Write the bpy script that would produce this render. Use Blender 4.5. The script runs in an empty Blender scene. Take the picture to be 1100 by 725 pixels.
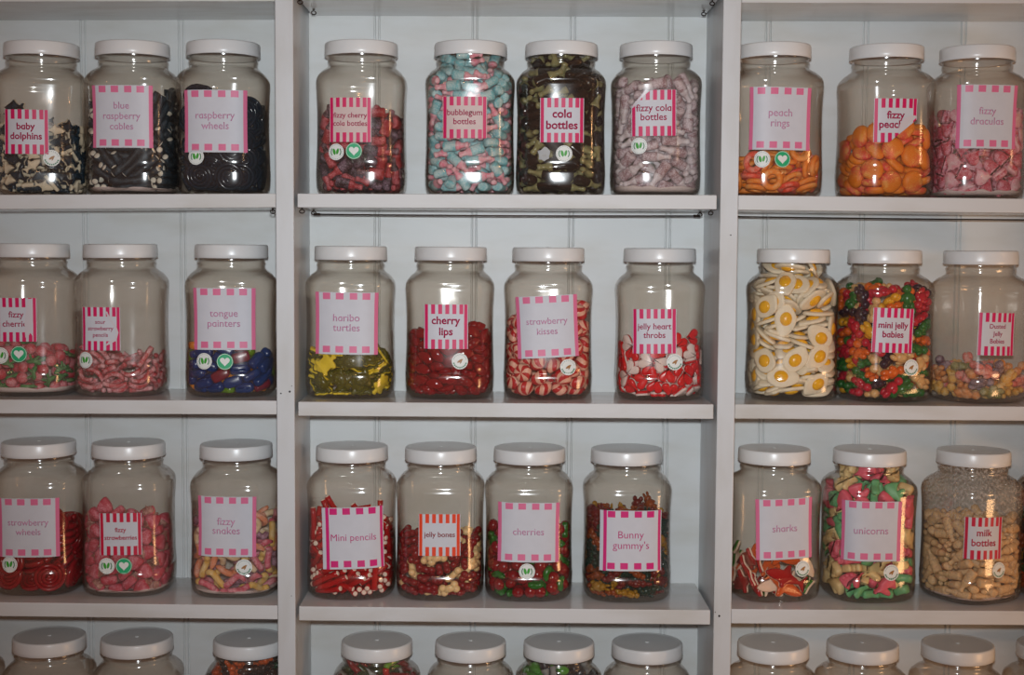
import bpy, bmesh, math, random
from mathutils import Vector, Matrix, Quaternion
import numpy as np

PI = math.pi
MM = 0.001
# ------------------------------------------------------------------ camera model (frame 1100 x 725)
FW, FH, FPX = 1100.0, 725.0, 1494.0
CAM = Vector((0.0, -2.09, 1.45))
PITCH, YAW, ROLL = math.radians(3.75), math.radians(0.35), math.radians(0.36)
DEPTH = 0.172            # front edge of the shelves (y = 0) to the panelled wall


def cam_rotation():
    fwd = Vector((math.sin(YAW) * math.cos(PITCH), math.cos(YAW) * math.cos(PITCH), -math.sin(PITCH)))
    right = fwd.cross(Vector((0, 0, 1))).normalized()
    up = right.cross(fwd)
    r = right * math.cos(ROLL) + up * math.sin(ROLL)
    u = up * math.cos(ROLL) - right * math.sin(ROLL)
    return Matrix((r, u, -fwd)).transposed()


ROT = cam_rotation()


def at(px, py, y):
    """photo point -> place on the upright plane at depth y"""
    d = ROT @ Vector(((px - FW / 2) / FPX, -(py - FH / 2) / FPX, -1.0))
    t = (y - CAM.y) / d.y
    return CAM + d * t


# ------------------------------------------------------------------ mesh helpers (millimetres in, metres out)
class MB:
    def __init__(self):
        self.v, self.f, self.m = [], [], []

    def add(self, verts, faces, mat=0, xf=None):
        b = len(self.v)
        for p in verts:
            p = Vector(p)
            self.v.append(xf @ p if xf is not None else p)
        for f in faces:
            self.f.append(tuple(b + i for i in f))
            self.m.append(mat)
        return self

    def mesh(self, name, mats, smooth=True, scale=MM):
        me = bpy.data.meshes.new(name)
        me.from_pydata([tuple(p * scale) for p in self.v], [], self.f)
        for m in mats:
            me.materials.append(m)
        me.polygons.foreach_set('material_index', self.m)
        me.polygons.foreach_set('use_smooth', [smooth] * len(self.f))
        me.update()
        return me


def xform(loc=(0, 0, 0), rot=(0, 0, 0), sc=(1, 1, 1)):
    from mathutils import Euler
    return Matrix.Translation(loc) @ Euler(rot).to_matrix().to_4x4() @ Matrix.Diagonal((*sc, 1))


def lathe(profile, n=12, axis='z', flat=1.0):
    """closed surface of revolution; profile = [(r, h)...]; flat squashes the second radial axis"""
    vs, fs, rings = [], [], []
    for r, h in profile:
        if r <= 1e-6:
            rings.append([len(vs)])
            vs.append((0, 0, h))
        else:
            rings.append(list(range(len(vs), len(vs) + n)))
            for k in range(n):
                a = 2 * PI * k / n
                vs.append((r * math.cos(a), r * math.sin(a) * flat, h))
    for a, b in zip(rings, rings[1:]):
        for k in range(n):
            k2 = (k + 1) % n
            if len(a) == 1 and len(b) == 1:
                continue
            if len(a) == 1:
                fs.append((a[0], b[k2], b[k]))
            elif len(b) == 1:
                fs.append((a[k], a[k2], b[0]))
            else:
                fs.append((a[k], a[k2], b[k2], b[k]))
    if len(rings[0]) > 1:
        fs.append(tuple(reversed(rings[0])))
    if len(rings[-1]) > 1:
        fs.append(tuple(rings[-1]))
    if axis == 'x':
        vs = [(z, x, y) for x, y, z in vs]
    return vs, fs


def ball(rx, ry, rz, n=10, m=7):
    prof = [(math.sin(PI * i / m), -math.cos(PI * i / m)) for i in range(m + 1)]
    prof[0], prof[-1] = (0, -1), (0, 1)
    vs, fs = lathe(prof, n)
    return [(x * rx, y * ry, z * rz) for x, y, z in vs], fs


def smooth_loop(pts, per=3, closed=True):
    out, n = [], len(pts)
    seg = n if closed else n - 1
    for i in range(seg):
        if closed:
            p = [Vector(pts[(i + k - 1) % n]) for k in range(4)]
        else:
            p = [Vector(pts[min(max(i + k - 1, 0), n - 1)]) for k in range(4)]
        for s in range(per):
            t = s / per
            out.append(0.5 * (2 * p[1] + (p[2] - p[0]) * t + (2 * p[0] - 5 * p[1] + 4 * p[2] - p[3]) * t * t
                              + (3 * p[1] - p[0] - 3 * p[2] + p[3]) * t ** 3))
    if not closed:
        out.append(Vector(pts[-1]))
    return out


def puff(outline, layers):
    """outline (xy) stacked as inset layers [(z, inset)...] with capped ends"""
    n = len(outline)
    P = [Vector((p[0], p[1])) for p in outline]
    area = sum(P[i].x * P[(i + 1) % n].y - P[(i + 1) % n].x * P[i].y for i in range(n))
    if area < 0:
        P.reverse()
    N = []
    for i in range(n):
        t = P[(i + 1) % n] - P[i - 1]
        N.append(Vector((t.y, -t.x)).normalized())
    vs, fs = [], []
    for z, ins in layers:
        for p, q in zip(P, N):
            w = p - q * ins
            vs.append((w.x, w.y, z))
    for l in range(len(layers) - 1):
        a, b = l * n, (l + 1) * n
        for i in range(n):
            j = (i + 1) % n
            fs.append((a + i, a + j, b + j, b + i))
    fs.append(tuple(reversed(range(n))))
    fs.append(tuple(range((len(layers) - 1) * n, len(layers) * n)))
    return vs, fs


def tube(path, r, n=8, cap=True, flat=1.0):
    P = [Vector(p) for p in path]
    vs, fs = [], []
    up = Vector((0, 0, 1))
    for i, p in enumerate(P):
        t = (P[min(i + 1, len(P) - 1)] - P[max(i - 1, 0)]).normalized()
        u = up if abs(t.dot(up)) < 0.95 else Vector((0, 1, 0))
        s = t.cross(u).normalized()
        w = s.cross(t)
        rr = r(i / (len(P) - 1)) if callable(r) else r
        for k in range(n):
            a = 2 * PI * k / n
            vs.append(tuple(p + s * (rr * math.cos(a)) + w * (rr * flat * math.sin(a))))
    for i in range(len(P) - 1):
        for k in range(n):
            k2 = (k + 1) % n
            fs.append((i * n + k, i * n + k2, (i + 1) * n + k2, (i + 1) * n + k))
    if cap:
        fs.append(tuple(reversed(range(n))))
        fs.append(tuple(range((len(P) - 1) * n, len(P) * n)))
    return vs, fs


# ------------------------------------------------------------------ materials
MATS = {}


def lin(c):
    return tuple(((x / 255) / 12.92 if x / 255 <= 0.04045 else ((x / 255 + 0.055) / 1.055) ** 2.4) for x in c) + (1,)


def base_mat(name):
    m = bpy.data.materials.new(name)
    m.use_nodes = True
    nt = m.node_tree
    return m, nt, nt.nodes, nt.links, nt.nodes['Principled BSDF']


def plain(name, rgb, rough=0.5, spec=0.5, metal=0.0, var=0.0, scale=40.0, bump=0.0):
    if name in MATS:
        return MATS[name]
    m, nt, N, L, b = base_mat(name)
    b.inputs['Base Color'].default_value = lin(rgb)
    b.inputs['Roughness'].default_value = rough
    b.inputs['Specular IOR Level'].default_value = spec
    b.inputs['Metallic'].default_value = metal
    if var or bump:
        tc = N.new('ShaderNodeTexCoord')
        nz = N.new('ShaderNodeTexNoise')
        nz.inputs['Scale'].default_value = scale
        nz.inputs['Detail'].default_value = 3
        L.new(tc.outputs['Object'], nz.inputs['Vector'])
        if var:
            rm = N.new('ShaderNodeMapRange')
            rm.inputs['From Min'].default_value, rm.inputs['From Max'].default_value = 0.3, 0.7
            rm.inputs['To Min'].default_value, rm.inputs['To Max'].default_value = 1 - var, 1.0
            L.new(nz.outputs['Fac'], rm.inputs['Value'])
            mx = N.new('ShaderNodeMix')
            mx.data_type = 'RGBA'
            mx.blend_type = 'MULTIPLY'
            mx.inputs['Factor'].default_value = 1
            mx.inputs['A'].default_value = lin(rgb)
            L.new(rm.outputs['Result'], mx.inputs['B'])
            L.new(mx.outputs['Result'], b.inputs['Base Color'])
        if bump:
            bp = N.new('ShaderNodeBump')
            bp.inputs['Strength'].default_value = bump
            bp.inputs['Distance'].default_value = 0.002
            L.new(nz.outputs['Fac'], bp.inputs['Height'])
            L.new(bp.outputs['Normal'], b.inputs['Normal'])
    MATS[name] = m
    return m


def gum(rgb, rough=0.28):
    k = 'jelly_%02x%02x%02x' % tuple(rgb)
    if k not in MATS:
        m = plain(k, rgb, rough, 0.5)
        b = m.node_tree.nodes['Principled BSDF']
        b.inputs['Subsurface Weight'].default_value = 0.25
        b.inputs['Subsurface Radius'].default_value = (1, 0.6, 0.4)
        b.inputs['Subsurface Scale'].default_value = 0.003
    return MATS[k]


def foam(rgb):
    return plain('foam_%02x%02x%02x' % tuple(rgb), rgb, 0.6, 0.3, var=0.08, scale=150)


def sugar(rgb, white=(225, 215, 215), amount=0.5, blush=None):
    k = 'sugared_%02x%02x%02x_%d' % (*rgb, int(amount * 100))
    if k in MATS:
        return MATS[k]
    m, nt, N, L, b = base_mat(k)
    tc = N.new('ShaderNodeTexCoord')
    nz = N.new('ShaderNodeTexNoise')
    nz.inputs['Scale'].default_value = 700
    nz.inputs['Detail'].default_value = 2
    L.new(tc.outputs['Object'], nz.inputs['Vector'])
    n2 = N.new('ShaderNodeTexNoise')
    n2.inputs['Scale'].default_value = 90
    L.new(tc.outputs['Object'], n2.inputs['Vector'])
    ad = N.new('ShaderNodeMath')
    ad.operation = 'ADD'
    L.new(nz.outputs['Fac'], ad.inputs[0])
    L.new(n2.outputs['Fac'], ad.inputs[1])
    rm = N.new('ShaderNodeMapRange')
    c = 1.0 + (0.5 - amount) * 0.5
    rm.inputs['From Min'].default_value, rm.inputs['From Max'].default_value = c - 0.16, c + 0.2
    L.new(ad.outputs[0], rm.inputs['Value'])
    mx = N.new('ShaderNodeMix')
    mx.data_type = 'RGBA'
    L.new(rm.outputs['Result'], mx.inputs['Factor'])
    mx.inputs['A'].default_value = lin(rgb)
    mx.inputs['B'].default_value = lin(white)
    L.new(mx.outputs['Result'], b.inputs['Base Color'])
    if blush:           # one cheek of the sweet is pink
        sp = N.new('ShaderNodeSeparateXYZ')
        L.new(tc.outputs['Object'], sp.inputs[0])
        hr = N.new('ShaderNodeMapRange')
        hr.interpolation_type = 'SMOOTHSTEP'
        hr.inputs['From Min'].default_value, hr.inputs['From Max'].default_value = -0.004, 0.016
        L.new(sp.outputs['X'], hr.inputs['Value'])
        m2 = N.new('ShaderNodeMix')
        m2.data_type = 'RGBA'
        L.new(hr.outputs['Result'], m2.inputs['Factor'])
        m2.inputs['A'].default_value, m2.inputs['B'].default_value = lin(rgb), lin(blush)
        L.new(m2.outputs['Result'], mx.inputs['A'])
    b.inputs['Roughness'].default_value = 0.55
    bp = N.new('ShaderNodeBump')
    bp.inputs['Strength'].default_value = 0.6
    bp.inputs['Distance'].default_value = 0.0006
    L.new(nz.outputs['Fac'], bp.inputs['Height'])
    L.new(bp.outputs['Normal'], b.inputs['Normal'])
    MATS[k] = m
    return m


# ------------------------------------------------------------------ sweets: each returns [(part name, MB, [materials])], the first is the body
def bottle_profile(L, R):
    h = L / 2
    return [(0, -h), (R * .75, -h), (R * .97, -h + 1.5), (R, -h + 4), (R * .93, -h + L * .3), (R, -h + L * .45), (R * .85, -h + L * .6),
            (R * .52, -h + L * .72), (R * .45, -h + L * .86), (R * .55, -h + L * .88), (R * .55, h - 1), (R * .35, h), (0, h)]


def split_profile(p, h):
    lo = [q for q in p if q[1] < h]
    hi = [q for q in p if q[1] >= h]
    a, b = lo[-1], hi[0]
    t = (h - a[1]) / (b[1] - a[1])
    r = a[0] + (b[0] - a[0]) * t
    return lo + [(r, h)], [(r, h)] + hi


def bottle_sweet(L, R, flat, cut, m1, m2):
    lo, hi = split_profile(bottle_profile(L, R), cut * L - L / 2)
    out = [('body', MB().add(*lathe(lo, 10, 'x', flat)), [m1])]
    if m2:
        out.append(('neck', MB().add(*lathe(hi, 10, 'x', flat)), [m2]))
    else:
        out[0][1].add(*lathe(hi, 10, 'x', flat))
    return out


def two_layer(outline, t_top, t_bot, m_top, m_bot, top='body', bot='foam_back', ins=1.2):
    z = -(t_top + t_bot) / 2 + t_bot
    a = MB().add(*puff(outline, [(z, 0), (z + t_top * .55, ins * .15), (z + t_top * .85, ins * .6), (z + t_top, ins * 1.5)]))
    b = MB().add(*puff(outline, [(z - t_bot, ins * .6), (z - t_bot * .7, .1), (z, -.05)]))
    return [(top, a, [m_top]), (bot, b, [m_bot])]


def dolphin_sweet(m1, m2):
    o = smooth_loop([(-13, 0), (-11, 2), (-7, 4.2), (-2, 5.2), (0, 9), (3.4, 4.8), (8, 2.2), (12, 4.5), (13.5, 3.6), (11.5, 0.5), (12.5, -3), (10.5, -2.6),
                     (7, -0.6), (2, -2.6), (1, -6), (-3, -3.4), (-8, -2.4)], 2)
    o = [(x * 1.15, y * 1.3) for x, y, *_ in o]
    return two_layer(o, 6, 5.5, m1, m2, 'back', 'belly', 1.5)


def cable_sweet(m1, m2, L=58, R=5.6, bend=3.0):
    pth = [(L * (t - .5), bend * math.sin(PI * t) - bend / 2, 0) for t in [i / 6 for i in range(7)]]
    a = MB().add(*tube(pth, R, 9))
    b = MB()
    for s in (0, -1):
        p, q = Vector(pth[s]), Vector(pth[1 if s == 0 else -2])
        d = (p - q).normalized()
        b.add(*tube([p - d * 1.0, p + d * 0.5, p + d * 1.3], lambda t: R * (.84 if t < .9 else .5), 8))
    return [('tube', a, [m1]), ('filling', b, [m2])]


def wheel_sweet(m, R=21, turns=3.4, r=3.0):
    pth, n = [], 60
    for i in range(n + 1):
        t = i / n
        a = 2 * PI * turns * t
        rr = 3 + (R - 3) * t
        pth.append((rr * math.cos(a), rr * math.sin(a), 0.6 * math.sin(a * 1.3)))
    mb = MB().add(*tube(pth, r, 7, flat=1.35))
    mb.add(*lathe([(0, -3.6), (2.6, -3), (3.2, 0), (2.6, 3), (0, 3.6)], 8))
    return [('coil', mb, [m])]


def ring_sweet(m1, R=12.5, r=5.2):
    vs, fs, n, k = [], [], 18, 8
    for i in range(n):
        a = 2 * PI * i / n
        for j in range(k):
            b = 2 * PI * j / k
            w = R + r * math.cos(b)
            vs.append((w * math.cos(a), w * math.sin(a), r * .8 * math.sin(b)))
    for i in range(n):
        for j in range(k):
            i2, j2 = (i + 1) % n, (j + 1) % k
            fs.append((i * k + j, i2 * k + j, i2 * k + j2, i * k + j2))
    return [('ring', MB().add(vs, fs), [m1])]


def peach_sweet(m1, R=17):
    prof = [(0, -5), (R * .9, -5), (R, -3.5), (R * .97, 0), (R * .8, 3.4), (R * .5, 5.4), (0, 6)]
    o = []
    for i in range(20):
        a = 2 * PI * i / 20
        k = R * (1 - .16 * math.exp(-((a - PI / 2) / .35) ** 2))
        o.append((k * math.cos(a), k * math.sin(a)))
    a = MB().add(*puff(o, [(-5.5, 2), (-4.5, .3), (-1, 0), (2.0, 1.4), (4.2, 4), (5.4, 8)]))
    return [('body', a, [m1])]


def dracula_sweet(m1, m2):
    o = smooth_loop([(0, -13), (6, -10), (9, -4), (10, 3), (14, 10), (9, 9), (5, 12.5), (0, 10.5), (-5, 12.5), (-9, 9), (-14, 10), (-10, 3), (-9, -4), (-6, -10)], 2)
    out = two_layer(o, 7.5, 3.5, m1, m2, 'head', 'foam_back', 1.2)
    out[0][1].add(*ball(1.9, 1.9, 1.5), xf=xform((-3.8, 3, 5.2)))
    out[0][1].add(*ball(1.9, 1.9, 1.5), xf=xform((3.8, 3, 5.2)))
    out[0][1].add(*ball(4.5, 1.5, 1.5), xf=xform((0, -5, 5.0)))
    return out


def twin_cherry_sweet(m1, m2, R=9.4):
    a = MB().add(*ball(R, R, R * .8), xf=xform((-8.3, -6, 0))).add(*ball(R, R, R * .8), xf=xform((8.3, -6, 0)))
    b = MB().add(*tube([(-8, 0, 0), (-5, 7, 0), (0, 12, 0), (5, 7, 0), (8, 0, 0)], 2.0, 7))
    o = smooth_loop([(0, 10), (5, 9), (11, 11), (14, 15), (8, 17), (2, 15), (-4, 17), (-9, 15), (-6, 11)], 2)
    b.add(*puff(o, [(-2.4, .6), (-1, 0), (1, 0), (2.4, .6)]))
    return [('berries', a, [m1]), ('leaf', b, [m2])]


def pencil_stub_sweet(m, L=34, R=4.2, bend=4):
    vs, fs, n = [], [], 12
    steps = 8
    for i in range(steps + 1):
        t = i / steps
        x, y = L * (t - .5), bend * math.sin(PI * t) - bend / 2
        for k in range(n):
            a = 2 * PI * k / n
            r = R * (1.0 if k % 2 else .78)
            vs.append((x, y + r * math.cos(a), r * math.sin(a)))
    for i in range(steps):
        for k in range(n):
            k2 = (k + 1) % n
            fs.append((i * n + k, i * n + k2, (i + 1) * n + k2, (i + 1) * n + k))
    fs.append(tuple(reversed(range(n))))
    fs.append(tuple(range(steps * n, steps * n + n)))
    return [('stick', MB().add(vs, fs), [m])]


def painter_sweet(m):
    o = smooth_loop([(-14, -5), (-10, -8), (0, -8.5), (10, -8), (15, -3), (15, 3), (10, 8), (0, 8.5), (-10, 8), (-14, 5)], 2)
    a = MB().add(*puff(o, [(-6, 3), (-5, 1), (-2, 0), (2.5, .4), (5, 2), (6, 4)]))
    a.add(*tube([(-8, 0, 5.6), (0, 0, 6.4), (9, 0, 5.8)], 1.2, 6))
    return [('body', a, [m])]


def turtle_sweet(m1, m2):
    o = []
    for i in range(24):
        a = 2 * PI * i / 24
        o.append((13 * math.cos(a), 11 * math.sin(a)))
    p = smooth_loop([(13, 3), (19, 4.2), (21, 0), (19, -4.2), (13, -3), (13, -9), (10, -15), (5, -13), (4, -11), (-5, -11), (-8, -15), (-13, -12), (-12, -7), (-17, 0),
                     (-12, 7), (-13, 12), (-8, 15), (-5, 11), (4, 11), (5, 13), (10, 15), (13, 9)], 2)
    shell = MB().add(*puff(p, [(-1.6, 0), (.6, .2), (1.8, 1.2)]))
    shell.add(*puff(o, [(1.0, 1), (3.2, 1.8), (5.0, 4), (6.0, 7)]))
    for k in range(6):
        a = 2 * PI * k / 6
        shell.add(*ball(2.8, 2.8, 1.4, 6, 4), xf=xform((6.2 * math.cos(a), 5.4 * math.sin(a), 4.9)))
    shell.add(*ball(3.0, 3.0, 1.4, 6, 4), xf=xform((0, 0, 6.0)))
    belly = MB().add(*puff(p, [(-5.0, 1.4), (-4.2, .3), (-2.4, 0), (-1.6, 0)]))
    return [('shell', shell, [m1]), ('belly', belly, [m2])]


def lips_sweet(m):
    o = smooth_loop([(-14, 1), (-9, 5.5), (-4, 8), (0, 6.2), (4, 8), (9, 5.5), (14, 1), (9, -5), (3, -8), (-3, -8), (-9, -5)], 2)
    a = MB().add(*puff(o, [(-5, 1), (-3.5, 0), (1, .2), (4, 2.0), (5.4, 4)]))
    a.add(*tube([(-11, 1, 4.0), (-4, .4, 5.6), (0, -.4, 5.8), (4, .4, 5.6), (11, 1, 4.0)], 1.3, 6))
    return [('body', a, [m])]


def kiss_sweet(size, m1, m2):
    n, mb = 20, MB()
    prof = [(0, -6), (7, -6), (9.5, -4.5), (10.5, -1), (9.5, 2.5), (7, 5.5), (3.5, 7.6), (0, 8.4)]
    vs, fs = lathe(prof, n)
    tw = []
    for x, y, z in vs:
        a = math.atan2(y, x) + (z + 6) * .07
        r = math.hypot(x, y) * (1 + .07 * math.cos(5 * math.atan2(y, x)))
        tw.append((r * math.cos(a), r * math.sin(a), z))
    mb.v = [Vector(p) for p in tw]
    mb.f = fs
    for f in fs:
        src = [vs[i] for i in f if math.hypot(vs[i][0], vs[i][1]) > 1e-4]
        if len(f) > 4:
            mb.m.append(0)
            continue
        s = sum((Vector(p[:2]).normalized() for p in src), Vector((0, 0)))
        k = int((math.atan2(s.y, s.x) % (2 * PI)) / (2 * PI) * n)
        mb.m.append(0 if (k // 2) % 2 else 1)
    mb.v = [p * size for p in mb.v]
    return [('body', mb, [m1, m2])]


def heart_outline(s):
    o = []
    for i in range(26):
        t = 2 * PI * i / 26
        o.append((s * 16 * math.sin(t) ** 3, s * (13 * math.cos(t) - 5 * math.cos(2 * t) - 2 * math.cos(3 * t) - math.cos(4 * t) + 2)))
    return o


def heart_sweet(m1, m2, s=.80):
    return two_layer(heart_outline(s), 4.6, 3.2, m1, m2, 'body', 'foam_back', 1.8)


def egg_sweet(m1, m2, seed=0):
    rnd = random.Random(seed)
    o = smooth_loop([(24 * (1 + rnd.uniform(-.1, .1)) * math.cos(a), 16.5 * (1 + rnd.uniform(-.12, .12)) * math.sin(a)) for a in [2 * PI * i / 9 for i in range(9)]], 3)
    a = MB().add(*puff(o, [(-3, 1.8), (-2.2, .3), (.2, 0), (1.8, 1.2), (2.5, 3.5)]))
    y = MB().add(*lathe([(10.6, 1.6), (10, 3.8), (7.2, 5.6), (4, 6.6), (0, 7)], 16), xf=xform((2, 0, 0), (0, 0, 0), (1.05, .9, 1)))
    return [('white', a, [m1]), ('yolk', y, [m2])]


def baby_sweet(m, s=1.0):
    a = MB()
    def b(c, r, rot=0):
        a.add(*ball(*r, 9, 6), xf=Matrix.Scale(s, 4) @ xform(c, (0, 0, rot)))
    b((0, 0, 0), (7, 9, 5.2))
    b((0, 11.5, .4), (5.8, 5.6, 5.2))
    b((-3.6, -9.5, 0), (3.6, 6, 4.2), .12)
    b((3.6, -9.5, 0), (3.6, 6, 4.2), -.12)
    b((-6.2, 1.5, 1.4), (2.7, 5.5, 3.6), -.5)
    b((6.2, 1.5, 1.4), (2.7, 5.5, 3.6), .5)
    b((0, 11.5, 5.0), (1.3, 1.3, 1.2))
    return [('body', a, [m])]


def bunny_sweet(m, s=.95):
    a = MB()
    def b(c, r, rot=0):
        a.add(*ball(*r, 9, 6), xf=Matrix.Scale(s, 4) @ xform(c, (0, 0, rot)))
    b((0, -2, 0), (7, 8.5, 5.6))
    b((0, 8, .4), (5.6, 5.2, 5.2))
    b((-2.6, 15.5, 0), (2.1, 5.4, 2.6), .1)
    b((2.6, 15.5, 0), (2.1, 5.4, 2.6), -.1)
    b((-4.4, -10, 1.5), (3.4, 3.8, 4.4))
    b((4.4, -10, 1.5), (3.4, 3.8, 4.4))
    b((-5.2, 1.5, 3.2), (2.4, 4.0, 2.8), -.6)
    b((5.2, 1.5, 3.2), (2.4, 4.0, 2.8), .6)
    return [('body', a, [m])]


def strawberry_sweet(m1, m2):
    o = smooth_loop([(0, -15), (6, -10), (11, -2), (12, 5), (8, 9.5), (0, 10.5), (-8, 9.5), (-12, 5), (-11, -2), (-6, -10)], 2)
    a = MB().add(*puff(o, [(-6.5, 2.6), (-5, .6), (-1, 0), (3, .8), (6, 3), (7.4, 5.5)]))
    c = smooth_loop([(-9, 8), (-3, 7), (0, 4.5), (3, 7), (9, 8), (5, 11.5), (1.5, 12), (1.2, 16), (-1.2, 16), (-1.5, 12), (-5, 11.5)], 2)
    return [('berry', a, [m1]), ('calyx', MB().add(*puff(c, [(-5, .8), (-3, 0), (3, 0), (6.4, .8)])), [m2])]


def snake_sweet(m1, m2, seed=0):
    rnd = random.Random(seed)
    n = 22
    ph = rnd.uniform(0, 2)
    pth = [(62 * (i / n - .5), 9.5 * math.sin(ph + 2 * PI * 1.35 * i / n), 1.2 * math.sin(i * .6)) for i in range(n + 1)]
    rf = lambda t: 5.2 * min(1, .45 + 5 * min(t, 1 - t) + .25 * (t > .86))
    k = 11
    a = MB().add(*tube(pth[:k + 1], lambda t: rf(t * k / n), 8))
    b = MB().add(*tube(pth[k:], lambda t: rf((k + t * (n - k)) / n), 8))
    return [('tail', a, [m1]), ('head', b, [m2])]


def bone_sweet(m, s=1.0):
    a = MB().add(*tube([(-8 * s, 0, 0), (0, 0, 0), (8 * s, 0, 0)], 5.6 * s, 9, flat=.85))
    for sx in (-1, 1):
        for sy in (-1, 1):
            a.add(*ball(5.8 * s, 5.6 * s, 5.0 * s, 9, 6), xf=xform((8.8 * s * sx, 3.4 * s * sy, 0)))
    return [('body', a, [m])]


def jelly_cherry_sweet(m1, m2, R=10.2):
    a = MB().add(*ball(R, R, R * .82), xf=xform((-7.4, -4, 0))).add(*ball(R, R, R * .82), xf=xform((7.4, -4, 0)))
    o = smooth_loop([(-3, 4), (-9, 7), (-13, 12), (-8, 15), (-1, 13), (5, 15), (12, 12), (9, 7), (3, 4)], 2)
    return [('berries', a, [m1]), ('leaf', MB().add(*puff(o, [(-4.5, 1.2), (-3, 0), (3, 0), (4.5, 1.2)])), [m2])]


def shark_sweet(m1, m2):
    o = smooth_loop([(-34, -1), (-26, 5), (-14, 8.5), (-6, 9), (-2, 17), (4, 17.5), (6, 8), (16, 5), (24, 3), (32, 12), (35, 11), (31, 1), (34, -8), (31, -9), (23, -2), (12, -5),
                     (4, -7), (-1, -14), (-6, -13), (-8, -8), (-20, -7), (-29, -5)], 2)
    o = [(x * 1.05, y * 1.18) for x, y, *_ in o]
    return two_layer(o, 4.5, 3.2, m1, m2, 'back', 'belly', 1.6)


def unicorn_sweet(m):
    o = smooth_loop([(-13, -14), (-14, -6), (-10, 3), (-6, 9), (0, 12), (6, 22), (7, 12), (12, 7), (17, 0), (15, -4), (10, -4), (4, -1), (6, -8), (9, -14), (0, -16)], 2)
    a = MB().add(*puff(o, [(-6, 2.2), (-4.5, .5), (-1, 0), (2.5, .4), (5, 1.6), (6, 3.4)]))
    for c in ((-8, -6), (-7, 0), (-3, 6)):
        a.add(*ball(3.6, 3.6, 2.2, 7, 5), xf=xform((*c, 5.4)))
    return [('body', a, [m])]


# ------------------------------------------------------------------ jar shape (mm)
JW, JH = 141.0, 235.0
JN = 3.0


def profile_jar(w=0.0):
    """(half width, height, roundness exponent) up the outside, w = wall inset"""
    p = [(0.0, 0.9, 2.4), (40, 0.9, 2.5), (46, 0.6, 2.6), (52, 0.3, 2.7), (57.5, 0.6, 2.8), (62.4, 2.2, 2.9), (66.2, 5.4, JN), (68.5, 9.6, JN), (69.5, 16, JN), (69.9, 24, JN),
         (70.2, 33, JN), (70.3, 40.6, JN), (69.4, 41.7, JN), (69.4, 42.3, JN), (70.0, 43.4, JN), (69.6, 52, JN), (68.9, 72, JN), (68.5, 92, JN), (68.3, 108, JN), (68.4, 128, JN),
         (68.8, 144, JN), (69.5, 157, JN), (70.1, 167, JN), (70.4, 172, JN), (69.7, 173.2, JN), (69.7, 173.8, JN), (70.1, 175, JN), (69.4, 178.5, JN), (67.6, 182.4, JN), (64.6, 186.6, 2.8),
         (60.8, 190.5, 2.6), (56.4, 194, 2.3), (53.2, 196.9, 2.1), (52.2, 199.5, 2), (52.0, 203, 2), (53.2, 204.8, 2), (53.2, 207.2, 2), (52.0, 208.6, 2), (51.6, 213, 2), (52.6, 215.5, 2),
         (51.6, 218, 2), (51.6, 228, 2)]
    if not w:
        return [(r * (.988 if h < 190 else 1), h, n) for r, h, n in p]
    q = []
    for r, h, n in p[1:]:
        q.append((max(r - w, 0), h + (w * .55 if h < 7 else w * .3 if h < 20 else 0), n))
    return [(0.0, 0.9 + w * .55, 2.4)] + q


def sup(a, R, n):
    c, s = math.cos(a), math.sin(a)
    k = (abs(c) ** n + abs(s) ** n) ** (-1.0 / n)
    return R * k * c, R * k * s


def radius_at(h):
    p = profile_jar()
    for (r0, h0, n0), (r1, h1, n1) in zip(p[4:], p[5:]):
        if h0 <= h <= h1:
            t = (h - h0) / max(h1 - h0, 1e-6)
            return r0 + (r1 - r0) * t
    return 69.2
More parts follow.
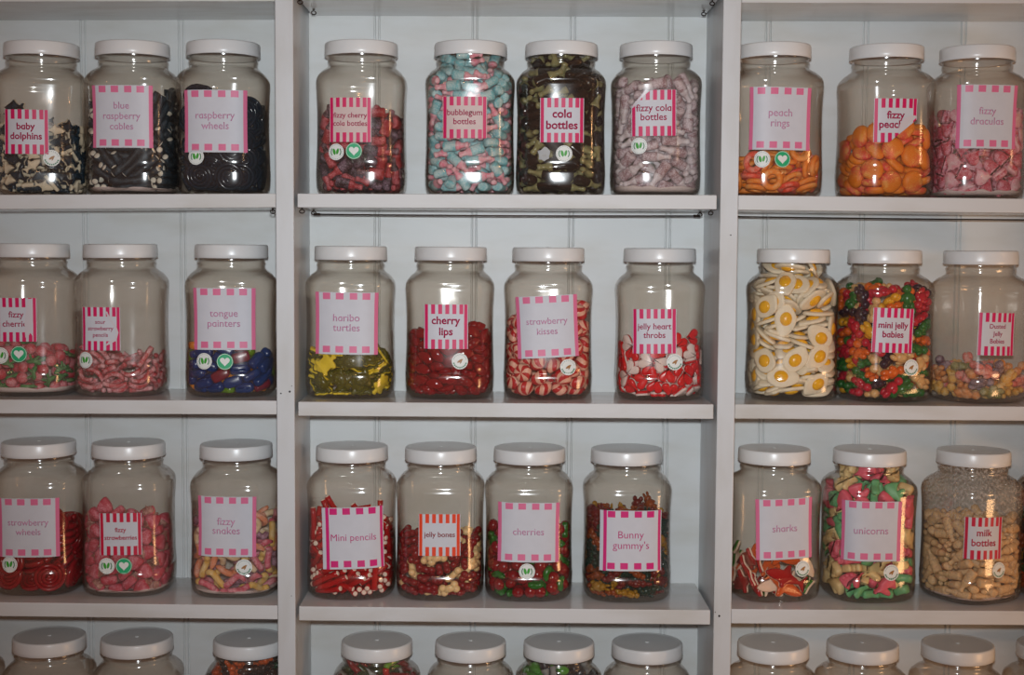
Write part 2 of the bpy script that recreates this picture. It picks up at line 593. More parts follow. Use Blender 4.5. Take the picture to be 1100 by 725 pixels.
# ------------------------------------------------------------------ what is in each jar
def sweets_of():
    """kind -> (group phrase pieces, [(variant word, weight, builder)])"""
    S = {}
    navy, white = (14, 34, 52), (214, 208, 196)
    S['dolphin'] = dict(name='dolphin_sweet', cat='sweet', v=[
        ('blue backed white bellied dolphin', 1, lambda: dolphin_sweet(gum((10, 44, 62)), foam((226, 214, 190))))])
    S['cable'] = dict(name='cable_sweet', cat='sweet', v=[('dark blue cable with white filling', 1, lambda: cable_sweet(sugar((9, 24, 36), (62, 82, 96), .25), foam((226, 220, 206))))])
    S['rwheel'] = dict(name='raspberry_coil', cat='sweet', v=[('dark blue coiled raspberry wheel', 1, lambda: wheel_sweet(gum((5, 32, 50), .16), 22, 3.4, 3.1))])
    S['cherrycola'] = dict(name='cherry_cola_bottle_sweet', cat='sweet', v=[
        ('red and brown sugared cola bottle', 1, lambda: bottle_sweet(42, 9.2, .8, .55, sugar((150, 14, 24), (214, 120, 130), .36), sugar((50, 16, 22), (160, 120, 132), .34))),
        ('dark sugared cola bottle with red neck', 1, lambda: bottle_sweet(42, 9.2, .8, .5, sugar((44, 18, 28), (150, 124, 144), .36), sugar((156, 18, 28), (214, 120, 130), .34)))])
    S['bubblegum'] = dict(name='bubblegum_bottle_sweet', cat='sweet', v=[
        ('pink and blue bubblegum bottle', 1, lambda: bottle_sweet(40, 9.0, .8, .52, sugar((112, 186, 196), (206, 226, 228), .5), sugar((232, 124, 150), (238, 204, 210), .5)))])
    S['cola'] = dict(name='cola_bottle_sweet', cat='sweet', v=[
        ('clear and brown cola bottle', 1, lambda: bottle_sweet(46, 9.2, .75, .5, gum((20, 7, 5), .16), gum((142, 138, 96), .18)))])
    S['fizzycola'] = dict(name='fizzy_cola_bottle_sweet', cat='sweet', v=[
        ('frosted mauve cola bottle', 1, lambda: bottle_sweet(44, 9.2, .8, .5, sugar((140, 96, 104), (220, 206, 214), .6), sugar((196, 176, 180), (228, 220, 226), .6)))])
    S['ring'] = dict(name='peach_ring_sweet', cat='sweet', v=[
        ('sugared orange peach ring', 2, lambda: ring_sweet(sugar((240, 132, 30), (248, 190, 120), .3))),
        ('sugared red peach ring', 1.4, lambda: ring_sweet(sugar((236, 74, 44), (250, 170, 150), .3)))])
    S['peach'] = dict(flip=1, name='peach_sweet', cat='sweet', v=[
        ('round orange peach sweet with pink blush', 1, lambda: peach_sweet(sugar((234, 128, 16), (244, 184, 90), .2, (220, 66, 62)), 17.5))])
    S['dracula'] = dict(flip=.5, name='dracula_sweet', cat='sweet', v=[
        ('pink sugared dracula sweet', 1, lambda: dracula_sweet(sugar((196, 40, 72), (236, 180, 196), .42), sugar((230, 150, 168), (240, 210, 216), .5)))])
    S['fizzycherry'] = dict(name='twin_cherry_sweet', cat='sweet', v=[
        ('pink sugared cherry pair with green leaf', 1, lambda: twin_cherry_sweet(sugar((198, 46, 66), (225, 160, 170), .38), sugar((58, 128, 62), (150, 180, 140), .3)))])
    S['sourpencil'] = dict(name='sour_pencil_sweet', cat='sweet', v=[
        ('straight ridged pink pencil stub', 1, lambda: pencil_stub_sweet(sugar((188, 22, 42), (236, 186, 192), .48), 36, 4.3, 4)),
        ('bent ridged pink pencil stub', 1, lambda: pencil_stub_sweet(sugar((184, 20, 40), (236, 180, 188), .42), 30, 4.3, 8))])
    S['painter'] = dict(name='tongue_painter_sweet', cat='sweet', v=[
        ('dark blue tongue painter sweet', 5.5, lambda: painter_sweet(gum((4, 50, 112)))),
        ('green tongue painter sweet', 1, lambda: painter_sweet(gum((100, 138, 16)))),
        ('orange tongue painter sweet', .8, lambda: painter_sweet(gum((226, 138, 44)))),
        ('dark red tongue painter sweet', .5, lambda: painter_sweet(gum((120, 24, 48))))])
    S['turtle'] = dict(flip=.7, name='turtle_sweet', cat='sweet', v=[
        ('green and yellow turtle sweet', 1, lambda: turtle_sweet(gum((92, 88, 8)), foam((236, 206, 50))))])
    S['lips'] = dict(name='lips_sweet', cat='sweet', v=[('dark red jelly lips sweet', 1, lambda: lips_sweet(gum((140, 2, 16), .14)))])
    S['kiss'] = dict(name='strawberry_kiss_sweet', cat='sweet', v=[
        ('red and cream striped strawberry kiss', 1, lambda: kiss_sweet(1.36, plain('kiss_red', (196, 30, 36), .35), plain('kiss_cream', (240, 184, 160), .4)))])
    S['heart'] = dict(name='jelly_heart_sweet', cat='sweet', v=[
        ('red jelly heart with white back', 1, lambda: heart_sweet(gum((222, 10, 26)), foam((240, 220, 214))))])
    S['egg'] = dict(flip=1, name='fried_egg_sweet', cat='sweet', v=[
        ('round white egg with yellow yolk', 1, lambda: egg_sweet(foam((244, 232, 208)), gum((246, 184, 18)), 1)),
        ('oval white egg with yellow yolk', 1, lambda: egg_sweet(foam((244, 232, 208)), gum((246, 184, 18)), 5))])
    S['minibaby'] = dict(name='jelly_baby_sweet', cat='sweet', v=[
        ('green mini jelly baby', 1, lambda: baby_sweet(gum((26, 108, 40)), 1.28)),
        ('red mini jelly baby', 1, lambda: baby_sweet(gum((196, 18, 52)), 1.28)),
        ('orange mini jelly baby', 1, lambda: baby_sweet(gum((228, 104, 20)), 1.28)),
        ('yellow mini jelly baby', .5, lambda: baby_sweet(gum((230, 168, 30)), 1.28)),
        ('dark purple mini jelly baby', 1, lambda: baby_sweet(gum((42, 14, 44)), 1.28)),
        ('cream coloured mini jelly baby', .8, lambda: baby_sweet(gum((226, 180, 120)), 1.28))])
    S['dustbaby'] = dict(name='dusted_baby_sweet', cat='sweet', v=[
        ('dusted pink jelly baby', 1.5, lambda: baby_sweet(sugar((222, 96, 84), (240, 186, 172), .5), 1.3)),
        ('dusted yellow jelly baby', 1, lambda: baby_sweet(sugar((226, 166, 56), (236, 206, 150), .4), 1.3)),
        ('dusted orange jelly baby', 1, lambda: baby_sweet(sugar((220, 136, 60), (234, 190, 150), .4), 1.3)),
        ('dusted grey purple jelly baby', .4, lambda: baby_sweet(sugar((110, 84, 96), (180, 160, 168), .45), 1.3)),
        ('dusted green jelly baby', .5, lambda: baby_sweet(sugar((130, 128, 66), (190, 186, 150), .4), 1.3))])
    S['swheel'] = dict(name='strawberry_coil', cat='sweet', v=[('red coiled strawberry wheel', 1, lambda: wheel_sweet(gum((156, 8, 26), .22), 24, 3.6, 3.2))])
    S['strawb'] = dict(name='strawberry_sweet', cat='sweet', v=[
        ('pink sugared strawberry sweet', 1, lambda: strawberry_sweet(sugar((190, 34, 66), (226, 140, 160), .36), sugar((150, 84, 74), (206, 160, 150), .4)))])
    S['snake'] = dict(name='snake_sweet', cat='sweet', v=[
        ('pink and yellow fizzy snake sweet', 1, lambda: snake_sweet(sugar((206, 70, 96), (240, 180, 190), .35), sugar((226, 176, 70), (240, 214, 160), .35), 1)),
        ('orange and cream fizzy snake sweet', .8, lambda: snake_sweet(sugar((226, 130, 80), (240, 190, 170), .35), sugar((226, 196, 150), (240, 220, 200), .4), 2)),
        ('pink and purple fizzy snake sweet', .6, lambda: snake_sweet(sugar((204, 90, 110), (240, 190, 200), .35), sugar((120, 60, 84), (200, 160, 180), .4), 3))])
    S['minipencil'] = dict(name='mini_pencil_sweet', cat='sweet', v=[
        ('red mini pencil sweet with white filling', 1, lambda: cable_sweet(gum((186, 6, 18), .25), foam((246, 226, 210)), 50, 4.7, 1.5))])
    S['bone'] = dict(name='jelly_bone_sweet', cat='sweet', v=[
        ('dark red jelly bone sweet', 1.6, lambda: bone_sweet(gum((136, 6, 20), .2), 1.12)),
        ('cream jelly bone sweet', 1, lambda: bone_sweet(gum((244, 206, 150), .35), 1.12))])
    S['cherry'] = dict(name='cherry_sweet', cat='sweet', v=[
        ('red jelly cherry sweet with green leaf', 1, lambda: jelly_cherry_sweet(gum((140, 6, 20), .2), gum((30, 110, 30), .25)))])
    S['bunny'] = dict(name='gummy_bunny_sweet', cat='sweet', v=[
        ('dark red gummy bunny', 1, lambda: bunny_sweet(gum((104, 12, 14), .18), 1.12)),
        ('orange gummy bunny', 1, lambda: bunny_sweet(gum((140, 62, 14), .18), 1.12)),
        ('dark green gummy bunny', 2, lambda: bunny_sweet(gum((6, 50, 42), .18), 1.12)),
        ('yellow gummy bunny', .7, lambda: bunny_sweet(gum((160, 116, 16), .18), 1.12))])
    S['shark'] = dict(flip=.9, name='shark_sweet', cat='sweet', v=[
        ('red backed white bellied shark sweet', 1.6, lambda: shark_sweet(gum((176, 10, 20), .2), foam((246, 214, 190)))),
        ('green backed white bellied shark sweet', .6, lambda: shark_sweet(gum((40, 124, 26), .2), foam((240, 216, 190)))),
        ('orange backed white bellied shark sweet', .6, lambda: shark_sweet(gum((214, 90, 30), .2), foam((246, 214, 190))))])
    S['unicorn'] = dict(name='unicorn_sweet', cat='sweet', v=[
        ('pastel green unicorn sweet', 1, lambda: unicorn_sweet(plain('uni_green', (106, 182, 126), .45))),
        ('pink unicorn sweet', 1, lambda: unicorn_sweet(plain('uni_pink', (232, 100, 122), .45))),
        ('cream unicorn sweet', 1, lambda: unicorn_sweet(plain('uni_cream', (240, 212, 152), .45)))])
    S['milk'] = dict(name='milk_bottle_sweet', cat='sweet', v=[
        ('cream coloured milk bottle sweet', 1, lambda: bottle_sweet(40, 8.2, .8, .5, plain('milk_foam', (232, 196, 148), .5, var=.1, scale=200), None))])
    S['mixcube'] = dict(name='orange_bone_sweet', cat='sweet', v=[
        ('orange jelly bone sweet', 1, lambda: bone_sweet(gum((206, 86, 20), .25), 1.35)),
        ('dark green jelly bone sweet', 1, lambda: bone_sweet(gum((60, 84, 20), .25), 1.35)),
        ('brown jelly bone sweet', 1, lambda: bone_sweet(gum((70, 30, 20), .25), 1.35)),
        ('yellow jelly bone sweet', .5, lambda: bone_sweet(gum((190, 130, 24), .25), 1.35))])
    S['babymix'] = dict(name='gummy_rabbit_sweet', cat='sweet', v=[
        ('orange gummy bunny', 1, lambda: bunny_sweet(gum((214, 92, 24), .25), 1.3)),
        ('dark green gummy bunny', 1, lambda: bunny_sweet(gum((24, 70, 44), .25), 1.3)),
        ('brown gummy bunny', 1.3, lambda: bunny_sweet(gum((60, 30, 22), .25), 1.3))])
    S['melon'] = dict(name='jelly_snake_sweet', cat='sweet', v=[
        ('green and red jelly snake sweet', 1, lambda: snake_sweet(gum((110, 160, 40), .3), gum((196, 30, 30), .3), 4)),
        ('dark red jelly snake sweet', 1, lambda: snake_sweet(gum((150, 20, 24), .3), gum((60, 70, 24), .3), 6))])
    S['frog'] = dict(name='bottle_sweet', cat='sweet', v=[
        ('dark blue and white bottle sweet', 1.4, lambda: bottle_sweet(46, 9.4, .75, .5, gum((22, 26, 42), .25), foam((150, 150, 150)))),
        ('green bottle sweet', .7, lambda: bottle_sweet(46, 9.4, .75, .5, gum((70, 150, 30), .25), None))])
    return S


# key, row, lid centre px, turn (deg), yaw-free fill height mm, sweet kind, shell thickness for the pile (mm; 0 = solid)
JARS = [
    ('dolphins', 0, 45.5, 14, 92, 'dolphin', 34), ('cables', 0, 144.2, 0, 150, 'cable', 0), ('rwheels', 0, 240.6, 0, 140, 'rwheel', 0),
    ('cherrycola', 0, 389, 0, 122, 'cherrycola', 40), ('bubblegum', 0, 505.0, 0, 214, 'bubblegum', 36), ('cola', 0, 602.2, 0, 222, 'cola', 40),
    ('fizzycola', 0, 704, 0, 168, 'fizzycola', 38), ('rings', 0, 831.5, 10, 62, 'ring', 0), ('peaches', 0, 950.5, 8, 104, 'peach', 0),
    ('draculas', 0, 1047.8, 4, 126, 'dracula', 40),
    ('fizzycherries', 1, 35.6, 0, 74, 'fizzycherry', 0), ('sourpencils', 1, 131.6, 2, 60, 'sourpencil', 0), ('painters', 1, 249, 4, 68, 'painter', 0),
    ('turtles', 1, 377, 0, 66, 'turtle', 0), ('lips', 1, 483.5, 0, 102, 'lips', 38), ('kisses', 1, 588.5, 0, 128, 'kiss', 36),
    ('hearts', 1, 708, 0, 74, 'heart', 0), ('eggs', 1, 850, 0, 190, 'egg', 44), ('minibabies', 1, 949, 14, 190, 'minibaby', 38),
    ('dustbabies', 1, 1051, 26, 60, 'dustbaby', 0),
    ('swheels', 2, 43.6, 2, 118, 'swheel', 0), ('strawbs', 2, 139.3, 2, 122, 'strawb', 42), ('snakes', 2, 255, 0, 140, 'snake', 0),
    ('minipencils', 2, 378.3, 0, 112, 'minipencil', 0), ('bones', 2, 473.3, 0, 98, 'bone', 34), ('cherries', 2, 567.8, 0, 108, 'cherry', 40),
    ('bunnies', 2, 673, 0, 138, 'bunny', 38), ('sharks', 2, 830, 10, 68, 'shark', 0), ('unicorns', 2, 932, 6, 208, 'unicorn', 42),
    ('milk', 2, 1042.5, 26, 124, 'milk', 40), ('edgejar', 2, 1144, 0, 195, 'mixcube', 40),
    ('low_a', 3, -46, 3, 0, None, 0), ('low_b', 3, 53.8, 3, 0, None, 0), ('low_c', 3, 149, 2, 0, None, 0), ('low_d', 3, 268, 4, 206, 'babymix', 40),
    ('low_e', 3, 404.5, 0, 206, 'melon', 40), ('low_f', 3, 505, 0, 0, None, 0), ('low_g', 3, 600, 0, 208, 'frog', 40), ('low_h', 3, 695, 0, 0, None, 0),
    ('low_i', 3, 829, 8, 0, None, 0), ('low_j', 3, 925, 10, 0, None, 0), ('low_k', 3, 1027, 8, 0, None, 0), ('low_l', 3, 1129, 8, 0, None, 0),
]
# front edge of each shelf board: photo y of its upper and lower edge at the board's two ends (left bay, middle bay, right bay)
SHELF_PX = {
    -1: {'l': ((0, -13.5, 2.2), (295, -13, 1.2)), 'm': ((320, -19, -3.5), (771, -17.5, -2)), 'r': ((795, -13, 2.8), (1100, -12, 3.4))},
    0: {'l': ((0, 209.2, 224.8), (296, 207.8, 222.8)), 'm': ((319.5, 207.8, 222.8), (770.5, 209.5, 224.8)), 'r': ((793, 209.6, 225.4), (1100, 213.4, 228.4))},
    1: {'l': ((0, 429.2, 444.2), (297, 430.4, 445.4)), 'm': ((320.8, 431.6, 446.8), (768.0, 434.4, 450.2)), 'r': ((790.6, 434.3, 449.8), (1100, 436.8, 452.0))},
    2: {'l': ((0, 647.0, 662.0), (301, 650.6, 665.6)), 'm': ((324, 651.6, 666.8), (764, 655.6, 671.2)), 'r': ((787, 654.3, 669.8), (1100, 656.5, 671.4))},
}


def shelf_top(row, px, y=0.0):
    """height of the shelf board's top under photo column px"""
    bay = 'l' if px < 308 else 'm' if px < 780 else 'r'
    if row == 3:
        return shelf_top(2, px) - 0.312
    (x0, t0, b0), (x1, t1, b1) = SHELF_PX[row][bay]
    z0, z1 = at(x0, t0, 0).z, at(x1, t1, 0).z
    X0, X1 = at(x0, t0, 0).x, at(x1, t1, 0).x
    mid_x = at((x0 + x1) / 2, (t0 + t1) / 2, 0).x
    del mid_x
    X = at(px, (t0 + t1) / 2, 0.09).x
    return z0 + (z1 - z0) * (X - X0) / (X1 - X0)


JAR_Y = 0.0955          # depth of every jar's axis


def jar_place(j):
    key, row, px, turn, fill, kind, shell = j
    yrow = (130, 350, 565, 770)[row]
    X = at(px, yrow, JAR_Y).x
    return Vector((X, JAR_Y, shelf_top(row, px))), math.radians(turn)


# label data: key -> (kind, box px (x0, y0, x1, y1), lines, widest line px, line step px, tilt deg, tear)
LABELS = {
    'dolphins': ('B', (4.5, 118, 51.5, 165), ['baby', 'dolphins'], 33, 10.3, 0, None),
    'cables': ('A', (97, 92, 163.5, 158), ['blue', 'raspberry', 'cables'], 40, 11, 0, None),
    'rwheels': ('A', (196, 97, 265.5, 163), ['raspberry', 'wheels'], 42, 11, 0, None),
    'cherrycola': ('B', (353, 105, 398.5, 152), ['fizzy cherry', 'cola bottles'], 37, 8.6, 0, None),
    'bubblegum': ('B', (475, 104, 523, 148), ['bubblegum', 'bottles'], 38, 9.6, 0, None),
    'cola': ('B', (580, 105.5, 627.5, 152.5), ['cola', 'bottles'], 34, 12, 0, None),
    'fizzycola': ('B', (678, 97, 726.5, 145.5), ['fizzy cola', 'bottles'], 38, 9.6, 1.0, 'corner'),
    'rings': ('A', (804, 94, 873, 160.5), ['peach', 'rings'], 26, 11, -.5, None),
    'peaches': ('B', (938.5, 106, 986.5, 152.5), ['fizzy', 'peaches'], 36, 10, 0, 'diag'),
    'draculas': ('A', (1028, 91.5, 1094, 159), ['fizzy', 'draculas'], 36, 11, -.5, None),
    'fizzycherries': ('B', (-5, 320, 39, 367), ['fizzy', 'cherries'], 30, 10, 0, 'strip'),
    'sourpencils': ('B', (86, 330, 129, 376.5), ['sour', 'strawberry', 'pencils'], 28, 7, 0, 'crease'),
    'painters': ('A', (206, 309.5, 274.5, 376), ['tongue', 'painters'], 35, 10.8, 0, None),
    'turtles': ('A', (337, 314, 407, 381), ['haribo', 'turtles'], 29, 10.6, -.6, None),
    'lips': ('B', (455, 327, 503, 375), ['cherry', 'lips'], 31, 12, 0, None),
    'kisses': ('A', (553.5, 317.5, 622, 384.5), ['strawberry', 'kisses'], 45, 11, 3.2, None),
    'hearts': ('B', (679, 332, 727, 380), ['jelly heart', 'throbs'], 37, 9.4, .8, None),
    'minibabies': ('B', (936.5, 331, 983, 379), ['mini jelly', 'babies'], 34, 10, -2.0, None),
    'dustbabies': ('B', (1049, 336, 1094, 382), ['Dusted', 'Jelly', 'Babies'], 20, 8, -1.4, None),
    'swheels': ('A', (-4, 535, 63.5, 599.5), ['strawberry', 'wheels'], 44, 10.4, 0, None),
    'strawbs': ('R', (106.5, 551, 152, 597), ['fizzy', 'strawberries'], 35, 8.6, .5, None),
    'snakes': ('A', (210, 533, 275.5, 599), ['fizzy', 'snakes'], 30, 10, -.5, None),
    'minipencils': ('C', (345, 544.5, 414.5, 612), ['Mini pencils'], 50, 10, 1.6, None),
    'bones': ('D', (449, 552, 495, 598), ['jelly bones'], 34, 9, 0, None),
    'cherries': ('A', (533, 539.5, 602.5, 605), ['cherries'], 34, 10, -.4, None),
    'bunnies': ('C', (643, 548, 713, 614.5), ['Bunny', "gummy's"], 40, 11.6, 0, None),
    'sharks': ('A', (811, 535, 876, 602), ['sharks'], 28, 10, 1.6, None),
    'unicorns': ('A', (902, 538, 970, 604), ['unicorns'], 38, 10, -.6, None),
    'milk': ('R', (1034, 555, 1079.5, 601), ['milk', 'bottles'], 29, 11, -1.0, None),
}

POSES = {
'bones': {0: (
-113, 29, 192, -21, -18, 43, -112, -64, 85, -54, 16, -44, -111, -49, 156, -12, 45, 23, -111, -6, 110, -14, -11, -46, -111, -19, 91, -10, 14, 46, -100, -71, 204, 1, -8, -33, -91, -80, 29,
-36, -73, 26, -89, 41, 178, 66, 35, 20, -88, -82, 153, 16, 71, -58, -87, -11, 186, -2, 7, -78, -86, -91, 57, -32, -82, 12, -85, -17, 24, 0, 0, -51, -78, -85, 187, -6, 87, -6, -76, -47, 179,
-59, 24, 64, -73, -107, 145, -28, 37, 45, -54, 71, 134, 22, -14, 25, -51, -73, 112, -51, 18, 59, -47, -75, 44, 1, -7, -16, -41, -110, 99, 75, -2, -9, -39, -93, 72, -3, 9, -67, -38, 75, 172,
-81, -26, 22, -37, -116, 189, -54, 7, 3, -34, 27, 179, -11, -3, -85, -33, -115, 38, -2, -77, 50, -22, 78, 71, -38, -1, -3, -19, -96, 164, 17, 3, 9, -15, 75, 33, 6, -64, -64, 0, -96, 94, 24,
38, 35, 2, -94, 56, -13, 9, 37, 3, 88, 98, -16, 2, -3, 13, -101, 182, -59, -59, -9, 20, 114, 174, 3, -79, 39, 22, -96, 103, -39, 26, -40, 32, -72, 149, 81, -20, -21, 37, 49, 182, 9, -81,
42, 49, -86, 24, -2, 0, -10, 49, -83, 110, 10, -29, -36, 51, -116, 159, 32, 40, -40, 54, -76, 164, 19, 12, 75, 71, -89, 47, -1, 7, -6, 74, 11, 86, -54, 20, -53, 76, 65, 104, 15, 2, -53, 78,
-87, 121, -31, 36, -32, 86, -55, 26, 11, 91, -4, 90, -93, 74, -32, 66, -46, 92, 80, 162, -9, -4, 70, 95, -36, 69, -31, -75, 11, 96, -94, 165, -31, -41, -12, 98, -13, 45, 82, -34, -16, 99,
-54, 173, -78, -26, -26, 108, 3, 185, 31, -9, -63, 116, 33, 50, 48, -16, -56, 118, 38, 118, 25, -43, -19, 119, -13, 78, -52, -23, 51,),
1: (
-96, -41, 48, 90, -4, 10, -84, -86, 100, -24, -53, 8, -70, -55, 82, -31, -63, -7, -58, 114, 156, -17, -49, -50, -47, -33, 154, -58, 59, -4, -33, -90, 121, 37, 34, 5, -25, 86, 192, -5, 12,
-7, -17, -83, 24, 0, 0, 93, -16, -63, 188, -74, -17, 15, -6, -119, 138, 47, -8, 8, -4, -80, 142, 7, 13, -20, 4, -32, 170, 12, -12, 5, 33, -114, 41, -41, -6, -11, 36, 5, 185, -3, -12, -25,
45, 72, 71, 47, -2, 0, 46, -99, 81, -10, -21, -5, 60, -40, 179, -73, -52, 24, 70, -54, 61, 78, 40, -29, 79, 87, 182, -7, -5, 58, 84, -51, 95, 0, 10, -54, 99, -6, 136, -8, -10, -8, 107, -22,
119, 70, -56, 19, 108, -51, 151, -44, 60, 3, 109, -71, 107, 21, -47, -37, 110, 31, 170, 16, 16, -44,)},
'bubblegum': {0: (
-117, -16, 213, -41, 33, -41, -117, 9, 333, 20, -43, -22, -116, 2, 86, -20, 48, 4, -114, 25, 168, 55, 58, 2, -114, -34, 294, -66, 57, 34, -112, -46, 121, 46, 64, -7, -112, -45, 152, 45, 61,
-14, -110, -51, 318, 13, -3, 57, -109, -20, 245, -10, 10, 45, -107, 9, 28, 6, 13, 41, -107, -77, 251, -6, 49, 26, -105, -66, 350, 38, -27, -35, -102, -33, 92, -11, -24, 30, -101, 10, 360,
-51, -62, 36, -98, -74, 35, -27, 15, -37, -97, -4, 266, -10, 1, -72, -96, -28, 170, 27, -74, 21, -95, -63, 203, -2, 5, 52, -92, -46, 57, 3, 12, 78, -85, -22, 215, 47, -62, 20, -82, -31,
280, 59, -66, -28, -82, -95, 96, -74, 31, 6, -80, 20, 378, -57, -40, 47, -78, -73, 157, -37, 72, -10, -77, -20, 67, 55, 60, -35, -76, -11, 27, -10, -9, 50, -76, -75, 230, 9, 19, 36, -70,
-86, 131, 5, 39, -74, -69, -89, 71, -83, 4, -10, -69, -43, 124, -47, 21, -11, -67, -105, 288, 15, 15, 86, -66, -107, 329, 8, 76, 44, -65, -56, 315, -12, 19, 73, -64, -105, 177, 89, -20, -3,
-63, -53, 196, -21, -6, 56, -61, 41, 390, 5, 30, 14, -60, -48, 348, -41, 12, -30, -58, -27, 381, -38, -30, 36, -57, 89, 27, -22, 83, -14, -57, -58, 266, 38, 60, -42, -55, 113, 289, 44, -11,
24, -54, -4, 421, -8, 2, 18, -50, -87, 50, -62, -49, -15, -50, -87, 240, -66, -50, 32, -48, 113, 331, -12, 73, 43, -46, -111, 215, 23, 3, -91, -44, -93, 307, -15, -88, -7, -42, -34, 412,
15, 11, 21, -41, -70, 27, 16, 0, -1, -40, -115, 149, -62, 5, -6, -37, 106, 226, -35, -59, -31, -33, 82, 120, -5, 65, 58, -32, -93, 191, 26, 79, -4, -32, -59, 376, -14, 34, 36, -31, -114,
95, -22, 23, 4, -30, -75, 94, 83, -9, -3, -26, -109, 51, -42, 19, -79, -23, 72, 28, -1, 48, -69, -22, 74, 361, -40, 70, 5, -22, -91, 256, 8, 30, 55, -17, -73, 214, 38, 43, -68, -14, -108,
359, -29, 9, -5, -12, 92, 300, 37, -26, -62, -2, 78, 94, -16, 2, 91, 0, -77, 430, -63, 3, -1, 3, -95, 73, -84, 29, -15, 7, -116, 133, -10, 77, 39, 7, -75, 149, 8, 91, -12, 8, -71, 342, -80,
-3, 7, 8, -83, 178, -4, -13, 15, 10, -60, 406, -89, 28, -8, 12, -40, 382, -19, -19, 89, 13, 76, 408, 6, 70, 51, 13, -75, 261, -75, -7, 36, 14, -94, 323, -7, 5, 24, 15, -87, 122, 8, -3, -10,
16, -95, 367, -28, 13, -7, 19, -111, 240, -34, 57, 39, 20, 76, 205, -8, 86, -18, 21, 107, 28, 8, 91, 19, 24, -89, 293, -36, 65, -47, 26, -80, 48, -30, 20, 66, 29, -114, 106, -12, -4, -2,
37, -115, 56, 63, -2, 5, 37, -116, 293, -17, 62, 65, 39, -95, 224, 14, -20, -19, 47, -74, 363, 66, 12, -26, 47, -112, 200, -12, -7, 1, 48, -65, 90, 12, -87, -13, 51, -110, 333, -12, 77, -3,
53, -74, 26, 0, 0, 38, 54, 71, 181, -48, -5, -7, 55, -63, 132, 29, -8, -87, 56, -75, 178, 5, -2, -67, 58, 60, 29, -30, 11, -9, 59, -36, 369, -63, -18, -11, 62, -55, 260, -2, -13, 35, 67,
14, 374, -47, -11, 73, 68, -82, 50, 10, 6, -40, 70, -33, 405, 21, 13, -54, 70, 36, 335, -21, -33, 64, 73, 19, 52, -59, -10, 61, 73, -31, 239, 29, -36, -63, 74, -76, 315, -44, -74, 24, 75,
-74, 284, 40, 57, 38, 77, 1, 277, 60, 55, -28, 77, -78, 107, 8, -91, -13, 79, -49, 347, 14, 56, 7, 80, -102, 243, -42, 3, -71, 82, -94, 161, 89, 24, 2, 87, 0, 27, 9, -17, -64, 87, 49, 50,
-2, -85, 16, 92, -95, 66, -58, 2, 37, 93, 57, 292, 11, 6, 70, 93, -1, 180, 29, 49, 66, 93, -83, 134, -79, -35, 0, 94, -39, 52, -4, 4, -26, 94, -36, 117, 8, 17, -13, 95, -37, 161, -27, 15,
-20, 95, -13, 210, 65, 20, 16, 98, -48, 26, -1, 1, 37, 99, -9, 140, 43, -15, -23, 100, -12, 103, -62, -28, -19, 102, -70, 184, 12, 12, 29, 103, -1, 368, -55, -62, 5, 103, 13, 62, -28, -61,
15, 104, -66, 256, -4, 0, -54, 105, 66, 345, 5, 17, 52, 106, -42, 301, 49, 47, 31, 109, -55, 332, 1, 12, 35, 109, 50, 152, -74, 54, -2, 111, 50, 124, -17, -14, 49, 113, -40, 76, 68, 54, 6,
113, 40, 95, 15, 4, 48, 114, -39, 205, -16, -2, 41, 114, -21, 280, 12, -7, -44, 117, 26, 319, 28, 40, 27, 118, 0, 242, 48, -27, -42,)},
'bunnies': {0: (
-115, -26, 257, -14, 42, -82, -109, 38, 204, 2, -12, 1, -109, 43, 269, 91, -15, -13, -106, 3, 138, 21, -80, -21, -99, -14, 59, -23, -23, -53, -98, -74, 244, 22, -38, -74, -96, -52, 270,
-41, -53, -32, -91, -25, 206, -3, -11, 29, -63, 50, 242, 30, 5, 20, -53, -112, 83, 1, -27, -57, -46, -68, 205, 6, 10, 44, -36, -71, 174, 11, -52, 17, -19, -102, 61, -10, -43, -8, -9, 100,
250, 44, -5, 69, 25, -115, 61, -7, -6, -47, 29, -77, 115, -26, -44, 1, 43, 110, 267, -36, 5, 0, 45, 14, 267, 10, 81, 14, 65, -50, 192, 35, 7, -21, 81, -104, 111, -54, 16, -11, 87, -75, 103,
5, 25, 30, 91, -31, 265, 22, 9, -70, 96, -59, 29, 12, 85, -12, 104, -75, 58, -33, 18, 75,),
1: (
-113, -37, 93, 90, 3, 10, -102, -57, 27, -33, -7, -66, -100, -76, 79, 21, -83, 19, -98, -87, 190, 36, -41, -6, -92, -41, 173, -6, 41, 41, -73, -16, 89, -12, -86, 20, -55, 86, 247, -54, -23,
21, -48, -114, 177, -59, -53, -29, -42, -97, 30, -54, -69, 8, -31, -93, 252, -13, -4, -67, -13, 71, 61, 37, 29, -41, -12, -36, 241, 34, 29, -62, 9, -46, 265, 19, -2, 36, 20, -113, 94, 14,
15, 52, 33, -72, 198, -31, 50, 32, 38, 89, 239, -45, -19, -19, 49, -113, 148, 8, 54, -63, 58, 77, 256, -77, 30, 42, 59, -110, 251, 34, -36, 56, 64, -62, 224, -39, 60, 24, 80, 81, 281, -3,
74, 26, 94, 90, 256, -5, 46, 28, 98, -48, 162, -22, 14, 79, 105, -11, 43, 5, 11, 13, 117, 4, 246, 23, -20, -83, 118, -17, 198, -10, -66, 18,),
2: (
-116, -37, 150, -61, -12, 62, -116, 38, 86, 49, -30, -51, -112, 27, 36, 2, 54, 11, -110, 36, 177, -86, 10, 14, -106, -56, 118, 23, 9, -88, -104, -65, 167, -40, -4, -44, -101, 20, 70, -11,
-33, -35, -99, 6, 101, 36, 58, -27, -86, -63, 194, 1, 24, 34, -86, -98, 142, 50, 24, -50, -84, -98, 235, 25, -46, -56, -83, -28, 30, -21, 40, 25, -76, -65, 53, 33, -81, 4, -76, -89, 104, 2,
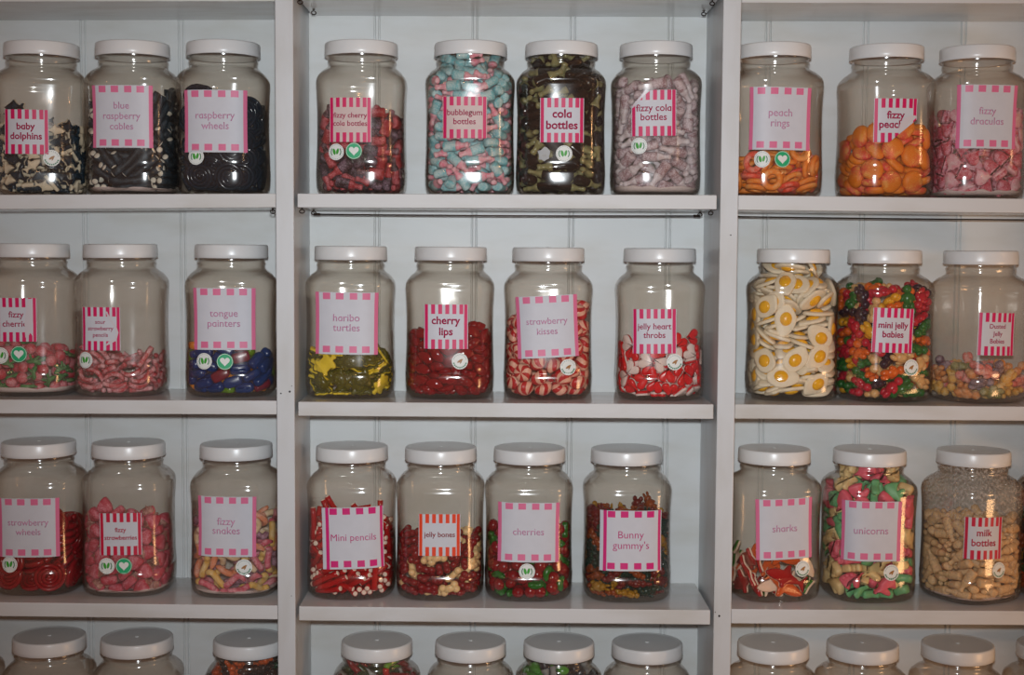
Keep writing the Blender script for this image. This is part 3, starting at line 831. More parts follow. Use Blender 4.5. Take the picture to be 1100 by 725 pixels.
36, -10, -70, -52, 73, -5, 7, 33, -64, 19, 252, 9, 8, -22, -62, -111, 248, 31, 38, 42, -57, -109, 202, 1, -9, -56, -51, -72, 142, -79, -24, 14, -44, -105, 151, -26, 77, 26, -43, -89, 103,
0, 23, 75, -25, -100, 227, -5, 2, -4, -21, -61, 249, -28, 55, 23, -16, -68, 118, -33, 37, 28, -14, 16, 251, 32, -4, 63, -13, -86, 142, -78, -13, -14, -11, 71, 166, -16, -6, 52, -3, -87, 87,
-30, 11, 77, 4, -112, 174, 63, 50, 11, 17, -106, 211, -31, -7, -14, 18, -77, 64, -49, 40, -19, 19, -87, 236, 22, -65, 45, 25, -111, 133, -21, 27, -51, 41, -75, 27, 28, 21, -58, 41, -79,
162, 50, -67, 19, 43, 70, 32, 60, 50, -35, 54, -87, 117, -55, -25, 34, 57, -61, 258, -5, -88, -30, 57, -57, 55, 47, 78, -13, 59, -105, 39, 8, 3, -40, 61, -74, 78, 22, 9, -1, 66, -40, 153,
-38, 17, -77, 69, -99, 195, -17, -50, -7, 79, -22, 133, -88, -11, -3, 87, -70, 252, -12, 16, -8, 92, -95, 155, -25, -23, -11, 107, -72, 223, 54, 6, 51, 109, -17, 229, -8, -25, -84, 114,
-49, 110, 80, -12, -43, 117, -18, 68, -3, -22, -3,),
3: (
-114, 50, 233, -59, -2, 60, -112, 60, 113, 56, -28, -63, -95, -94, 48, -55, -27, -49, -93, 88, 251, -16, -47, 50, -43, 116, 225, 5, -65, -67, -40, -83, 63, 66, -20, 63, -19, 84, 201, -2,
-68, -7, -2, -82, 185, 77, -3, 12, 1, -108, 28, 12, 1, 54, 4, 64, 245, 35, 12, 40, 60, -93, 226, 42, -83, 8, 81, -45, 79, 17, -22, 8, 104, -83, 192, -29, -49, 10, 104, 35, 257, -12, 9, 87,
114, -36, 135, -8, -9, -4,)},
'cables': {0: (
-117, 0, 126, 63, -65, -6, -116, -14, 39, -45, 43, -29, -116, 15, 286, 10, -11, 43, -114, -16, 171, -30, 9, -48, -107, -3, 76, -54, 48, 3, -106, -54, 72, -32, -57, 11, -96, -43, 265, 2,
-18, 40, -95, -40, 107, -51, 49, -39, -95, -29, 24, -61, -67, 8, -89, -41, 169, -44, 43, -48, -82, -24, 216, -8, -44, -54, -79, -106, 244, -8, 50, 13, -79, -58, 94, 68, 59, -26, -70, -50,
126, -88, 0, 23, -70, -49, 278, 1, 23, -33, -68, -51, 40, 8, -5, 46, -68, -73, 231, 38, 29, 55, -66, -110, 132, 38, -6, 76, -66, -62, 207, 11, -19, 90, -64, -66, 163, -50, 36, -44, -62,
-17, 24, -3, -5, 59, -59, -86, 55, -28, 2, -88, -58, -22, 250, 54, -41, -19, -58, -82, 288, -69, -2, -10, -58, -73, 133, 18, -67, 60, -52, 33, 39, -12, -2, -77, -42, -52, 169, -65, -52, 34,
-41, -39, 190, 2, 6, 0, -40, -60, 75, 7, 13, 22, -27, -78, 60, -78, -35, 23, -22, -93, 214, 27, -68, 29, -17, -72, 230, -62, -58, 35, -11, -76, 259, -19, 4, 20, -9, -90, 84, 46, -56, 49,
-4, 29, 24, -2, 6, -68, 0, -117, 235, 5, 63, -9, 1, -103, 145, -11, 93, -14, 3, -73, 146, -48, 2, 37, 3, -117, 166, -91, 1, 4, 4, -46, 221, -27, -49, 38, 8, -1, 24, -81, -39, 4, 9, -37,
156, -25, -77, 16, 9, -117, 102, 15, 62, -38, 11, -72, 98, 72, 3, -3, 13, -118, 46, 3, 31, -86, 21, -106, 26, -68, -2, -2, 21, -85, 121, -45, -2, 4, 22, -28, 287, -71, -37, 4, 28, -87, 262,
21, -82, 34, 40, -104, 101, 19, -20, 6, 43, -45, 85, 4, -94, 3, 46, -36, 159, 40, -61, -1, 48, 86, 24, -87, 17, 0, 48, 6, 24, 0, 0, -65, 48, -96, 79, 29, 19, -84, 49, -86, 53, 1, 72, 26,
50, -85, 213, -55, 41, -58, 55, -104, 186, -5, -57, -54, 55, -65, 278, -9, -3, -77, 63, -7, 199, -8, 8, -78, 64, -36, 199, -12, 72, -43, 67, -64, 63, 85, -12, 38, 68, 36, 214, -2, -53, 72,
68, 37, 240, 3, 22, 91, 70, -33, 24, 0, 0, 40, 70, 112, 286, -40, -29, -35, 72, -22, 222, 7, -22, -75, 75, -107, 259, 42, -22, 34, 77, -42, 239, 23, -58, -56, 78, -47, 159, -18, 67, 23, 81,
-24, 147, 81, 14, 40, 82, 13, 233, 23, 54, -53, 85, -47, 116, 30, 57, 20, 87, -29, 45, -17, -14, 40, 88, 64, 181, 1, -33, 0, 90, -60, 197, -22, -34, 0, 92, 13, 280, 22, 4, -64, 92, 23, 108,
8, -22, 40, 92, -91, 249, -20, 56, 11, 97, 70, 69, -67, 37, 45, 97, -68, 239, -55, -32, -25, 98, -36, 24, -4, 5, -53, 99, 33, 146, -61, -48, -14, 105, 82, 242, 11, -42, -5, 108, -59, 161,
-52, 34, -57, 112, 63, 87, -26, -54, -3, 113, -38, 44, 72, 60, -1, 114, -34, 66, 71, 61, -1, 116, -16, 99, -47, -34, 40, 116, 0, 295, -60, -53, -39, 119, 7, 136, -49, 21, -51,)},
'cherries': {0: (
-115, -23, 211, -53, 32, -45, -115, -27, 112, -25, 47, -12, -109, -63, 164, 14, 46, 33, -106, 59, 43, -47, -35, 28, -102, 14, 98, -3, -33, 38, -98, -76, 43, -34, -56, 39, -92, -92, 101,
-19, -46, 59, -91, -21, 61, -2, -93, 10, -90, -16, 27, -4, 6, -57, -76, -57, 214, -14, 79, -11, -74, 39, 192, -49, 21, 57, -73, -54, 86, -34, 77, 12, -71, -12, 135, 59, 38, 32, -69, -55,
173, -56, 10, -22, -67, -108, 183, -13, 53, 49, -67, -72, 132, -7, 12, 45, -51, -72, 56, -31, 71, -14, -48, -112, 246, 40, -31, 29, -40, -86, 27, -62, 65, -7, -37, 88, 111, 10, 19, 62, -33,
-103, 81, -5, -84, -13, -23, -103, 110, -1, -85, 6, -17, -85, 210, 9, 38, -75, -5, -78, 128, 15, 6, 93, -5, -116, 156, -53, 5, 6, 0, 104, 73, 13, -1, 93, 4, -70, 163, 15, 10, 1, 7, -116,
213, -54, 3, 4, 11, -69, 48, 33, 23, -10, 19, -71, 244, 5, -70, 9, 20, -58, 194, -77, 29, 14, 20, 82, 35, 14, 18, 52, 20, -110, 38, 1, -48, -80, 28, 92, 106, 68, 34, 13, 38, -114, 99, -45,
-30, -29, 43, -77, 68, -55, 1, 22, 49, -24, 206, 17, 22, 63, 60, -64, 107, -72, -25, 23, 60, -95, 198, 12, -19, 61, 61, -97, 156, -70, 6, 8, 66, -59, 27, -4, -7, 61, 77, -90, 235, 17, -79,
-11, 81, -98, 58, 19, 40, -34, 91, 2, 179, -46, 43, -52, 94, -62, 169, 68, -14, -26, 99, -81, 111, 32, 31, 10, 100, -41, 45, 6, 29, 43, 113, -50, 211, 60, -11, -62, 114, 39, 63, 37, 45, 33,
115, -23, 80, 18, -39, -29, 115, -17, 150, -3, 44, -13,)},
'cherrycola': {0: (
-114, -23, 153, 61, 65, 22, -112, 53, 189, 41, 18, 45, -107, -8, 28, -13, 20, -43, -101, -30, 52, 2, 28, -22, -98, -87, 236, -45, -4, -43, -95, -25, 238, -3, 10, 47, -94, -92, 119, 44, 2,
72, -90, 98, 228, 35, 42, -36, -90, -98, 196, 19, -39, 0, -77, -27, 71, -23, 9, -56, -66, -5, 121, -62, 39, -36, -54, -59, 88, 70, -42, -23, -46, -63, 173, 7, 12, 57, -46, 112, 245, 33, 24,
-78, -37, -86, 137, -60, -43, 37, -29, 87, 180, 49, -56, -33, -15, -64, 189, -78, 35, 19, -11, 68, 37, 92, -9, 14, -2, -58, 219, 57, 41, -8, 10, -116, 186, -32, -1, -1, 16, -66, 147, -31,
-4, 13, 18, 100, 256, -41, 51, 65, 36, -116, 66, 2, -62, -61, 39, -109, 248, -5, 90, -22, 41, -112, 162, 4, -8, -87, 48, -83, 206, 38, 21, -17, 60, 37, 75, -8, 43, 41, 65, -84, 76, 28, 53,
-14, 79, -79, 140, 45, 6, -2, 82, 17, 26, -43, 83, 1, 89, -98, 219, 50, -16, 41, 93, 63, 227, -69, 19, -17, 96, -34, 174, -71, 17, -29, 104, -8, 238, -72, -43, 11, 106, 10, 98, -7, 13, -51,
107, -74, 75, -54, 8, -61, 107, 55, 56, -71, 50, 2, 108, 73, 111, 48, 8, -44, 114, -44, 218, 36, 31, 30, 114, 10, 195, 16, -1, -43, 115, -44, 90, 13, 43, 8, 116, 5, 125, 58, -44, -29, 117,
-1, 161, 48, 27, 43,),
1: (
-112, -37, 106, 58, 71, -14, -103, -67, 53, -1, 37, -11, -101, -25, 180, -7, 5, 40, -89, 70, 31, -29, 64, -42, -77, -24, 154, -69, -60, 22, -70, -68, 32, 34, -51, -38, -70, -88, 152, -10,
-16, -36, -68, 18, 26, 71, 58, -5, -67, -36, 196, -7, 1, -41, -66, 46, 80, 1, -3, -43, -66, 27, 253, 50, 56, -15, -63, -36, 224, 42, 78, -8, -58, -83, 117, -41, -35, 32, -56, -112, 77, -14,
54, 55, -49, -85, 56, -10, 11, -7, -38, -116, 221, -45, -18, -25, -28, -109, 31, 69, 4, -8, -26, -90, 207, -2, -77, 47, -22, -64, 61, 29, 57, -33, -21, 106, 29, -7, -92, -15, -18, -76, 26,
-8, 90, 1, -5, -117, 125, 32, -42, 43, 4, -4, 256, -30, -50, 38, 11, -90, 60, -10, 10, 13, 27, -116, 218, -9, 47, -79, 29, -88, 89, -53, -68, 35, 30, -108, 37, -15, 15, -83, 44, -66, 174,
-39, 75, -17, 57, -107, 131, -17, 1, 6, 58, -52, 29, -14, 41, -57, 61, -35, 94, 44, 21, 26, 66, 70, 27, 94, 6, 0, 73, -56, 116, -20, 54, -46, 77, -64, 227, 57, -39, 58, 86, -61, 164, 41,
61, -48, 87, -90, 57, -63, 3, -55, 109, -25, 31, 37, -34, -46,)},
'cola': {0: (
-117, 9, 52, 25, 39, 32, -116, -34, 261, -33, -40, 40, -114, 31, 79, -64, -59, 26, -113, -35, 142, -1, 20, 49, -113, -32, 292, 61, -59, -15, -113, -40, 228, -9, -27, 46, -113, -7, 339, -22,
-4, -48, -111, 57, 310, 40, 4, 48, -109, 29, 188, -52, 69, -16, -108, 53, 243, -47, 66, 12, -106, -52, 120, -11, 5, 58, -106, 58, 157, -54, 73, -23, -105, 57, 218, -49, 73, 8, -104, -60,
43, 1, 11, 57, -98, 2, 112, 44, 80, -7, -96, -72, 188, -76, 49, -8, -96, 28, 25, 71, 61, -2, -92, -25, 85, -25, 46, -63, -89, -3, 142, -10, 18, 15, -89, -22, 314, 40, 24, 7, -88, -44, 212,
27, 71, 29, -82, -60, 289, 3, -15, -58, -81, -57, 89, -4, -16, 10, -80, -9, 352, 72, -26, -17, -80, -25, 50, -6, 7, -41, -78, -18, 183, -37, -65, 47, -73, 65, 53, 68, 36, 10, -73, -46, 25,
-4, 1, 80, -71, -83, 172, -17, 76, 17, -67, -103, 111, -67, 11, -18, -66, -89, 26, -1, 15, 76, -65, -58, 377, 18, 45, 61, -64, -110, 162, 25, 57, -39, -64, 17, 30, -46, 48, -29, -62, -80,
330, 25, -25, -75, -62, -78, 267, -10, 1, 16, -59, -104, 248, -3, -5, -12, -59, 19, 423, 24, -52, -55, -58, -104, 65, -8, -88, -3, -53, -34, 379, -27, 27, 10, -53, -84, 90, -17, 41, 60,
-53, -71, 151, -73, 31, 6, -50, -108, 221, 11, -7, -8, -43, 100, 27, 15, 3, 11, -41, -107, 359, 38, -10, 8, -35, -106, 277, 11, -54, -74, -32, -115, 324, -10, 70, 36, -32, -70, 72, -76, 27,
-7, -29, -116, 90, 5, 47, -80, -28, -88, 302, -17, -3, 1, -23, -90, 212, 52, -18, -40, -18, -61, 400, 52, -49, 45, -15, -17, 392, -13, 4, -69, -11, -74, 160, 0, 48, 48, -9, -65, 200, -10,
55, 41, -8, -85, 362, -36, -29, -23, -6, -21, 416, -10, 5, -70, -5, -118, 138, -46, 17, 12, -2, 70, 26, 79, 7, -4, 2, 77, 240, -76, -14, 4, 3, -101, 240, -70, 23, 10, 6, 97, 39, -84, 2, 20,
8, 67, 303, 12, 3, -5, 12, -65, 53, 33, -3, 13, 14, -114, 320, 20, 16, -86, 17, 63, 86, 3, 68, 65, 19, -87, 87, 9, 43, 55, 20, -84, 338, 40, 55, -15, 22, -73, 140, -57, -34, -7, 23, -63,
388, 15, 63, -39, 25, -112, 149, -29, -15, -83, 28, -102, 25, 92, 5, -6, 29, -92, 55, -28, -7, 22, 29, -81, 250, -26, -84, -27, 31, -114, 261, 8, 25, -83, 34, -116, 293, -18, 63, 60, 37,
-66, 358, 16, 75, -41, 38, -64, 25, 3, 1, -84, 40, -40, 373, 22, 5, -88, 40, -95, 200, 5, 8, 13, 46, -4, 423, -13, 7, -80, 48, -32, 408, -11, -16, -3, 51, -109, 174, -13, 29, -82, 52, -54,
310, 75, 48, 5, 60, -54, 190, -76, -13, 7, 63, -35, 133, -3, 30, -62, 64, 62, 25, -63, 69, 2, 64, -29, 97, 56, 55, 14, 66, 26, 122, 16, -13, -49, 67, -77, 290, -29, -26, 77, 68, -89, 145,
-74, 14, 19, 69, -41, 356, 1, 87, 6, 74, -69, 238, 23, -10, 5, 77, -56, 331, 84, 38, -6, 79, -88, 40, 75, 29, -3, 81, -53, 266, -13, 42, 77, 81, 25, 380, -31, -28, 42, 83, 37, 196, -10,
-78, 39, 83, -48, 297, 11, 77, -19, 84, -30, 52, 10, -10, -81, 85, -7, 75, 3, -4, -70, 87, -85, 66, -15, 1, -67, 87, -48, 154, 21, -4, -76, 88, -88, 97, -26, 40, -61, 88, -44, 79, -2, 27,
-66, 91, -80, 209, 10, 7, 24, 91, -57, 124, -7, 22, -63, 91, 8, 248, -55, 9, -21, 93, 4, 215, -79, -34, -6, 97, -78, 343, -43, -22, 21, 100, -87, 268, 45, -14, 40, 101, -27, 255, 7, -39,
40, 103, -7, 188, 12, -27, -19, 103, -7, 25, 68, 62, -4, 105, 14, 304, 2, 2, 53, 109, -74, 151, 12, 42, -12, 112, 40, 53, -7, 19, -36, 113, 40, 264, 58, -51, 4, 113, 34, 160, -13, -18, 45,
116, 29, 104, -60, -41, 44, 117, 10, 331, -59, -40, 39,)},
'dolphins': {0: (
-118, -19, 122, 41, -33, -39, -116, -44, 86, 25, -42, -17, -116, -35, 193, -72, -51, -3, -115, -49, 147, 40, -32, -33, -110, -45, 56, -30, -21, 54, -106, 10, 57, -14, -38, 46, -104, -80,
170, -52, -65, -11, -103, -19, 171, 3, 1, 15, -101, -51, 215, -69, -35, -2, -96, -88, 193, 48, -22, -17, -95, -72, 115, 25, 10, 38, -94, -91, 80, 21, 55, 48, -93, -9, 30, -9, 2, 10, -90,
-95, 42, 30, 68, 37, -87, -56, 28, 43, -24, -25, -85, 52, 27, 46, 50, 47, -79, -103, 140, 50, -19, -2, -77, -107, 229, 9, -54, 36, -76, -67, 148, 46, 53, 12, -73, -68, 91, -26, -34, 2, -71,
-107, 265, 50, -10, -7, -71, -108, 104, 41, -5, -11, -67, -72, 191, 35, 28, -1, -65, -48, 36, -28, -48, 48, -62, -111, 57, 49, 3, -15, -61, -112, 176, 2, -4, 2, -60, -80, 133, -9, -23, 4,
-60, 70, 58, -50, 4, 14, -58, 80, 24, 79, -52, 0, -54, -68, 54, 11, -11, 71, -48, -83, 101, 64, 14, 36, -43, -104, 27, 26, 87, 15, -41, -116, 244, -45, 5, 0, -39, -35, 151, 47, -1, 37, -38,
-77, 73, -4, 16, -82, -29, 76, 74, -15, -59, -52, -28, -101, 157, -44, 78, -1, -26, -118, 122, -10, -63, -64, -25, -72, 187, 3, -48, -51, -22, -117, 209, -1, -65, 64, -20, -118, 89, -18,
54, 55, -19, -54, 153, 2, -43, -56, -18, -89, 92, 16, 3, 14, -14, 79, 26, 49, -7, 13, -8, -75, 26, 46, -9, 11, -6, -80, 133, 15, -7, 25, -2, -119, 179, -47, 3, 3, 2, -101, 149, -53, -64,
-19, 3, -119, 60, 46, -11, 11, 6, 110, 29, 30, -7, 12, 6, -92, 216, 14, -61, 43, 9, -98, 27, -7, -62, -62, 9, -90, 184, 9, -93, -14, 9, -85, 69, -17, 78, -21, 11, -101, 114, -41, 17, -24,
13, -119, 225, 47, -1, 2, 28, -71, 164, -61, -57, -10, 31, 73, 99, -47, 5, -9, 34, 87, 24, 85, 40, 0, 38, -100, 40, 36, 7, 76, 41, -99, 131, 47, -44, -21, 43, -87, 89, 28, -49, 27, 44,
-115, 196, 3, -63, -66, 45, -115, 87, 47, 8, 0, 53, -60, 143, 65, 63, 18, 56, -85, 183, 20, 35, -2, 57, -112, 163, 51, 5, 8, 59, -71, 47, -7, 94, 0, 63, -112, 54, 38, 19, -3, 64, -64, 24,
-53, 78, 0, 64, -75, 117, 73, 53, 20, 69, 44, 32, -15, -49, 30, 71, 91, 28, 45, 18, 42, 71, -90, 142, 13, -2, -53, 76, -74, 92, -39, -34, 1, 79, -101, 211, 51, 18, 10, 82, -101, 107, 39,
23, 5, 83, -40, 160, 48, 40, 61, 88, -57, 194, 42, 36, 32, 95, -36, 75, 49, -30, -54, 96, 37, 34, -33, 34, -20, 97, -89, 170, 33, 38, -3, 98, -67, 30, 24, -41, -57, 99, -87, 69, -41, 56,
-56, 100, -17, 29, -6, 8, -68, 107, -73, 124, 22, 29, 25, 114, -60, 188, -7, -46, -3, 115, 42, 172, 29, -36, -29, 116, -47, 71, 64, -6, 64, 117, -31, 159, 46, -30, -49, 118, -1, 143, 43,
31, 43, 118, -19, 109, 39, 33, 39, 118, 23, 57, 49, 28, 49, 119, 26, 111, -3, -47, 6, 119, -21, 58, -17, -44, 17,)},
'draculas': {0: (
-117, -22, 201, -37, -40, 38, -117, 17, 125, -33, -38, 35, -117, -4, 81, -11, -44, 18, -116, -17, 150, 36, -36, -31, -116, 22, 195, 38, -40, -35, -116, -32, 257, -60, -16, 59, -115, -42,
110, 60, 13, -71, -115, -38, 60, 44, -31, -38, -113, 51, 237, -2, -53, -11, -113, -61, 215, 40, -29, -31, -112, 59, 84, -32, -37, 25, -111, -58, 159, 38, -33, -26, -110, 67, 183, -68, 19,
62, -105, 63, 150, -89, -7, 2, -103, -82, 59, -43, 16, -29, -100, 19, 52, 22, -32, -10, -99, -87, 114, -50, 9, -29, -99, 71, 36, -16, 47, -45, -93, -94, 253, -55, -13, -44, -90, -97, 196,
-10, 46, 29, -86, -54, 26, -36, 87, 0, -85, -13, 26, -71, 62, 0, -83, -57, 88, 8, -39, 24, -83, -59, 240, -53, -50, 20, -81, -39, 172, -28, -83, -10, -81, -102, 157, 11, -52, 33, -79, 46,
33, -61, 26, 67, -74, -105, 77, 33, -32, 18, -72, -74, 131, -15, -52, 51, -71, -47, 125, -47, -39, -42, -65, -3, 55, 0, -46, 15, -63, -97, 34, 62, 58, 30, -57, -80, 169, 28, -87, -1, -55,
44, 36, 51, 14, 41, -55, -114, 225, 23, 56, -61, -53, -113, 126, 46, -11, 4, -52, -65, 243, 65, -49, -27, -46, -82, 73, 4, 2, -41, -44, -70, 268, 45, -63, -22, -44, -78, 198, 3, -71, -9,
-39, -92, 106, -23, 46, 42, -37, -114, 296, 53, 15, -22, -35, -116, 177, 46, -15, 10, -32, -110, 250, -45, -62, 14, -28, -119, 64, -14, -59, -60, -27, -74, 26, -8, -92, -3, -21, -75, 51,
-9, -92, -4, -14, -94, 143, -75, 55, 6, -13, -86, 216, 3, -1, -59, -12, 71, 26, -60, 71, -3, -9, -87, 181, -25, -45, 37, -5, -103, 34, 37, 37, -15, 1, -117, 99, 22, 52, -53, 2, -117, 271,
22, -56, 51, 4, -79, 254, -46, -41, 59, 6, -87, 108, 57, -50, -36, 10, -117, 210, 39, -30, 31, 12, 80, 105, 7, 5, -11, 14, -117, 171, 41, 27, -26, 29, -84, 134, 11, -19, -25, 30, 86, 26,
-16, 92, 2, 32, -110, 76, -45, 61, -12, 32, -117, 125, 19, 53, -50, 36, -110, 230, 11, 16, 37, 41, -59, 179, -8, 46, -61, 44, -79, 56, 29, -1, -47, 44, -114, 271, 47, 17, -9, 46, -107, 38,
8, 67, -43, 48, -66, 26, 91, 25, 0, 57, -106, 199, -51, 62, -12, 61, 33, 41, 47, -18, -31, 62, -112, 155, 47, -16, 20, 68, -65, 90, 26, -30, 28, 72, -102, 93, 10, 18, 44, 75, -52, 203, -43,
-28, -57, 77, 50, 32, -6, 51, 21, 78, -106, 241, -30, 53, 65, 84, -97, 46, -31, -19, 1, 86, -92, 167, 9, 38, 45, 91, -37, 87, 30, 41, 24, 93, -95, 121, 19, 44, -18, 95, 0, 26, -90, -28, 0,
95, -49, 26, -13, 93, -4, 103, -81, 200, 32, -50, -51, 105, -75, 73, 56, -5, 55, 106, -69, 251, 64, -19, 49, 115, -51, 125, -22, 45, -27, 115, -51, 169, 0, -47, -8, 118, -34, 223, -8, -47,
5,)},
'dustbabies': {0: (
-86, -32, 77, 24, -8, 48, -69, -104, 99, 26, 32, -56, -69, 75, 51, -81, -5, -9, -66, 87, 97, 56, 22, -35, -55, -69, 105, -11, 12, -50, -18, -7, 76, 15, 1, 70, 40, 78, 106, 0, 56, -73, 62,
13, 106, 58, 46, -25, 72, -101, 64, -14, -20, -32, 110, -49, 34, -41, 8, 81,),
1: (
-107, 57, 37, -52, 13, -72, -97, 7, 85, 11, -24, 71, -93, 6, 37, -67, 43, 40, -31, -68, 27, 6, -16, 26, -29, -5, 50, 13, -9, 80, 8, -110, 72, 15, -64, 44, 13, 97, 103, -67, 38, 31, 27, -89,
38, 30, 66, 4, 66, -85, 32, 9, 82, -8,),
2: (
-110, 56, 86, -15, -50, 0, -98, -55, 27, -21, -1, -81, -82, -61, 89, -72, 36, 31, -79, -26, 41, -9, 14, -28, -76, 26, 64, 1, -6, 10, -36, -68, 61, -46, 56, 10, -12, 2, 103, -50, -69, 5, 25,
-77, 69, 23, -24, -66, 37, -62, 105, -19, 13, -33, 77, -83, 90, 4, -31, -57, 78, -18, 87, 65, 37, 7, 85, 59, 104, -78, 51, -12,),
3: (
-86, 58, 104, 8, 32, 51, -75, -89, 63, 60, 44, -22, -11, -100, 105, -34, 35, 68, -9, -48, 99, -5, 32, 40,),
4: (
-88, -17, 111, 68, -56, 3, -48, -111, 35, -18, 26, 41,)},
'edgejar': {0: (
-117, -4, 311, -43, -32, 43, -116, -16, 185, 29, -42, -25, -112, 64, 181, -11, -46, -3, -110, -60, 146, 29, 44, 39, -109, 57, 53, -2, -53, -8, -100, -80, 316, 36, 49, 50, -92, 9, 53, -94,
-1, 0, -88, 1, 260, 84, -2, -20, -86, -2, 26, 0, 0, 63, -86, -23, 340, 50, 49, 38, -85, 49, 225, -18, 14, -40, -81, -28, 217, -5, -9, 45, -79, -76, 124, -12, -17, 44, -76, -32, 160, 1, -2,
-42, -69, -39, 191, 43, 76, 10,),
1: (
-113, -49, 94, -37, 34, -31, -95, 4, 86, -70, 36, -2, -95, 52, 270, 18, 67, 19, -84, -91, 179, -5, 31, -9, -80, -39, 255, 14, 58, -70, -80, 87, 103, 3, -3, -74, -78, -82, 36, 40, 72, 2,
-64, -107, 82, 5, 65, 53, -27, 68, 332, 14, -51, -41, 0, 103, 356, 89, 8, -11,),
2: (
-116, 10, 226, 28, -43, -26, -109, 58, 320, 3, 50, 0, -101, -80, 250, -2, 45, 29, -95, -10, 122, 51, -14, -12, -72, 47, 192, -2, -1, 41, -72, 72, 147, 20, 71, -14, -62, -61, 102, 3, -16,
-16,),
3: (
-101, -55, 52, -14, -4, 55, -100, 33, 143, -9, -28, -15, -81, -48, 298, 27, 76, 2,)},
'eggs': {0: (
-114, -24, 71, 25, -40, -24, -112, 62, 58, -43, 29, -59, -104, -19, 151, 18, -10, -40, -99, -87, 126, 41, -4, -37, -97, -91, 294, -42, -49, 61, -92, 65, 310, -50, 76, 18, -91, 9, 50, 43,
72, -2, -84, 23, 105, 54, -2, 6, -83, 2, 120, 47, -19, 6, -81, -54, 92, 7, 27, -68, -77, 22, 19, 0, 0, -37, -75, -32, 367, 1, -11, -16, -74, -87, 304, 36, -33, -5, -73, -68, 63, 11, -6, 8,
-73, 54, 328, 1, 2, 18, -63, -91, 203, -21, -82, -4, -61, -69, 237, -6, -8, 28, -60, 16, 381, 86, -23, -4, -60, -64, 28, 61, 59, 9, -54, -81, 215, 7, 7, 14, -43, -81, 119, 6, -12, 8, -42,
-12, 320, 1, -4, 66, -40, -90, 365, 13, -24, 36, -39, -81, 175, 1, -5, 43, -38, 78, 157, 54, 59, 3, -29, 31, 389, -5, 6, -90, -26, -83, 154, 12, -6, 15, -11, -91, 35, 2, 90, -9, -10, -81,
250, 19, -4, -85, -8, -116, 132, 24, 51, -53, 5, -86, 233, -74, -57, -12, 6, -82, 53, 57, 65, -11, 6, -84, 203, 5, 3, 29, 12, -22, 395, 59, 70, -5, 29, -88, 90, 39, 78, -8, 30, -89, 354, 6,
-21, 24, 34, 38, 390, 32, -11, -40, 35, -80, 68, 62, -66, 12, 43, -96, 252, 4, -7, 7, 57, -69, 219, 3, -6, -48, 59, -104, 54, 56, -3, 18, 68, -66, 29, -6, -15, 90, 73, -54, 205, -15, -12,
59, 77, -25, 331, 4, -8, -58, 82, -40, 323, 54, -71, 25, 85, -48, 72, 4, 7, -21, 87, -66, 173, -4, 30, -71, 102, -6, 249, -57, 43, -21, 109, -71, 227, 25, 44, 6, 117, -22, 338, 52, 20, 63,),
1: (
-116, -21, 269, 58, -12, -58, -115, -10, 186, 41, -32, -41, -109, 61, 264, -34, -17, 38, -101, 57, 231, -50, -1, 74, -98, -3, 253, -36, -26, 50, -94, 40, 164, 43, 70, -20, -94, -65, 204,
-40, -63, 3, -93, -40, 39, 68, 49, 4, -91, 69, 112, -14, -5, 28, -89, 19, 214, 11, -35, -20, -82, -44, 175, -13, 15, -66, -80, -27, 301, 1, 15, -18, -78, -73, 252, -14, 0, 80, -77, -55,
134, 8, -11, -8, -77, 27, 307, -2, 16, -74, -75, 75, 179, -15, 9, 88, -75, 17, 344, 2, 3, -69, -73, 73, 358, 47, -78, 24, -66, -59, 322, 80, -14, -24, -56, -76, 44, 14, -7, -76, -54, -9,
204, 37, -54, -20, -48, -114, 78, -3, -52, 71, -48, 8, 414, 17, 5, -22, -47, -81, 92, 13, -24, 67, -43, -52, 345, 4, -90, 6, -41, -113, 252, 35, -34, 30, -27, -74, 322, 85, 16, -29, -22,
-58, 414, -26, -86, 12, -22, -85, 289, 72, 48, -20, -7, 45, 413, 1, 24, -91, -5, -86, 362, 29, -1, -34, 8, -81, 119, -1, -32, 43, 10, -89, 182, -1, 10, -28, 16, 31, 326, -6, -1, 86, 22,
-59, 313, 30, 27, 9, 33, -84, 316, 61, 23, 10, 43, -61, 117, -10, 28, -39, 44, -104, 313, 67, 5, 20, 47, 63, 194, 82, -7, -8, 50, -57, 149, 18, 3, 37, 53, -29, 415, -22, 27, -45, 55, 28,
245, -16, -39, 46, 62, -90, 274, -1, 4, -88, 63, -104, 138, 50, -10, 25, 66, 35, 393, 30, -22, -24, 66, -108, 201, 50, 25, -9, 68, -47, 366, 12, -1, 45, 71, -52, 241, -2, -6, 56, 81, -54,
51, 2, -3, -79, 83, -35, 29, -18, 85, 13, 84, 1, 184, 7, 6, -67, 85, -18, 287, 4, -8, 16, 88, -11, 101, 7, 2, 16, 88, -16, 267, 4, -8, 16, 90, -76, 313, -45, 62, -30, 90, -73, 118, 18, -7,
40, 99, -57, 101, 21, 2, 46, 99, -45, 156, -6, 23, -55,)},
'fizzycherries': {0: (
-102, -29, 125, 3, -9, 13, -97, -31, 60, -5, -25, 87, -96, -69, 58, -62, 11, -3, -91, -48, 97, -3, -2, 58, -82, -88, 129, -68, 13, -12, -81, -99, 70, 3, -46, 48, -78, -105, 158, -16, -50,
66, -73, -47, 25, -86, -17, 2, -44, -84, 118, -26, 72, 24, -41, -98, 35, 58, -61, 19, -36, -14, 98, 1, -12, 8, -35, -72, 55, 87, -5, 13, -27, -44, 126, -66, -38, -22, -26, -71, 84, -11,
-12, 41, -25, -117, 124, 9, -52, 68, -8, -31, 25, -6, 4, -34, -5, -82, 158, -8, -15, -56, 16, -117, 74, -43, -31, -38, 26, -93, 29, 0, -8, -93, 35, -70, 98, 7, -5, 10, 36, -85, 125, 6, 25,
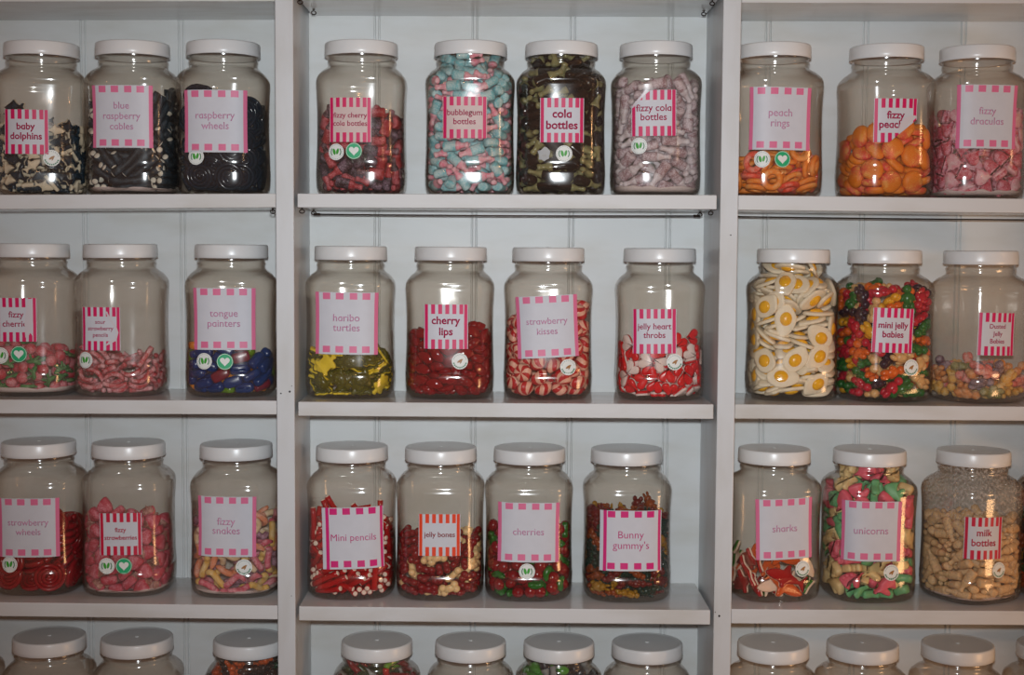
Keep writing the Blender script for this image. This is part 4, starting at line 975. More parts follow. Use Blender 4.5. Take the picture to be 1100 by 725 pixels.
-62, 40, 42, 133, 9, -87, 33, 42, -113, 134, -58, 1, 8, 48, -31, 31, -15, 1, -59, 54, -24, 124, 0, 10, 39, 61, -100, 66, -35, -11, -23, 90, -43, 80, 37, -56, -22, 91, 80, 67, -32, 39, 31,
96, 55, 118, -6, 0, 54, 98, 50, 71, 40, -7, -11, 99, 3, 33, 6, -13, -74, 100, -11, 136, -61, -55, 21, 100, 9, 81, 32, -15, 53, 101, -83, 107, -10, 49, -45, 103, -65, 40, 20, -31, -53, 107,
-31, 98, -55, -44, 29,)},
'fizzycola': {0: (
-117, 18, 125, -33, 40, -37, -117, -25, 285, 58, -7, -66, -115, -34, 347, -22, -26, 48, -113, -5, 162, 31, 3, -50, -113, -39, 51, 48, -27, -43, -113, 44, 220, 21, 48, -24, -113, -36, 180,
4, 24, -40, -112, 41, 58, 50, -65, 12, -111, -18, 99, 56, -67, -3, -106, -57, 230, 41, 22, -58, -104, -82, 262, 52, 12, -58, -103, 68, 74, -12, 16, 39, -101, -30, 219, -33, -63, -28, -101,
-77, 98, 45, 63, -41, -96, -76, 321, -16, -7, 67, -93, 59, 295, -10, -66, -20, -91, 16, 210, 10, 21, 3, -87, -93, 195, -36, -45, 70, -84, 45, 29, -35, -11, 25, -83, 32, 303, -45, 16, 13,
-82, -72, 133, -36, 7, -13, -81, -14, 331, 11, 31, 68, -80, -97, 76, 53, -28, 1, -78, -32, 26, -88, 30, 5, -77, -96, 166, 23, 80, -22, -76, -87, 237, 51, -51, 20, -71, -24, 301, 51, -68,
14, -66, -81, 266, -11, -18, -62, -65, -101, 48, -17, -17, 83, -61, -74, 305, 46, 45, -64, -55, 46, 322, -61, -1, 61, -53, 102, 31, 39, 7, 11, -49, -60, 152, -24, -10, 73, -49, 86, 201, 19,
2, -22, -46, -111, 148, -11, -18, 90, -45, 80, 237, -60, 31, 17, -42, 63, 38, 22, -65, -35, -42, -71, 48, 8, -18, 7, -41, -87, 239, 58, 52, -20, -36, -58, 321, -42, -27, 78, -34, -113, 293,
80, -5, -13, -32, -100, 210, 35, 62, -34, -32, -89, 86, 34, 13, -11, -32, -74, 125, -46, 8, -25, -30, 34, 318, -52, -4, 67, -24, -117, 334, -7, 65, 62, -21, -92, 270, -15, 22, -24, -20, 69,
162, 15, -46, -79, -10, 71, 60, 10, 10, -6, -7, -113, 118, -8, 1, -1, -7, -36, 295, -3, 86, 18, -1, -79, 30, -32, -8, 13, 1, -116, 63, 16, 59, -32, 5, -87, 328, -28, 60, 67, 7, -41, 338,
-9, 71, 16, 9, -86, 164, 15, 27, -8, 10, -93, 291, 14, 5, -28, 10, -71, 84, 1, -64, 15, 14, -88, 264, -50, -67, -20, 16, -71, 122, -20, -68, -40, 20, -93, 227, 4, 4, -15, 21, 74, 204, -4,
-3, -17, 28, -75, 205, 0, -48, 69, 28, 78, 27, -86, 38, 0, 35, -96, 313, -31, 83, -15, 35, -112, 199, -6, 6, 1, 39, -87, 27, -19, -2, 21, 42, -111, 136, 12, -87, 6, 43, -11, 319, -22, 9,
59, 47, 75, 175, 39, 71, 1, 51, -110, 167, 32, 4, 3, 52, 63, 247, -6, -86, 3, 54, -83, 238, 54, 62, -20, 58, -52, 276, -84, -23, 20, 59, -51, 246, -8, -21, -68, 59, -69, 131, -27, -8, -65,
62, -60, 51, -27, -5, -55, 64, -98, 46, -6, 21, 15, 66, -42, 80, 28, -78, -26, 71, -81, 273, -44, -9, 34, 71, -7, 201, -17, -2, -54, 72, -76, 167, -67, 19, 4, 72, -107, 319, -61, 10, 35,
73, 79, 26, 29, 85, -2, 79, -95, 89, -11, 11, 16, 81, 5, 28, -10, 7, -35, 86, -80, 333, 64, 4, -42, 86, -60, 215, 38, 51, -54, 90, -95, 236, -50, -25, -47, 90, -35, 288, -26, 19, -53, 93,
-26, 140, 14, 17, 19, 93, -34, 188, -1, -17, -17, 95, -78, 49, 55, -65, 37, 103, -74, 104, -25, -14, -54, 112, -50, 121, -72, -40, 39, 112, -8, 44, 49, 56, 0, 113, -54, 164, -42, 1, 45,
113, -44, 268, 34, 35, 24, 114, -41, 337, 36, -23, -47, 115, -36, 304, 38, -40, -35, 116, -8, 228, -31, -26, 41,)},
'hearts': {0: (
-123, 6, 80, 36, 36, 37, -122, -27, 123, -10, -46, 13, -122, -35, 65, -23, -43, 25, -121, 9, 152, 4, -47, -8, -121, 41, 113, 49, 26, 45, -119, -52, 153, 23, -44, -14, -118, 56, 75, -51,
-18, 48, -117, 27, 41, 16, 38, 23, -115, -64, 112, -32, -42, 40, -111, -75, 69, -19, 45, 1, -111, -8, 31, 67, -43, -37, -103, -89, 177, -10, 45, 21, -101, -53, 109, 25, -41, -14, -99, -53,
70, 33, 39, 46, -97, -23, 125, -6, -33, -65, -97, -58, 28, -9, 7, -30, -93, -100, 98, -41, -50, -66, -90, -101, 148, -10, -55, 48, -90, -97, 41, 37, -43, 7, -86, -84, 113, -50, 2, -30, -83,
-86, 146, 51, 9, -40, -79, -65, 40, 86, -19, -14, -74, -87, 72, 15, 20, -35, -67, -23, 20, 0, 0, 64, -66, -79, 129, 36, -30, 1, -62, -117, 63, 25, -44, 39, -54, -83, 91, -64, -34, 10, -53,
-94, 23, -4, -1, 10, -53, -110, 163, 9, 7, 20, -52, -119, 125, -26, 44, 40, -44, -94, 125, 15, -47, -29, -44, -118, 185, 49, -14, 10, -41, -50, 20, 54, 77, 0, -38, -121, 95, 9, -59, 57,
-33, -89, 41, -13, -9, -89, -31, -95, 101, -48, -80, -10, -24, -120, 49, 10, -68, 60, -20, -96, 69, 3, -5, 27, -18, -97, 122, 16, 4, -28, -18, -122, 156, 5, 64, -66, -14, -91, 86, -90, -2,
-5, -12, -87, 20, -94, -6, 0, -10, -107, 148, 41, -23, 23, -10, -123, 118, -43, -23, -23, -9, -77, 49, -19, 2, -57, 9, -65, 141, 5, -37, -69, 11, -80, 111, 12, -7, 63, 13, -123, 82, 4, -65,
65, 14, -117, 180, -53, 18, 17, 18, -94, 52, 38, -58, -17, 21, -116, 36, 60, 3, -3, 25, -97, 134, 10, 62, 57, 36, -105, 70, 46, 4, 1, 42, -121, 140, -23, 53, 56, 44, -94, 102, -35, -82, -6,
44, -120, 106, 28, -48, 53, 44, -67, 20, 0, 0, 46, 47, -117, 185, 39, 17, -16, 52, -91, 55, 26, 70, 21, 56, -102, 28, -1, -21, -42, 66, -97, 150, 40, 26, -2, 67, -115, 71, -6, 61, -58, 68,
-56, 69, 50, 30, -3, 76, -102, 125, 17, 90, 9, 78, -76, 44, -19, 15, 78, 83, -44, 118, -44, 66, 23, 84, -80, 99, -14, 51, -33, 84, -107, 151, -40, 41, 59, 88, -103, 95, 50, 10, 18, 89,
-103, 198, 23, 44, -22, 93, 0, 20, 61, 72, 0, 97, -84, 36, -14, -16, 0, 102, -58, 61, 34, -42, -41, 111, -75, 154, 59, -23, 69, 112, -70, 103, -19, 42, -40, 118, -58, 60, 44, 25, 38, 119,
-26, 47, -28, -32, 28, 121, -40, 131, 27, -43, -29, 123, 4, 78, -15, 45, -15,)},
'kisses': {0: (
-114, -9, 83, 66, 2, 66, -114, 26, 143, -57, 18, -58, -108, -60, 103, -30, 40, -18, -105, -28, 145, -44, 46, -44, -104, -7, 202, -8, -78, -37, -104, -53, 54, 13, -22, 17, -101, -26, 236, 7,
-33, 72, -99, -54, 193, 39, -52, -68, -97, 70, 235, 16, -19, -58, -93, -84, 150, -12, 37, 9, -88, -78, 238, -56, 70, -14, -85, -26, 29, 0, 0, -63, -78, -101, 85, -42, -40, -56, -76, 15,
168, -61, -9, 62, -76, -97, 194, 57, -27, -4, -71, -88, 35, -12, 82, -20, -70, 17, 233, -2, 34, -14, -61, -66, 112, -32, -21, -18, -50, 96, 253, 12, -12, -37, -50, -67, 208, 37, 24, -22,
-48, -24, 254, -60, 35, -3, -47, -104, 242, 11, 65, -23, -47, 80, 29, 0, 0, 18, -46, -99, 155, 5, -16, -27, -33, 102, 70, -58, 43, -22, -31, -103, 117, 73, -10, 33, -28, -101, 70, -28, 70,
-17, -17, -103, 194, 49, -69, -11, -16, 84, 173, 22, -25, 74, -16, -63, 254, -12, 55, 66, -15, -86, 35, -64, 44, -9, 0, -104, 230, -39, -60, 23, 1, -47, 210, 10, 9, -41, 3, 85, 37, -74,
-45, 37, 6, -19, 255, 31, -3, 41, 8, -103, 152, 49, -78, -19, 10, 102, 141, -45, 62, -4, 13, 83, 97, -8, -28, 66, 16, -102, 107, 21, -9, -82, 28, -103, 248, -20, 20, -33, 30, -50, 278, -62,
32, 49, 32, 102, 60, 57, -52, -17, 36, -80, 35, -50, 76, 25, 37, -113, 187, 2, -66, -64, 43, -103, 69, 26, -68, 11, 44, -67, 176, 18, 47, -31, 46, -55, 227, 51, -69, -33, 53, -76, 133, 41,
-81, 20, 64, 0, 271, 38, 26, 19, 66, 95, 85, 78, 17, 0, 67, -76, 253, -82, -9, 35, 70, -79, 89, 51, 72, -28, 74, -24, 144, 13, 45, 4, 74, -23, 195, -12, 17, -47, 77, -95, 212, 45, -63, 32,
82, -25, 95, 6, -20, -22, 82, -37, 29, 0, 0, 59, 85, -91, 163, 19, 28, 0, 91, -80, 54, 83, 25, 16, 94, -78, 272, 22, 17, 47, 103, -31, 286, 80, 36, -14, 105, -50, 221, -42, 55, -56, 106,
-30, 73, 24, 70, 7, 107, -65, 117, -44, -26, 33, 108, -2, 136, -46, 18, -25, 109, 12, 42, -28, -30, 44, 112, -45, 169, 30, -42, -36, 114, 1, 204, 25, -42, -25,)},
'lips': {0: (
-120, -20, 145, 35, 39, 35, -120, -22, 51, 46, 29, 48, -116, -19, 188, 60, -55, -29, -116, 34, 165, -21, -26, 34, -115, 11, 32, 26, 22, 45, -114, -60, 65, -33, 31, -28, -112, -66, 153, 44,
44, 49, -112, -11, 111, -8, 3, 30, -112, -66, 97, -34, 33, -23, -110, -25, 89, -7, -5, 29, -106, -65, 37, 66, -62, 20, -105, -41, 130, -24, 65, -22, -103, -84, 180, 44, 48, 58, -100, -87,
121, 34, 54, 52, -100, -62, 204, 7, 21, 73, -98, -17, 63, -37, 23, -44, -93, -16, 23, 0, 0, -63, -90, -39, 112, 72, 51, 22, -87, -33, 198, 31, 11, -34, -85, -102, 61, -40, 7, -19, -81,
-103, 203, -51, 14, -12, -81, -78, 158, 70, 56, 13, -78, -106, 93, -50, 15, -7, -78, -84, 28, -63, -4, 6, -77, -70, 93, 32, -64, -10, -72, -75, 62, 11, -16, 72, -71, -45, 132, 17, 23, 8,
-69, -111, 131, -40, 21, 3, -66, -104, 180, -14, 75, 1, -62, -102, 32, 14, -43, 77, -56, -76, 113, 5, -48, 65, -56, -76, 209, -58, -8, 34, -49, -58, 104, -56, 10, 0, -48, -98, 78, 34, -15,
-30, -47, -92, 162, 29, -9, 28, -42, -117, 221, -50, 1, -5, -42, -118, 50, -46, 7, 1, -38, -112, 104, -11, -19, 76, -35, -120, 139, -27, -49, -51, -35, -93, 129, 5, -47, 80, -34, -69, 28,
5, -75, -27, -34, -119, 185, -20, -55, -57, -32, -94, 201, 14, -60, 28, -19, -86, 158, 38, 45, 24, -15, -89, 64, -3, 17, -73, -8, -111, 35, -76, 5, -13, -6, -85, 105, -93, -6, -8, -5, -61,
173, 37, 79, -34, -5, -107, 87, -20, 1, 12, -4, -121, 65, -47, 4, 4, -3, -42, 183, -23, 0, -23, 0, -121, 154, -2, -66, -65, 0, -103, 184, -36, 41, -27, 3, -90, 28, -63, 5, -9, 5, -83, 139,
53, -66, -26, 6, -115, 208, 10, 8, -5, 7, -115, 122, 8, 80, -14, 8, -72, 212, 49, -69, 4, 21, -96, 160, 41, -3, -11, 24, -112, 95, -2, 38, -27, 25, -92, 52, -24, 7, -79, 27, -63, 96, 48, 1,
8, 32, -87, 190, -65, 7, 17, 37, -65, 129, 36, -61, -56, 37, -118, 179, -44, -8, -3, 40, -106, 29, 50, 31, 5, 41, -82, 80, -48, -10, 2, 41, -98, 206, 25, 19, -15, 47, -89, 135, 4, -37, 20,
49, -69, 217, 26, 55, 62, 50, -111, 58, 80, -5, -21, 51, -116, 145, -45, -3, 5, 54, -109, 109, 62, 26, -9, 60, -106, 81, 90, -15, -11, 62, -62, 23, 0, 0, 19, 70, -79, 109, -5, 36, 86, 71,
-77, 46, 75, 24, -3, 71, -103, 174, -32, -26, 84, 72, -109, 211, -54, 1, 22, 73, -65, 138, -58, -36, 2, 78, -60, 61, -4, -19, -69, 79, -92, 27, 71, 35, -2, 79, -71, 193, 17, 7, 20, 82, -77,
159, 31, -41, -63, 83, -61, 84, -6, 6, -8, 85, -87, 226, 76, -6, -8, 92, -94, 127, 11, 10, 19, 93, -95, 58, 17, -50, -53, 95, -95, 92, 2, -51, -39, 97, -90, 156, 53, 20, 23, 104, -18, 175,
69, -14, -22, 105, -86, 197, -25, -40, 1, 106, -31, 34, 28, -11, 24, 107, -6, 202, -29, -76, 6, 109, -37, 140, 38, -68, -47, 109, 6, 150, 35, 84, 3, 111, -61, 42, 37, -30, -57, 112, -57,
148, 35, -10, 48, 113, 27, 130, 10, -13, 60, 114, -52, 188, -27, 53, -28, 115, -60, 107, -27, -42, 14, 115, 18, 63, -1, 10, -46, 117, -18, 116, 44, 16, 55, 118, -44, 78, 48, -32, -51, 120,
14, 178, -39, -34, 41, 121, 1, 90, 49, -26, -49,)},
'low_d': {0: (
-113, -42, 189, -16, -45, 24, -113, -44, 283, 13, 22, 11, -100, -25, 367, 4, 42, 4, -52, -60, 255, -3, 21, -64, -51, 33, 399, -78, -25, 30, -40, -43, 369, 22, 26, 58, -28, -103, 362, -54,
-20, -34, -12, -32, 381, 11, 20, 79, 2, -113, 260, -20, 7, -44, 6, 88, 285, 78, 33, -29, 47, -40, 404, -6, -8, 26, 56, 46, 333, -49, -25, -52, 71, -107, 248, -53, 53, 48, 84, -20, 321, 21,
-79, 5, 102, -65, 224, -12, -20, 78,),
1: (
-114, 51, 333, -69, 14, -60, -78, -34, 217, 39, -34, 23, -69, -100, 272, -72, -46, 7, -63, -50, 337, -11, 11, 5, -55, -110, 301, 37, -30, 23, -46, -61, 309, 11, -66, 12, -11, 25, 405, -22,
79, 11, -10, -21, 412, 2, -6, 22, 16, -78, 234, 22, -1, 56, 19, 69, 400, 13, 21, 36, 22, -84, 297, -29, -81, -14, 63, -97, 284, 71, -38, -4, 66, -92, 314, -11, -12, -11, 96, -13, 364, -1,
54, 33, 101, -12, 259, 25, -50, 18,),
2: (
-115, 6, 276, -59, -12, 59, -102, -32, 323, -26, -11, -75, -89, -77, 305, -25, -5, -47, -87, -8, 293, 10, 35, 15, -85, 65, 371, 15, 62, -12, -82, 18, 337, 78, -42, -22, -72, -96, 240, 8, 5,
32, -67, -22, 367, 5, 46, 71, -58, 13, 428, 15, 1, -74, -31, -113, 327, -21, 3, -46, -14, 72, 315, -70, -58, 5, -7, -75, 374, 0, -45, -64, -3, -82, 327, 69, 20, -38, -3, -68, 272, 11, -6,
45, 4, -71, 428, 54, -52, 26, 24, -87, 351, -4, 8, 5, 31, -56, 376, -16, -1, 13, 37, 8, 430, 25, 76, 3, 42, -7, 380, 84, 33, 7, 58, -69, 341, 84, 5, 24, 58, -9, 350, -12, 7, 86, 62, -3,
408, -22, 49, 8, 68, -3, 292, 91, -6, 19, 76, -60, 368, -12, 7, 77, 97, -59, 263, 15, -49, 11, 99, 83, 342, 20, -46, 15, 100, 35, 364, 64, 22, -60, 104, 36, 234, 1, -1, -1, 105, -74, 299,
-12, -34, -6, 106, 55, 205, 10, 1, -85, 108, 29, 294, -16, 11, -84, 115, 16, 325, -61, 8, -61,)},
'low_e': {0: (
-111, 50, 309, -22, 36, -44, -106, -24, 262, -10, 21, -51, -100, -11, 229, 82, 47, 4, -85, -3, 315, -55, 72, 4, -27, -116, 304, 45, -7, 2, -16, 38, 403, 6, -92, 12, -1, -27, 415, 11, 78,
11, 2, -77, 281, 44, -33, 10, 10, 62, 369, -4, -16, -87, 25, -99, 237, 14, 5, 17, 46, -60, 392, 8, 55, -23, 49, -100, 346, 19, -83, -5, 54, 65, 317, 41, 74, 11, 61, 68, 260, 7, -18, 14, 71,
64, 296, -6, -12, 51, 72, -46, 319, 50, -72, -17, 79, -27, 294, 14, 1, 33, 100, -79, 235, -23, -32, 18, 102, 6, 242, 63, -69, -11,),
1: (
-95, -50, 281, -60, -59, 1, -87, -11, 341, 4, -4, -19, -87, 45, 351, 50, -59, 2, -69, -91, 344, 42, -17, -8, -64, -91, 284, -21, -80, -20, -59, 29, 370, -20, 17, -26, -57, -69, 334, 28, 54,
68, -48, -55, 377, 64, -23, -27, -28, 76, 257, 87, 13, 1, -16, 95, 294, -84, 26, 9, 0, -77, 214, 10, -73, 16, 20, -47, 378, 1, -43, -37, 36, 17, 385, 3, 11, -89, 36, -111, 269, -57, 0, 8,
56, 42, 345, 44, 77, 2, 75, -28, 265, -68, -61, -2, 77, -90, 304, -28, -2, 26, 96, 57, 347, -65, -48, 45, 116, -18, 335, -35, 42, -33, 117, 21, 281, 37, -36, -35,)},
'low_g': {0: (
-118, -17, 279, -1, 51, 0, -89, 1, 352, -21, 8, -63, -84, -25, 284, -79, -51, -4, -62, 41, 409, -48, -25, 26, -55, -109, 220, 32, 11, 88, -47, -64, 398, 62, 2, -49, -46, -97, 317, 51, 30,
-17, -41, -32, 390, 37, 37, 66, -36, -62, 285, -60, 7, 12, -32, -90, 263, 15, -5, -2, -28, -50, 430, 31, 54, 42, -27, 44, 410, -11, 28, -35, -19, -96, 370, -53, -48, -36, -18, -117, 309, 2,
-67, -66, -14, -83, 336, -14, -65, 66, -7, -69, 300, 22, -1, 83, 10, -117, 272, -4, 57, -71, 17, 47, 377, 22, 1, 38, 31, -83, 251, 59, -11, -1, 35, -71, 365, 61, -12, 4, 36, -7, 355, 7, 7,
45, 38, -31, 389, -24, -12, 60, 42, -113, 335, -9, -61, -50, 46, -62, 313, -6, -5, 32, 48, 8, 397, 35, 57, 4, 61, 58, 374, -14, 29, 12, 62, 35, 345, 26, 67, 16, 62, -17, 375, -20, -17, 49,
65, -74, 288, -14, -25, 48, 66, -95, 356, -5, -54, -60, 66, -55, 243, -38, 14, 17, 79, 12, 399, -26, 37, -17, 85, -17, 339, 15, -27, -73, 87, 35, 332, 30, 3, -87, 90, -58, 327, 22, -25,
-68, 98, -32, 253, -74, -16, 34, 106, -68, 248, 42, 40, 5, 108, -60, 282, 2, 25, 28, 112, 16, 288, 4, -4, 44,),
1: (
-115, -35, 342, -26, -28, 48, -109, -54, 240, -4, 25, 50, -107, 62, 329, -39, 46, -48, -92, -77, 310, 5, -1, -32, -92, -27, 252, -49, 31, -28, -87, 75, 356, -57, -33, 24, -77, -8, 312, 75,
-33, -22, -77, -67, 332, -8, 10, -58, -76, -94, 283, -2, -21, 77, -69, -41, 215, 42, 43, 12, -68, -76, 367, 51, -24, -20, -64, -35, 368, -45, 37, -2, -50, 40, 364, 25, 16, 2, -28, 24, 369,
23, 21, 9, -4, -113, 244, 7, -86, 10, 0, -18, 421, -87, 21, -8, 7, 5, 394, -20, -15, 18, 8, -47, 384, -9, 10, 48, 80, -96, 228, 15, -67, -30, 114, 11, 315, 13, -9, -45,)},
'milk': {0: (
-118, -28, 228, 53, -11, -60, -116, 6, 149, 57, -67, -9, -116, -35, 87, -49, -58, 27, -114, 42, 116, -59, -45, -38, -114, 42, 174, -5, 13, -52, -114, 55, 242, 16, 38, 24, -111, -62, 148,
55, 56, -48, -109, 18, 27, -55, -45, 28, -107, 74, 65, -37, 4, 45, -106, -7, 210, 52, -38, -20, -105, -58, 33, -34, -65, 27, -100, -30, 54, -72, -58, 12, -100, -89, 77, 2, 56, 19, -100, 11,
182, -45, 80, 14, -98, 84, 91, -12, 30, 30, -98, 2, 104, -76, -37, 18, -98, -61, 228, -16, 31, -2, -97, 94, 129, -55, 4, 48, -96, 3, 232, 7, 19, 59, -94, 36, 69, 3, 1, 35, -94, -62, 121, 9,
24, 37, -91, 68, 198, -80, -23, 23, -90, 57, 43, 29, 16, 7, -90, 23, 123, 38, -71, -12, -90, -28, 188, -9, 91, 13, -86, 14, 159, 42, -78, -7, -86, -14, 142, 2, -23, -63, -85, -87, 244, -20,
53, 49, -85, -56, 182, 76, 11, -5, -85, 27, 213, -43, -61, 11, -84, 103, 168, -7, -57, -28, -82, -39, 89, -13, 9, 62, -82, 66, 254, -41, 12, -16, -80, -57, 255, -30, 22, 43, -78, 75, 131,
-52, 63, -46, -76, -89, 179, 80, 6, -32, -75, -7, 25, -74, -43, 12, -74, -76, 54, 8, 4, 35, -74, -71, 143, 41, 64, 54, -72, -110, 208, -34, -46, -54, -70, 39, 37, -21, 39, -73, -66, -3,
168, -56, -52, 6, -66, 10, 107, -71, -53, 19, -65, -20, 76, -60, 48, -10, -65, 5, 237, -63, -21, 52, -64, 112, 232, -51, 8, 29, -64, -108, 153, -9, -79, 42, -63, 37, 237, 8, 25, 83, -61,
96, 26, -76, -20, 5, -61, -69, 220, 62, -52, 24, -56, 57, 60, 60, 48, -14, -51, -11, 215, 5, -8, -75, -51, -93, 208, -46, -58, 56, -46, -73, 78, -90, -13, 3, -45, -86, 51, 2, 7, -58, -44,
67, 242, -38, -36, 63, -42, -64, 126, -78, 38, -6, -36, -96, 24, 0, 4, -8, -36, -117, 68, -62, 8, 1, -36, -63, 29, 18, -8, -18, -35, -115, 97, 74, -4, -13, -32, -115, 124, 2, -86, 17, -30,
116, 187, 82, 7, 1, -29, -73, 236, -9, 13, 42, -27, 116, 231, 76, 15, -35, -21, 92, 61, 59, -40, 1, -17, -71, 98, -85, -13, 10, -15, -93, 215, 0, 3, 68, -15, 87, 237, -56, -48, -6, -13,
-90, 50, 13, -3, 41, -8, -41, 236, -62, 62, -34, -5, -65, 198, -64, -64, -15, 0, -80, 235, 12, 30, 34, 1, -118, 189, 56, -4, 4, 10, -77, 73, -79, -27, 10, 11, -92, 96, -12, 13, -87, 11,
-96, 161, 10, -75, 56, 17, -115, 141, 4, -92, 11, 21, -82, 119, -15, -89, 11, 28, 113, 241, 84, -6, 21, 29, -86, 231, -41, 53, 9, 30, -86, 188, 81, -35, 22, 36, -117, 169, 11, -73, -59, 40,
-116, 46, 63, 0, 3, 42, -114, 73, -13, 6, 3, 43, 91, 230, 3, 73, 6, 46, -114, 99, 80, 6, -19, 47, -77, 215, 25, -6, -26, 49, -114, 233, -8, 43, -76, 52, 21, 232, -6, 9, -50, 54, -95, 25, 3,
0, -85, 74, -93, 102, 12, 42, 11, 76, -85, 160, 33, 16, -84, 80, -85, 199, 0, -22, -4, 80, 68, 74, -40, 68, -31, 81, 55, 52, 76, 36, 1, 82, 44, 243, 1, 31, -35, 82, 105, 208, 39, 50, -41,
82, -77, 252, 12, 11, -81, 90, -46, 223, 17, 69, 28, 90, -12, 241, -4, 11, -92, 94, -97, 79, -21, -39, -25, 96, -90, 133, -11, -33, -49, 112, 46, 246, 63, 67, -3, 115, -43, 191, 15, 26, 32,)},
'minibabies': {0: (
-111, 51, 109, -80, 14, -38, -109, -14, 320, 38, -15, -49, -93, 3, 50, 74, 43, 6, -92, -44, 77, 55, -55, -22, -89, 41, 36, -41, 69, 26, -86, -49, 123, 9, -15, 66, -84, 37, 186, 72, -46, 17,
-51, 76, 341, 6, 19, 21, -49, -86, 221, -25, -9, 79, -20, 24, 362, 1, -13, -28, 3, -80, 77, 68, -63, 5, 8, -104, 43, -1, -36, 38, 15, -118, 321, 1, 64, 62, 19, -106, 266, -14, -19, 58, 24,
73, 29, -15, 15, 36, 54, -110, 167, -48, -55, -13, 56, -51, 251, -5, 33, -21, 56, -96, 26, -6, -8, -38, 70, 33, 218, -73, -5, 58, 78, -103, 229, 49, -48, 51, 87, 46, 177, 33, 85, -11, 87,
-75, 90, 8, 2, 63,),
1: (
-117, -33, 227, -49, 18, -61, -116, 34, 148, 58, 2, 69, -106, -60, 54, -27, 9, -81, -103, 44, 318, 60, -7, 38, -97, -18, 26, -8, 2, 86, -95, 73, 70, 46, -16, -76, -93, -1, 192, 30, -40, 55,
-87, -53, 311, 42, 37, 60, -86, -20, 109, 0, 40, -54, -82, -92, 169, 34, -81, -27, -68, 105, 212, 63, -48, 30, -56, -100, 342, 12, 2, -46, -41, -91, 193, 5, -18, -18, -29, -107, 47, 59, 47,
39, -3, -72, 272, -38, 17, 29, 34, -74, 127, 3, 14, -48, 40, 75, 57, 55, 64, -19, 62, 18, 336, 39, -18, 82, 64, -101, 258, 74, -47, 30, 70, -102, 322, 17, -41, 66, 75, -72, 281, -10, -12,
-2, 95, 6, 353, 44, -1, -82, 110, -54, 300, 77, -14, -39,),
2: (
-110, -52, 151, -6, 72, 7, -106, 41, 209, 86, -13, 5, -99, 90, 310, 37, 33, 11, -92, 82, 177, -80, 32, 24, -91, -36, 188, 7, -19, 62, -79, -72, 86, 12, 17, -16, -76, 34, 258, 82, -31, -14,
-55, -40, 350, 5, -10, 5, -44, -106, 253, -16, -4, 47, -39, -111, 286, -25, 8, 39, -31, -115, 93, -21, -30, -49, -9, -117, 210, -28, 60, 53, 19, -90, 321, -37, -63, -51, 38, -66, 320, 26,
-21, 16, 53, -65, 161, 14, 25, 49, 86, -62, 165, -17, 14, -64, 89, -88, 191, -34, -79, -5, 94, -66, 57, -59, 45, 45, 104, -61, 129, -13, -78, -29,),
3: (
-102, 30, 238, 16, -81, -3, -95, 8, 113, 18, 34, -30, -95, -93, 216, -46, 6, -42, -79, 93, 135, -11, 28, 61, -76, 91, 34, -7, -10, 70, -73, 96, 241, 1, -3, -28, -39, -100, 312, 29, -82, 30,
103, -40, 201, -45, -13, -8,),
4: (
-114, -51, 272, -1, 51, 7, -112, -63, 327, -52, 18, -39, -105, 45, 275, -18, 12, 81, -82, -29, 256, 21, 70, 6, -62, -67, 254, -51, 56, -43, -61, -85, 58, 23, 82, -3, -36, -95, 129, -48, 12,
49, 2, -79, 208, 12, 36, 37, 26, -89, 233, -19, 18, -87, 46, 87, 143, -25, -53, -7, 49, -63, 54, 51, -17, 67, 63, -51, 340, 14, -53, 25, 84, 63, 254, 80, -34, 11, 96, -64, 242, 9, -54, 60,
113, -42, 334, 55, -3, 69,),
5: (
-94, 7, 78, -5, -10, 66, -85, 11, 298, -10, -83, -24, -84, -89, 284, 34, -31, -46, -71, -66, 26, 90, -10, -1, -71, 46, 339, 42, 18, 78, -69, -77, 138, -82, 25, 15, -67, 108, 280, -53, 20,
30, -61, -85, 103, -70, 38, 32, -32, -81, 169, 19, 2, -70, -19, 89, 350, 88, 4, -30, -2, -118, 138, -37, -23, -30, 2, -68, 36, 35, 48, -40, 7, -22, 346, -12, 4, -27, 11, -84, 104, -1, 5,
31, 19, -85, 154, 8, 7, 30, 51, -71, 208, -76, 11, 31, 69, -107, 120, 32, 28, -16, 73, -105, 64, 42, -16, 38, 80, -22, 74, -14, 12, -20,)},
'minipencils': {0: (
-121, -22, 165, -62, -7, 63, -119, -29, 65, 48, -52, -3, -117, 58, 213, 3, -38, 23, -113, -10, 30, -16, -7, 44, -113, -70, 232, 37, 34, -38, -104, -34, 235, 38, 53, 38, -104, -72, 118, -41,
-26, 62, -101, -46, 165, 66, 64, -11, -99, -38, 78, 57, -54, 2, -93, -5, 22, -57, 71, -6, -86, -25, 194, -30, 81, 19, -85, 87, 231, 19, 33, -17, -84, -61, 106, -24, -64, 26, -84, -67, 130,
-27, 22, -1, -82, -40, 95, 88, -20, -10, -81, -39, 61, -1, -2, -72, -77, -43, 141, -73, 3, -4, -73, -60, 61, -23, 33, -68, -72, -102, 66, 78, -22, 16, -67, 111, 245, 38, -42, 61, -63, -94,
29, -49, 11, -19, -63, -69, 242, 8, 2, 30, -62, -55, 162, -18, 18, -40, -62, -71, 72, -13, 7, -71, -60, -2, 239, 17, 89, -6, -59, -108, 215, 6, 75, 15, -57, -73, 199, 3, -61, -56, -55,
-105, 193, -13, 62, 45, -51, -101, 116, -12, -8, -3, -50, -83, 217, -9, 3, 8, -49, -112, 55, -70, 3, -18, -44, -34, 129, -83, 5, -5, -41, -94, 183, 37, -11, -11, -40, -74, 163, -43, -48,
30, -37, -43, 22, 13, 11, 41, -37, -80, 123, -55, 5, 21, -34, -118, 108, -16, 1, 89, -34, -68, 251, -31, 76, -31, -32, -87, 68, 55, -40, 8, -28, -81, 146, 14, -10, -62, -28, -120, 194, 28,
